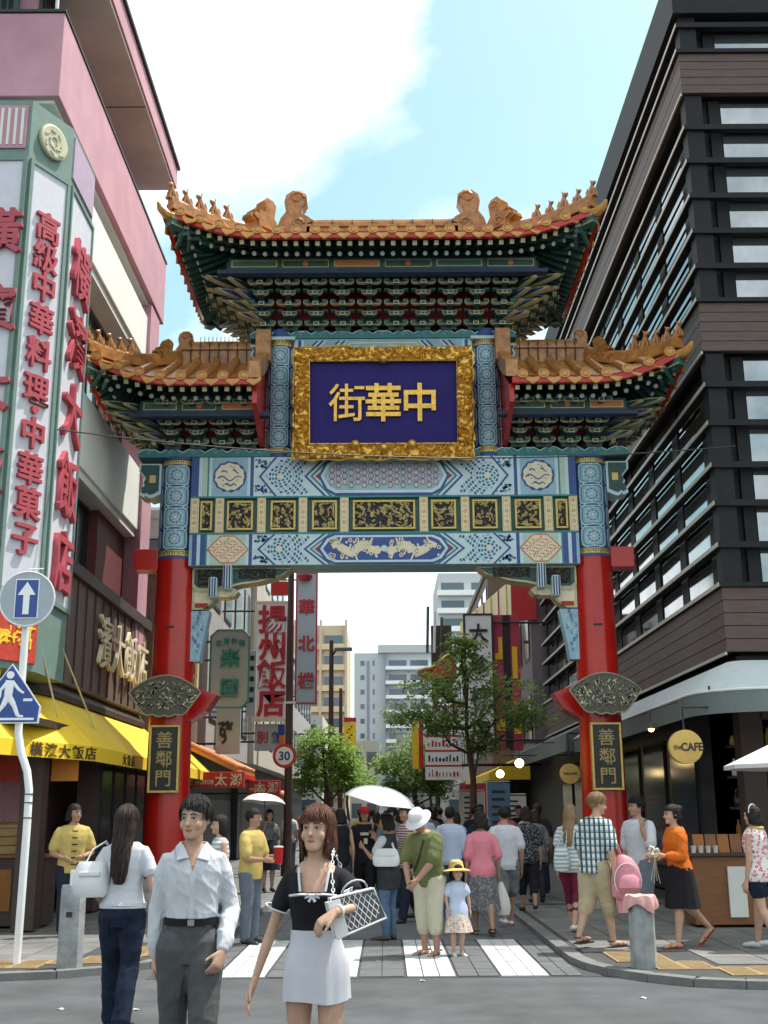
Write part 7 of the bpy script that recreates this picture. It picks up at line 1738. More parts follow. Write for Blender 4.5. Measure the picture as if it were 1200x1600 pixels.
def hat(root, J, kind, material, band=None, tilt=0):
    HM = J['HM'] @ Matrix.Rotation(R(tilt), 4, 'X'); b = MB()
    if kind == 'bucket': pr = [(.001, .148), (.03, .146), (.046, .138), (.054, .118), (.058, .092), (.075, .08), (.092, .068), (.094, .069), (.078, .084)]
    elif kind == 'straw': pr = [(.001, .16), (.035, .156), (.058, .138), (.064, .105), (.066, .085), (.1, .07), (.125, .06), (.126, .062), (.1, .074)]
    else: pr = [(.001, .142), (.03, .14), (.048, .125), (.055, .1), (.056, .08)]
    n = 28; vs_ = [HM @ Vector((r_*math.cos(2*PI*j/n), r_*1.12*math.sin(2*PI*j/n) + .006, h_)) for r_, h_ in pr for j in range(n)]; k = len(pr)
    b.add(vs_, [(i*n+j, i*n+(j+1) % n, (i+1)*n+(j+1) % n, (i+1)*n+j) for i in range(k-1) for j in range(n)])
    if kind == 'cap': b.add([HM @ Vector(v) for v in ((-.04, -.045, .085), (.04, -.045, .085), (.03, -.105, .078), (-.03, -.105, .078))], [(0,1,2,3)])
    w2 = J['root']
    o = local_part('hat', b.mesh('hat', material, True), root)
    return o
def strands(root, J, n, material, drop, fringe, seed, swirl=.25, spread=.004, rad=.0021):
    """locks of hair combed down from the crown over the head"""
    rnd = random.Random(seed); HM = J['HM']; b = MB(); c = Vector((0, .008, .078))
    for k in range(n):
        az = rnd.uniform(-PI, PI); sw_ = rnd.uniform(-swirl, swirl); lift = 1.02 + rnd.random()*spread*18; front = abs(az) > R(118)
        end = R(78) + rnd.uniform(-.12, .12) if front else R(108)
        th0 = rnd.uniform(.08, .7); pts = []
        for i in range(7):
            t = i/6; th = th0 + (end-th0)*t; a = az + sw_*t
            pts.append(c + Vector((.0515*lift*math.sin(th)*math.sin(a), .067*lift*math.sin(th)*math.cos(a), .0625*lift*math.cos(th))))
        if not front and drop > 0:
            L_ = drop*rnd.uniform(.75, 1.05); q = pts[-1]; inw = Vector((-q.x*.25, (.05 if drop > .1 else 0) + q.y*.0, 0))
            for i in range(1, 5): pts.append(q + Vector((0, 0, -L_*i/4)) + inw*(i/4) + Vector((rnd.gauss(0, .003), rnd.gauss(0, .003), 0)))
        elif front: pts = [p for p in pts if p.z > fringe - .01] or pts[:4]
        if len(pts) < 3: continue
        m_ = len(pts); b.tube([HM @ p for p in pts], [rad*J['H']*(1.0 if i < m_-2 else (.7 if i == m_-2 else .2)) for i in range(m_)], 5, flat=.6)
    return local_part('hair_locks', b.mesh('hair_locks', material, True), root)
def world(J, v): return J['root'] @ Vector(v)
# ---------------------------------------------------------------- the people in the picture
WALK = dict(legL=((.05, -.06, .29), (.05, -.09, .045)), legR=((.052, .03, .285), (.05, .13, .075)))
WALK2 = dict(legR=((.05, -.06, .29), (.05, -.09, .045)), legL=((.052, .03, .285), (.05, .13, .075)))
# 1 woman in the black top (nearest)
def cutF(c): return c.y < -.02 and c.z > .745 + max(0, abs(c.x)-.036)*8 and abs(c.x) < .045 or (c.z > .80 and abs(c.x) < .06 and c.y < .02)
F, JF = person('woman in black top with white trim and white skirt, carrying a quilted handbag', -.35, 6.05, R(-4), 1.635, True, SK1,
    dict(mat=C_BLACK, sleeve=.5, hem=.60, loose=-.002, cut=cutF, fold=.005, name='top', ff=26, collar_z=.815), dict(type='skirt', mat=C_SKIRT, waist=.635, end=.435, flare=.004, wave=.004),
    dict(type='bob', mat=HAIRR, fringe=.078, side=-.014, fw=.041), dict(lean=1, head_yaw=-12, head_pitch=-7, armR=((.06, .015, -.165), (.105, .0, -.30)), armL=((.075, -.115, -.075), (.005, -.215, -.085)), handL=(-.8, -.15, -.5), palmL=(-.2, .3, -1), curlL=32, curlR=14, spreadR=1.15,
    legL=((.045, -.03, .285), (.04, -.05, .05)), legR=((.05, .02, .285), (.045, .1, .06))), vox=.0065, z=0, shoes=('sandal', C_SHOEB), seed=1, build=.86)
TF, HF = JF['T'], JF['H']
strands(F, JF, 300, HAIRR, .085, .074, 1, .18)
tr = MB(); fy = -.086
tr.tube([TF((-.047, -.045, .815)), TF((-.044, -.066, .79)), TF((-.038, -.081, .75))], .0065, 6); tr.tube([TF((.047, -.045, .815)), TF((.044, -.066, .79)), TF((.038, -.081, .75))], .0065, 6)
tr.tube([TF((-.07, -.070, .737)), TF((-.035, -.088, .742)), TF((0, -.092, .741)), TF((.035, -.088, .742)), TF((.07, -.070, .737))], .011, 8, flat=.6)
for s_ in (-1, 1):
    tr.tube([TF((0, -.094, .738)), TF((s_*.014, -.096, .744)), TF((s_*.022, -.094, .733)), TF((0, -.094, .738))], .006, 6); tr.tube([TF((0, -.095, .736)), TF((s_*.010, -.098, .722))], [.005, .008], 6)
for nm, s_ in (('L', 1), ('R', -1)):
    sh, el = JF['sh'+nm], JF['el'+nm]; c = sh.lerp(el, .56); d = (el-sh).normalized(); a = d.cross(Vector((0, 1, 0))).normalized(); b_ = d.cross(a)
    tr.tube([c + (a*math.cos(t) + b_*math.sin(t))*.0435*HF*.98 for t in [2*PI*i/18 for i in range(19)]], .005, 6)
local_part('white_trim', tr.mesh('white_trim', C_WHITE, True), F)
wv = MB(); c = JF['elL'].lerp(JF['wrL'], .9); d = (JF['wrL']-JF['elL']).normalized(); a = d.cross(Vector((0, 0, 1))).normalized(); b_ = d.cross(a)
wv.tube([c + (a*math.cos(t) + b_*math.sin(t))*.028 for t in [2*PI*i/14 for i in range(15)]], .005, 6); local_part('bracelet', wv.mesh('bracelet', m_wsteel, True), F)
# quilted bag
bgc = Vector((-.085, 5.82, 1.055)); BG = thing('handbag', (-.02, 5.85, .9), 'black and white quilted handbag with pale edges and a chain strap held at the hip', 'handbag')
m_quilt = mat('quilted_black', (0.05, 0.05, 0.058), rough=0.4, var=0.2); m_bagw = mat('bag_white', (0.66, 0.67, 0.68), rough=0.5, var=0.05)
BM = Matrix.Translation((-.06, 5.80, 1.075)) @ Matrix.Rotation(R(14), 4, 'Y') @ Matrix.Rotation(R(-14), 4, 'Z')
BM = Matrix.Translation((-.15, 5.80, 1.135)) @ Matrix.Rotation(R(-15), 4, 'Y') @ Matrix.Rotation(R(12), 4, 'Z') @ Matrix.Scale(.82, 4)
q = MB(); prf = [(-.145, -.105), (.16, -.075), (.135, .10), (-.125, .115)]
q.prism(prf, lambda u, v, d: (u, d*(1-.45*(v+.1)/.22), v), -.06, .06); obj('bag_body', q.mesh('bag_body', m_quilt), BG, mw=BM)
q = MB()
for k in range(-9, 10):
    for s_ in (-1, 1):
        p0 = Vector((k*.034 - .06*s_, -.0, -.10)); p1 = Vector((k*.034 + .06*s_, 0, .10)); n_ = 10
        pts = []
        for i in range(n_+1):
            p = p0.lerp(p1, i/n_); lo = -.105 + .03*(p.x+.145)/.305; hi = .115 - .015*(p.x+.125)/.26
            if -.128 < p.x < .137 and lo+.004 < p.z < hi-.004: pts.append((p.x, -.06*(1-.45*(p.z+.1)/.22) - .002, p.z))
        if len(pts) > 1: q.tube(pts, .0021, 4)
obj('quilting', q.mesh('quilting', m_bagw), BG, mw=BM)
q = MB()
for s_ in (-1, 1): q.tube([(u, s_*.06*(1-.45*(v+.1)/.22), v) for u, v in prf + [prf[0]]], .0075, 7)
q.box(-.15, -.075, -.066, .066, -.10, .10)
obj('bag_piping', q.mesh('bag_piping', m_bagw, False), BG, mw=BM)
sx = JF['root'] @ JF['shL']; q = MB(); pts = [BM @ Vector((-.10, .0, .12)), (-.262, 5.86, 1.30), (-.265, 5.935, 1.385), (-.262, 6.03, 1.418), (-.25, 6.13, 1.37), (-.2, 6.1, 1.27), (-.16, 5.92, 1.24), BM @ Vector((-.03, .03, .12))]
pts = [Vector(p) for p in pts]; 
for i in range(len(pts)-1):
    L_ = (pts[i+1]-pts[i]).length; m_ = max(1, int(L_/.02))
    for j in range(m_):
        p = pts[i].lerp(pts[i+1], (j+.5)/m_); d = (pts[i+1]-pts[i]).normalized(); s_ = d.cross(Vector((0, 1, 0))).normalized() if j % 2 else d.cross(Vector((1, 0, 0))).normalized()
        q.tube([p + d*.013*math.cos(t) + s_*.007*math.sin(t) for t in [2*PI*i_/8 for i_ in range(9)]], .0028, 4)
q.build('chain_strap', m_bagw, BG)
# 2 man in the white shirt
def cutM(c): return c.y < -.0 and c.z > .758 and abs(c.x) < (c.z-.758)*.36
M_, JM = person('man in white long sleeved shirt and grey trousers walking towards the camera', -1.13, 7.05, R(8), 1.685, False, SK1,
    dict(mat=C_WHITE, sleeve=1.92, hem=.598, loose=.003, cut=cutM, fold=.018, name='shirt', ff=15, flare=.06, collar_z=.832), dict(type='pants', mat=C_GREY, waist=.60, end=1.97, loose=.006, boot=.008, belt=C_BLACK, belt_z=.59, fold=.010, ff=16),
    dict(type='short', mat=HAIRB, fringe=.092, side=-.008, nape=.012, part=.25), dict(lean=0, head_yaw=-22, head_pitch=-3, head=1.04, armR=((.03, .03, -.165), (.03, .03, -.315)), armL=((.045, .03, -.16), (.02, -.09, -.285)), handL=(-.35, -.35, -.85), curlL=28, palmL=(-.5, .6, -.2), **WALK), vox=.0068, z=0, seed=2, build=.86)
strands(M_, JM, 230, HAIRB, 0, .082, 2, .5, .006)
TM = JM['T']; q = MB()
for s_ in (-1, 1):
    q.add([TM((s_*.046, .02, .850)), TM((s_*.035, -.035, .842)), TM((s_*.014, -.062, .80)), TM((s_*.055, -.066, .79)), TM((s_*.066, -.03, .822)), TM((s_*.062, .02, .832))], [(0,1,2,3,4,5)])
    q.add([TM((s_*.046, .02, .850)), TM((s_*.062, .02, .832)), TM((0, .056, .836)), TM((0, .042, .856))], [(0,1,2,3)])
o = local_part('collar', q.mesh('collar', C_WHITE), M_); sm = o.modifiers.new('s', 'SOLIDIFY'); sm.thickness = .006
q = MB(); q.obox(TM((0, -.0835, .672)), (.0145, 0, 0), TM((0, -.086, .672)) - TM((0, -.082, .672)), Vector((0, 0, .135))); 
pk = MB()
for k in range(9):
    z0_, z1_ = .604 + .0172*k, .604 + .0172*(k+1)
    f = lambda z_: float(np.interp(z_, [.58, .66, .72, .77], [-.083, -.0835, -.091, -.085]))
    pk.add([TM((-.0085, f(z0_)-.003, z0_)), TM((.0085, f(z0_)-.003, z0_)), TM((.0085, f(z1_)-.003, z1_)), TM((-.0085, f(z1_)-.003, z1_))], [(0,1,2,3)])
local_part('placket', pk.mesh('placket', C_WHITE, True), M_)
# 3 woman seen from behind
A_w, JA = person('woman with long dark hair in white tee and dark jeans seen from behind', -2.03, 9.35, R(176), 1.66, True, SK1,
    dict(mat=C_WHITE, sleeve=.52, hem=.548, loose=.002, fold=.009, name='tee', ff=20), dict(type='pants', mat=C_JEANS, waist=.55, end=1.98, loose=.001, boot=.008, belt=C_WHITE, fold=.009), dict(type='long', mat=HAIRD, fringe=.085),
    dict(lean=1, armL=((.04, .02, -.16), (.03, -.10, -.24)), armR=((.05, .02, -.16), (.03, -.06, -.30)), head_yaw=-8, legL=((.05, -.03, .285), (.045, -.05, .05)), legR=((.05, .02, .285), (.045, .1, .06))), vox=.0075, z=0, seed=3, face=False)
strands(A_w, JA, 300, HAIRD, .27, .08, 3, .2)
def shoulder_bag(name, label, pos, size, material, strap_pts, cat='bag', slouch=.3):
    t = thing(name, pos, label, cat); b = MB(); x, y, z = pos; sx, sy, sz = size
    loft(b, [((x, y, z), (sx*.42, 0, 0), (0, sy*.42, 0)), ((x, y, z+.03), (sx*.5, 0, 0), (0, sy*.5, 0)), ((x, y, z+sz*.45), (sx*.52, 0, 0), (0, sy*.52, 0)), ((x, y, z+sz*.85), (sx*.44, 0, 0), (0, sy*.36, 0)), ((x, y, z+sz), (sx*.36, 0, 0), (0, sy*.2, 0))], 18)
    b.build('bag_body', material, t, smooth=True)
    if strap_pts: MB().tube(strap_pts, .014, 8, flat=.5).build('strap', material, t, smooth=True)
    MB().box(x-sx*.3, x+sx*.3, y-sy*.5-.006, y-sy*.4, z+sz*.6, z+sz*.72).build('bag_pocket', material, t, bevel=.004)
    return t
shoulder_bag('shoulder_bag', 'white leather shoulder bag hanging beside the woman with long hair', (-2.27, 9.28, .98), (.27, .15, .26), m_bagw, [(-2.33, 9.28, 1.2), (-2.27, 9.3, 1.33), (-2.19, 9.36, 1.385), (-2.17, 9.45, 1.33), (-2.2, 9.36, 1.2)])
# 4 stall attendant
P4, J4 = person('stall attendant in yellow mandarin jacket standing under the awning', -4.12, 15.75, R(24), 1.66, False, SK2, dict(mat=C_YEL, sleeve=.75, hem=.47, loose=.006, name='jacket'), dict(type='pants', mat=C_NAVY, end=1.97, loose=.004),
    dict(type='fluffy', mat=HAIRB, fringe=.088), dict(head_yaw=30, armL=((.05, .01, -.165), (-.03, -.09, -.19)), armR=((.05, .01, -.165), (-.02, -.10, -.20))), vox=.012, seed=4)
q = MB()
for k in range(6): c = J4['T']((0, -.0855-.002*(k in (2, 3, 4)), .79-.05*k)); q.box(c.x-.035, c.x+.035, c.y-.006, c.y+.01, c.z-.006, c.z+.006)
local_part('frog_buttons', q.mesh('frog_buttons', C_BLACK), P4)
# 5 second attendant holding a red cup
P5, J5 = person('attendant in yellow mandarin jacket holding a red cup left of the crossing', -1.72, 15.3, R(62), 1.66, False, SK2, dict(mat=C_YEL, sleeve=.75, hem=.47, loose=.008, name='jacket'), dict(type='pants', mat=C_SLATE, end=1.97, loose=.004),
    dict(type='short', mat=HAIRB), dict(head_yaw=10, armL=((.03, -.03, -.165), (-.02, -.15, -.15)), armR=((.02, -.04, -.165), (-.02, -.16, -.17))), vox=.012, z=0, seed=5)
w_ = world(J5, J5['hdL']); t = thing('red_cup', w_, 'red cylindrical cup held by the attendant in yellow', 'cup'); MB().lathe([(.05, -.1), (.06, .1), (.055, .1), (.046, -.09)], w_, 16).build('cup_body', C_RED, t, smooth=True); MB().lathe([(.062, .1), (.062, .115), (.001, .12)], w_, 16, cap=False).build('lid', m_paper, t)
# 6 woman in grey sleeveless behind the man
person('woman in grey sleeveless top with long black hair behind the man in white shirt', -1.95, 14.2, R(-70), 1.58, True, SK1, dict(mat=C_BANDW, sleeve=0, hem=.5, name='top'), dict(type='pants', mat=C_DGREY, end=1.6), dict(type='long', mat=HAIRB), None, z=0, shoes=('sandal', C_SHOE), seed=6)
# parasols
def hand_parasol(x, y, z, r_, tilt, label, material, hold):
    t = thing('hand_parasol', (x, y, z), label, 'parasol', 'open hand parasols'); Mx = Matrix.Translation((x, y, z)) @ Matrix.Rotation(tilt[0], 4, 'X') @ Matrix.Rotation(tilt[1], 4, 'Y'); b = MB(); n = 48; k = 7
    vs_ = [Mx @ Vector((0, 0, .2*r_/.5))]
    for i in range(1, k+1):
        a = i/k; rr = r_*math.sin(a*1.25)/math.sin(1.25); hh = .42*r_*(math.cos(a*1.25)-math.cos(1.25))/(1-math.cos(1.25))
        for j in range(n):
            lobe = abs(math.sin(j/n*8*PI/1.0*.5*2/2)); rs = rr*(1 - .055*lobe*a); vs_.append(Mx @ Vector((rs*math.cos(2*PI*j/n), rs*math.sin(2*PI*j/n), hh + .02*lobe*a*a)))
    b.add(vs_, [(0, 1+j, 1+(j+1) % n) for j in range(n)] + [(1+i*n+j, 1+(i+1)*n+j, 1+(i+1)*n+(j+1) % n, 1+i*n+(j+1) % n) for i in range(k-1) for j in range(n)]); b.build('parasol_canopy', material, t, smooth=True)
    MB().tube([Mx @ Vector((0, 0, .47*r_)), Mx @ Vector((0, 0, .3*r_)), hold], .008, 8).build('shaft', m_frame, t); rb = MB()
    for j in range(8): MB().tube([Mx @ Vector((0, 0, .1)), Mx @ Vector((r_*.62*math.cos(2*PI*j/8), r_*.62*math.sin(2*PI*j/8), .24*r_))], .003, 4).build('rib', m_wsteel, t)
    return t
m_par = mat('parasol_white', (0.74, 0.74, 0.76), rough=0.8, var=0.03); m_par2 = mat('parasol_cream', (0.62, 0.62, 0.64), rough=0.8, var=0.1, scale=30)
# 9 woman holding the large parasol
P9, J9 = person('woman in dark vest and jeans holding up the large white parasol', .03, 15.6, R(-120), 1.58, True, SK2, dict(mat=C_DGREY, sleeve=.0, hem=.40, flare=.05, loose=.008, name='tunic'), dict(type='pants', mat=C_JEANL, end=1.97), dict(type='fluffy', mat=HAIRB),
    dict(head_yaw=0, armR=((.02, -.10, -.12), (-.01, -.16, .0)), armL=((.03, -.08, -.14), (-.02, -.19, -.06))), z=0, shoes=('shoe', C_SHOE), seed=9)
q = MB(); 
for nm in 'LR': sh, el = J9['sh'+nm], J9['el'+nm]; rough_tube(q, [sh, sh.lerp(el, .6)], [.062, .055], 14)
local_part('white_sleeves', q.mesh('white_sleeves', C_WHITE, True), P9)
hand_parasol(-.07, 15.35, 1.72, .47, (R(6), R(12)), 'large cream white parasol held up over the crowd in mid street', m_par2, world(J9, J9['hdR']))
shoulder_bag('tote_bag', 'white tote bag on the shoulder of the woman with the large parasol', (.0, 15.42, .92), (.34, .13, .22), m_bagw, [(-.12, 15.42, 1.08), (-.06, 15.5, 1.2), (.02, 15.58, 1.3), (.08, 15.5, 1.2), (.12, 15.42, 1.08)])
# 10 striped man on the phone
person('man in red striped tee and dark jeans raising a hand to his face', .33, 18.0, R(-60), 1.7, False, SK2, dict(mat=C_STRIPE, sleeve=.7, hem=.46, loose=.006, name='tee'), dict(type='pants', mat=C_NAVY, end=1.97, loose=.004), dict(type='short', mat=HAIRB), dict(armR=((.02, -.06, -.15), (-.03, -.13, .06)), handR=(0, .1, 1), **WALK), z=0, seed=10)
# 11 man in olive shirt bending to the child
P11, J11 = person('man in olive shirt, beige cropped trousers and white bucket hat bending over a child', .50, 14.0, R(-38), 1.66, False, SK2, dict(mat=C_GREEN, sleeve=.85, hem=.47, loose=.012, fold=.013, name='shirt'), dict(type='shorts', mat=C_BEIGE, end=1.45, loose=.016, fold=.012),
    dict(type='short', mat=HAIRB), dict(lean=13, head_pitch=38, head_yaw=0, armL=((.0, -.07, -.155), (-.06, -.16, -.27)), armR=((.0, -.07, -.155), (-.08, -.15, -.28))), vox=.010, z=0, shoes=('sandal', C_SHOEB), seed=11, build=1.08)
hat(P11, J11, 'bucket', mat('hat_white', (0.66, 0.63, 0.66), rough=0.85, var=0.06))
b = MB(); b.tube([J11['T']((.06, -.085, .80)), J11['T']((.02, -.10, .70)), J11['T']((-.06, -.09, .58))], .008, 6); local_part('camera_strap', b.mesh('camera_strap', C_DGREY, True), P11)
# 12 child
P12, J12 = person('small child in pale blue top, printed shorts and yellow brimmed hat', .81, 13.95, R(14), .98, True, SK1, dict(mat=C_LBLUE, sleeve=.55, hem=.42, flare=.12, loose=.01, fold=.01, name='blouse'), dict(type='skirt', mat=C_PRINTCH, waist=.52, end=.27, flare=.045, wave=.01), dict(type='bob', mat=HAIRB, fringe=.078),
    dict(head=1.38, head_pitch=10, armR=((.04, -.02, -.14), (.03, -.06, -.25)), armL=((.04, 0, -.15), (.05, -.02, -.28))), vox=.010, z=0, shoes=('shoe', C_SHOEW), seed=12, build=1.08)
hat(P12, J12, 'straw', mat('hat_straw_yellow', (0.62, 0.45, 0.16), rough=0.85, var=0.12), tilt=-16)
# 13 woman in pink
P13, J13 = person('woman in pink top and grey printed skirt walking away with a plastic bag', 1.28, 16.1, R(186), 1.6, True, SK2, dict(mat=C_PINK, sleeve=.9, hem=.45, loose=.006, name='top', fold=.007), dict(type='skirt', mat=C_PRINTSK, waist=.53, end=.2, flare=.03, wave=.014), dict(type='fluffy', mat=HAIRB), dict(armR=((.05, .01, -.16), (.05, -.02, -.3)), **WALK), z=0, shoes=('sandal', C_SHOEB), seed=13, face=False)
w_ = world(J13, J13['hdR']); t = thing('plastic_bag', (w_.x+.04, w_.y, .28), 'white plastic carrier bag hanging from the hand of the woman in pink', 'bag')
b = MB(); x, y = w_.x + .03, w_.y; rnd = random.Random(2); n = 20; vs_ = []
for (zz_, rx, ry) in ((.24, .06, .03), (.26, .1, .07), (.36, .12, .08), (.48, .1, .06), (.58, .065, .03), (.68, .03, .02)):
    for j in range(n): k = 1 + rnd.uniform(-.1, .1); vs_.append((x + rx*k*math.cos(2*PI*j/n), y + ry*k*math.sin(2*PI*j/n), zz_))
b.add(vs_, [(i*n+j, i*n+(j+1) % n, (i+1)*n+(j+1) % n, (i+1)*n+j) for i in range(5) for j in range(n)] + [tuple(range(n))[::-1]]); b.build('bag_body', mat('plastic_white', (0.6, 0.6, 0.58), rough=0.4, var=0.08), t, smooth=True)
b = MB(); b.tube([(x-.03, y, .66), (w_.x, w_.y, w_.z-.02), (x+.03, y, .66)], .008, 6); b.build('handle', MATS['plastic_white'], t)
# 14, 15, 16, 17
person('man in pale blue shirt walking away behind the bucket hat', 1.02, 19.0, R(172), 1.68, False, SK2, dict(mat=C_LBLUE, sleeve=1.3, hem=.46, loose=.008, name='shirt'), dict(type='pants', mat=C_SLATE, end=1.97, loose=.005), dict(type='short', mat=HAIRB), WALK, z=0, seed=14, face=False)
person('man in white tee and grey shorts walking away beside the woman in pink', 1.72, 17.3, R(186), 1.68, False, SK2, dict(mat=C_WHITE, sleeve=.75, hem=.46, loose=.008, name='tee'), dict(type='shorts', mat=C_GREYP, end=.95, loose=.014), dict(type='short', mat=HAIRB), WALK2, z=0, shoes=('shoe', C_SHOEW), seed=15, face=False)
person('woman in dark floral blouse and cropped black trousers walking away', 2.22, 18.9, R(178), 1.6, True, SK2, dict(mat=C_FLORAL, sleeve=.8, hem=.45, loose=.01, name='blouse'), dict(type='pants', mat=C_BLACK, end=1.45, loose=.006), dict(type='fluffy', mat=HAIRB), WALK, z=SW, seed=16, face=False)
person('woman in grey loose top standing in the shade near the right column', 2.62, 20.9, R(190), 1.56, True, SK1, dict(mat=C_GREYP, sleeve=.9, hem=.42, flare=.1, loose=.012, name='top'), dict(type='pants', mat=C_DGREY, end=1.9), dict(type='bob', mat=HAIRD), None, seed=17, face=False)
# 18 plaid man with pink backpack
P18, J18 = person('man in plaid shirt and khaki shorts striding left past the bollard', 2.44, 14.1, R(128), 1.74, False, SK1, dict(mat=C_PLAID, sleeve=.8, hem=.46, loose=.012, fold=.010, name='plaid_shirt'), dict(type='shorts', mat=C_SHORT, end=1.25, loose=.016), dict(type='short', mat=HAIRL, nape=.02),
    dict(lean=7, head_yaw=-25, head_pitch=8, armL=((.03, .02, -.165), (.03, -.03, -.31)), armR=((.05, .03, -.16), (.06, .02, -.28)), **WALK2), vox=.010, shoes=('sandal', C_SHOE), seed=18, face=False)
strands(P18, J18, 160, HAIRL, 0, .08, 4, .4)
t = thing('pink_backpack', (2.78, 13.98, .62), 'round pink backpack carried low by the man in plaid', 'backpack'); m_pk = mat('backpack_pink', (0.55, 0.22, 0.27), rough=0.6, var=0.1, scale=10)
b = MB(); loft(b, [((2.76, 13.95, .60), (.1, 0, 0), (0, .06, 0)), ((2.76, 13.95, .64), (.16, 0, 0), (0, .1, 0)), ((2.77, 13.95, .8), (.18, 0, 0), (0, .13, 0)), ((2.77, 13.95, .96), (.155, 0, 0), (0, .12, 0)), ((2.75, 13.95, 1.06), (.1, 0, 0), (0, .08, 0)), ((2.73, 13.95, 1.1), (.04, 0, 0), (0, .04, 0))], 24); b.build('pack_body', m_pk, t, smooth=True)
b = MB(); loft(b, [((2.78, 13.84, .68), (.11, 0, 0), (0, .02, 0)), ((2.78, 13.81, .74), (.13, 0, 0), (0, .04, 0)), ((2.78, 13.82, .85), (.11, 0, 0), (0, .04, 0)), ((2.77, 13.84, .9), (.06, 0, 0), (0, .01, 0))], 18); b.build('front_pocket', m_pk, t, smooth=True)
MB().tube([(2.73, 13.95, 1.08), (2.70, 13.97, 1.2), (2.66, 14.02, 1.3), (2.70, 14.06, 1.18), (2.74, 14.02, 1.05)], .018, 8, flat=.5).build('strap', m_pk, t, smooth=True)
MB().tube([(2.62+.155*math.cos(a)+.15, 13.84-.0, .82+.19*math.sin(a)) for a in [R(d) for d in range(-40, 221, 20)]], .006, 6).build('zip', m_bagw, t)
MB().box(2.66, 2.80, 13.93, 13.96, .46, .61).build('rain_flap', m_pk, t)
P18b, J18b = person('young woman with light hair and striped top half hidden by the man in plaid', 2.42, 15.7, R(150), 1.62, True, SK1, dict(mat=C_BANDW, sleeve=.6, hem=.46, loose=.006, name='top'), dict(type='pants', mat=C_MAROON, end=1.5), dict(type='long', mat=HAIRL), WALK, shoes=('shoe', C_SHOEW), seed=19, face=False)
shoulder_bag('striped_bag', 'pale striped bag at the side of the half hidden young woman', (2.26, 15.5, .85), (.2, .12, .3), C_BANDW, [(2.2, 15.5, 1.1), (2.28, 15.55, 1.3), (2.36, 15.6, 1.35), (2.34, 15.55, 1.2), (2.3, 15.5, 1.1)])
# 19 man in white tee with strap
P19, J19 = person('tanned man in white tee and grey shorts with a bag slung over his shoulder', 3.26, 15.4, R(-48), 1.7, False, SK2, dict(mat=C_WHITE, sleeve=.85, hem=.46, loose=.008, name='tee'), dict(type='shorts', mat=C_SLATE, end=.98, loose=.016), dict(type='short', mat=HAIRB), dict(head_yaw=-22, armL=((.03, -.05, -.155), (-.015, -.085, -.02)), handL=(.2, .3, .9), curlL=50, **WALK), vox=.010, shoes=('sandal', C_SHOE), seed=20)
strands(P19, J19, 140, HAIRB, 0, .08, 5, .5, .006)
w_ = world(J19, J19['hdL']); shoulder_bag('sling_bag', 'dark sling bag behind the shoulder of the man in white tee', (w_.x+.16, w_.y+.24, 1.02), (.24, .14, .3), C_DGREY, [(w_.x, w_.y, w_.z), (w_.x+.06, w_.y+.1, w_.z+.02), (w_.x+.13, w_.y+.2, 1.3)])
# 20 woman in orange
P20, J20 = person('woman in orange cardigan and black skirt walking left holding a posy', 3.42, 14.05, R(-78), 1.6, True, SK1, dict(mat=C_ORANGE, sleeve=1.75, hem=.53, loose=.010, fold=.012, name='cardigan'), dict(type='skirt', mat=C_BLACK, waist=.6, end=.27, flare=.035, wave=.006), dict(type='bun', mat=HAIRB), dict(lean=4, armL=((.03, -.02, -.16), (-.0, -.15, -.15)), armR=((.03, -.02, -.16), (-.01, -.15, -.16)), legL=((.05, -.05, .285), (.05, -.07, .045)), legR=((.05, .06, .285), (.05, .23, .13)), toeR=(0, -.7, -.7)), shoes=('sandal', mat('sandal_red', (0.25, 0.04, 0.02), rough=.5, var=.1)), seed=21, vox=.010)
w_ = world(J20, J20['hdL']); t = thing('posy', w_, 'small pale posy with trailing ribbons held by the woman in orange', 'posy'); b = MB(); rnd = random.Random(8)
for k in range(18): ellipsoid(b, w_ + Vector((rnd.uniform(-.06, .03), rnd.uniform(-.05, .05), rnd.uniform(-.02, .09))), (.022, .022, .02), 7)
b.build('flowers', mat('posy_cream', (0.6, 0.52, 0.42), rough=.7, var=.15), t, smooth=True)
for k in range(4): MB().tube([w_, w_ + Vector((.01*k-.03, -.02, -.12)), w_ + Vector((.035*k-.07, -.03, -.28-.03*(k % 2)))], .009, 6, flat=.3).build('ribbon', mat('ribbon_cream', (0.55, 0.5, 0.36), rough=.6, var=.05), t)
# 21 girl at the right edge
P21, J21 = person('girl in red flowered sleeveless top, denim shorts and white shoes at the right edge', 4.25, 13.75, R(-140), 1.58, True, SK1, dict(mat=C_FLOWER, sleeve=0, hem=.46, loose=.01, flare=.05, name='top'), dict(type='shorts', mat=C_JEANS, end=.5, loose=.008), dict(type='fluffy', mat=HAIRB), WALK2, shoes=('shoe', C_SHOEW), seed=22, face=False, vox=.010)
b = MB(); HMx = J21['HM']; b.tube([HMx @ Vector((.055*math.cos(a), .01, .082+.062*math.sin(a))) for a in [PI*i/12 for i in range(13)]], .006, 6); local_part('headband', b.mesh('headband', m_bagw, True), P21)
b = MB(); b.tube([J21['T']((.05*math.cos(a), .01+.05*math.sin(a), .835)) for a in [2*PI*i/14 for i in range(15)]], .02, 8); local_part('yellow_scarf', b.mesh('yellow_scarf', C_YEL, True), P21)
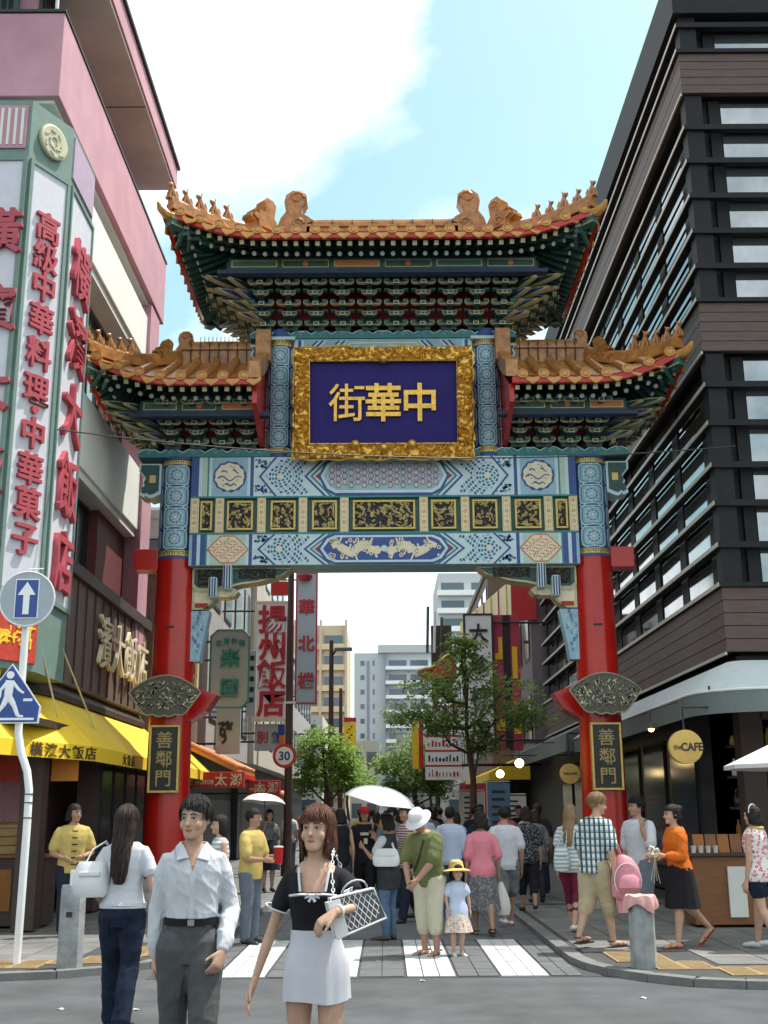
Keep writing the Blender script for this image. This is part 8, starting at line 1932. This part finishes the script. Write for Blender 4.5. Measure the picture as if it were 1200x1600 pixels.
# 8 waitress in black with red cap, others in mid distance
P8, J8 = person('person in black tee with white print and a red cap walking through the gate', -.36, 20.2, R(0), 1.68, False, SK2, dict(mat=C_BLACK, sleeve=.7, hem=.45, loose=.01, name='tee'), dict(type='pants', mat=C_BLACK, end=1.97, loose=.008), dict(type='bob', mat=HAIRB, fringe=.078), dict(armL=((.03, -.05, -.15), (-.02, -.10, -.02)), handL=(0, 0, 1), **WALK), z=0, seed=8)
hat(P8, J8, 'cap', C_RED)
b = MB(); c = J8['T']((0, -.088, .74)); b.box(c.x-.07, c.x+.07, c.y-.012, c.y, c.z-.02, c.z+.025); b.box(c.x-.01, c.x+.05, c.y-.0, c.y+.012, c.z-.16, c.z-.07); local_part('shirt_print', b.mesh('shirt_print', C_BEIGE), P8)
person('person in black tank top with patterned bag seen from behind in the gateway', -.72, 19.0, R(200), 1.66, True, SK1, dict(mat=C_BLACK, sleeve=0, hem=.46, name='tank_top'), dict(type='pants', mat=C_DGREY, end=1.97, loose=.005), dict(type='bob', mat=HAIRB), WALK, z=0, seed=31, face=False)
P7, J7 = person('person under the small parasol in pale top on the left pavement', -2.35, 24.0, R(20), 1.6, True, SK1, dict(mat=C_GREYP, sleeve=.8, hem=.46, name='top'), dict(type='skirt', mat=C_NAVY, end=.26, flare=.03), dict(type='bob', mat=HAIRB), dict(armR=((.02, -.05, -.13), (-.02, -.1, .0)), handR=(0, 0, 1)), seed=32, vox=.014)
hand_parasol(-2.45, 23.85, 1.78, .44, (R(-5), R(4)), 'small bright white parasol on the left pavement beyond the gate', m_par, world(J7, J7['hdR']))
crowd = [(-2.55, 31.5, 175, 1.62, 1, C_WHITE, C_JEANL, 'long'), (-2.25, 33.5, 10, 1.7, 0, C_ORANGE, C_NAVY, 'short'), (-1.15, 25.5, 182, 1.7, 0, C_WHITE, C_JEANS, 'short'), (-.05, 24.0, 5, 1.58, 1, C_BEIGE, C_NAVY, 'bob'), (.25, 22.5, 178, 1.64, 1, C_GREYP, C_DGREY, 'long'), (.65, 21.5, 8, 1.7, 0, C_LBLUE, C_SLATE, 'short'),
    (1.35, 23.0, 183, 1.6, 1, C_WHITE, C_JEANS, 'bob'), (1.9, 25.5, 170, 1.72, 0, C_NAVY, C_DGREY, 'short'), (2.45, 24.2, 12, 1.62, 1, C_PINK, C_NAVY, 'fluffy'), (2.85, 22.4, 185, 1.66, 0, C_DGREY, C_NAVY, 'short'), (-.6, 28.5, 176, 1.68, 0, C_YEL, C_DGREY, 'short'), (.4, 29.5, 6, 1.6, 1, C_WHITE, C_BLACK, 'bob'), (1.1, 28.0, 181, 1.66, 1, C_MAROON, C_JEANS, 'long'),
    (-1.3, 34.0, 178, 1.7, 0, C_GREYP, C_NAVY, 'short'), (.0, 35.0, 4, 1.64, 1, C_LBLUE, C_SLATE, 'bob'), (1.5, 33.0, 183, 1.7, 0, C_WHITE, C_DGREY, 'short'), (2.3, 31.0, 177, 1.58, 1, C_ORANGE, C_BLACK, 'bob'), (.8, 40.0, 180, 1.68, 0, C_BEIGE, C_NAVY, 'short'), (-.7, 42.0, 2, 1.62, 1, C_PINK, C_JEANS, 'long'), (3.0, 27.0, 10, 1.66, 0, C_BLACK, C_NAVY, 'short')]
crowd += [(-.95, 22.2, 8, 1.66, 0, C_NAVY, C_SLATE, 'short'), (-.2, 26.5, 182, 1.6, 1, C_ORANGE, C_JEANS, 'bob'), (.9, 25.3, 176, 1.7, 0, C_GREYP, C_DGREY, 'short'), (1.62, 20.6, 184, 1.66, 1, C_NAVY, C_BLACK, 'fluffy'), (2.2, 27.8, 6, 1.7, 0, C_WHITE, C_NAVY, 'short'), (.1, 20.0, 172, 1.7, 0, C_SLATE, C_NAVY, 'short'),
    (2.95, 24.9, 180, 1.6, 1, C_LBLUE, C_NAVY, 'long'), (-1.6, 28.0, 4, 1.62, 1, C_PINK, C_JEANL, 'bob'), (1.25, 31.2, 178, 1.72, 0, C_BLACK, C_SHORT, 'short'), (-.35, 31.5, 183, 1.66, 0, C_LBLUE, C_SHORT, 'short')]
lab = ['woman in white top and light jeans far along the left pavement', 'man in orange shirt far along the left pavement', 'man in white shirt and dark jeans beyond the gate on the left of the roadway', 'woman in beige top coming through the gate beside the black capped figure', 'woman with long hair and grey top under the gate', 'man in pale blue shirt facing the camera beyond the gate',
    'woman in white top and jeans beyond the gate between the two men', 'man in navy shirt walking away in the shade beyond the gate', 'woman in pink top facing the camera in the shade on the right', 'man in charcoal shirt beside the right red column', 'man in mustard shirt walking away down mid street', 'woman in white top and black trousers facing the camera down the street', 'woman in maroon top walking away down the street',
    'man in grey shirt walking away near the left tree', 'woman in pale blue top far down the middle of the street', 'man in white shirt far down the right of the street', 'woman in orange top far down the right pavement', 'man in beige shirt very far down the street', 'woman in pink top very far down the street', 'man in black shirt in the dark of the right pavement',
    'man in navy shirt facing the camera in the gateway left of the black capped figure', 'woman in orange top walking away in mid street', 'man in grey shirt walking away behind the man in pale blue', 'woman in navy top close behind the man in white tee', 'man in white shirt facing the camera beyond the gate on the right', 'man in slate shirt walking away just behind the large parasol',
    'woman in pale blue top on the right pavement past the red column', 'woman in pink top facing the camera near the left kerb', 'man in black shirt and khaki trousers walking away down the street', 'man in pale blue shirt and khaki trousers walking away down the street']
for k, (x, y, rz_, H_, fm, tm, bm_, hr_) in enumerate(crowd):
    person(lab[k], x, y, R(rz_), H_, bool(fm), SK2 if k % 2 else SK1, dict(mat=tm, sleeve=.7, hem=.46, loose=.008, name='shirt'), dict(type='pants', mat=bm_, end=1.95, loose=.006), dict(type=hr_, mat=HAIRB if k % 3 else HAIRD), WALK if k % 2 else WALK2, z=SW if abs(x) > 2 else 0, seed=40+k, vox=.018, face=abs(rz_) < 90, group='people walking beyond the gate')
# ---------------------------------------------------------------- tidy up
bpy.data.scenes.remove(TMP)
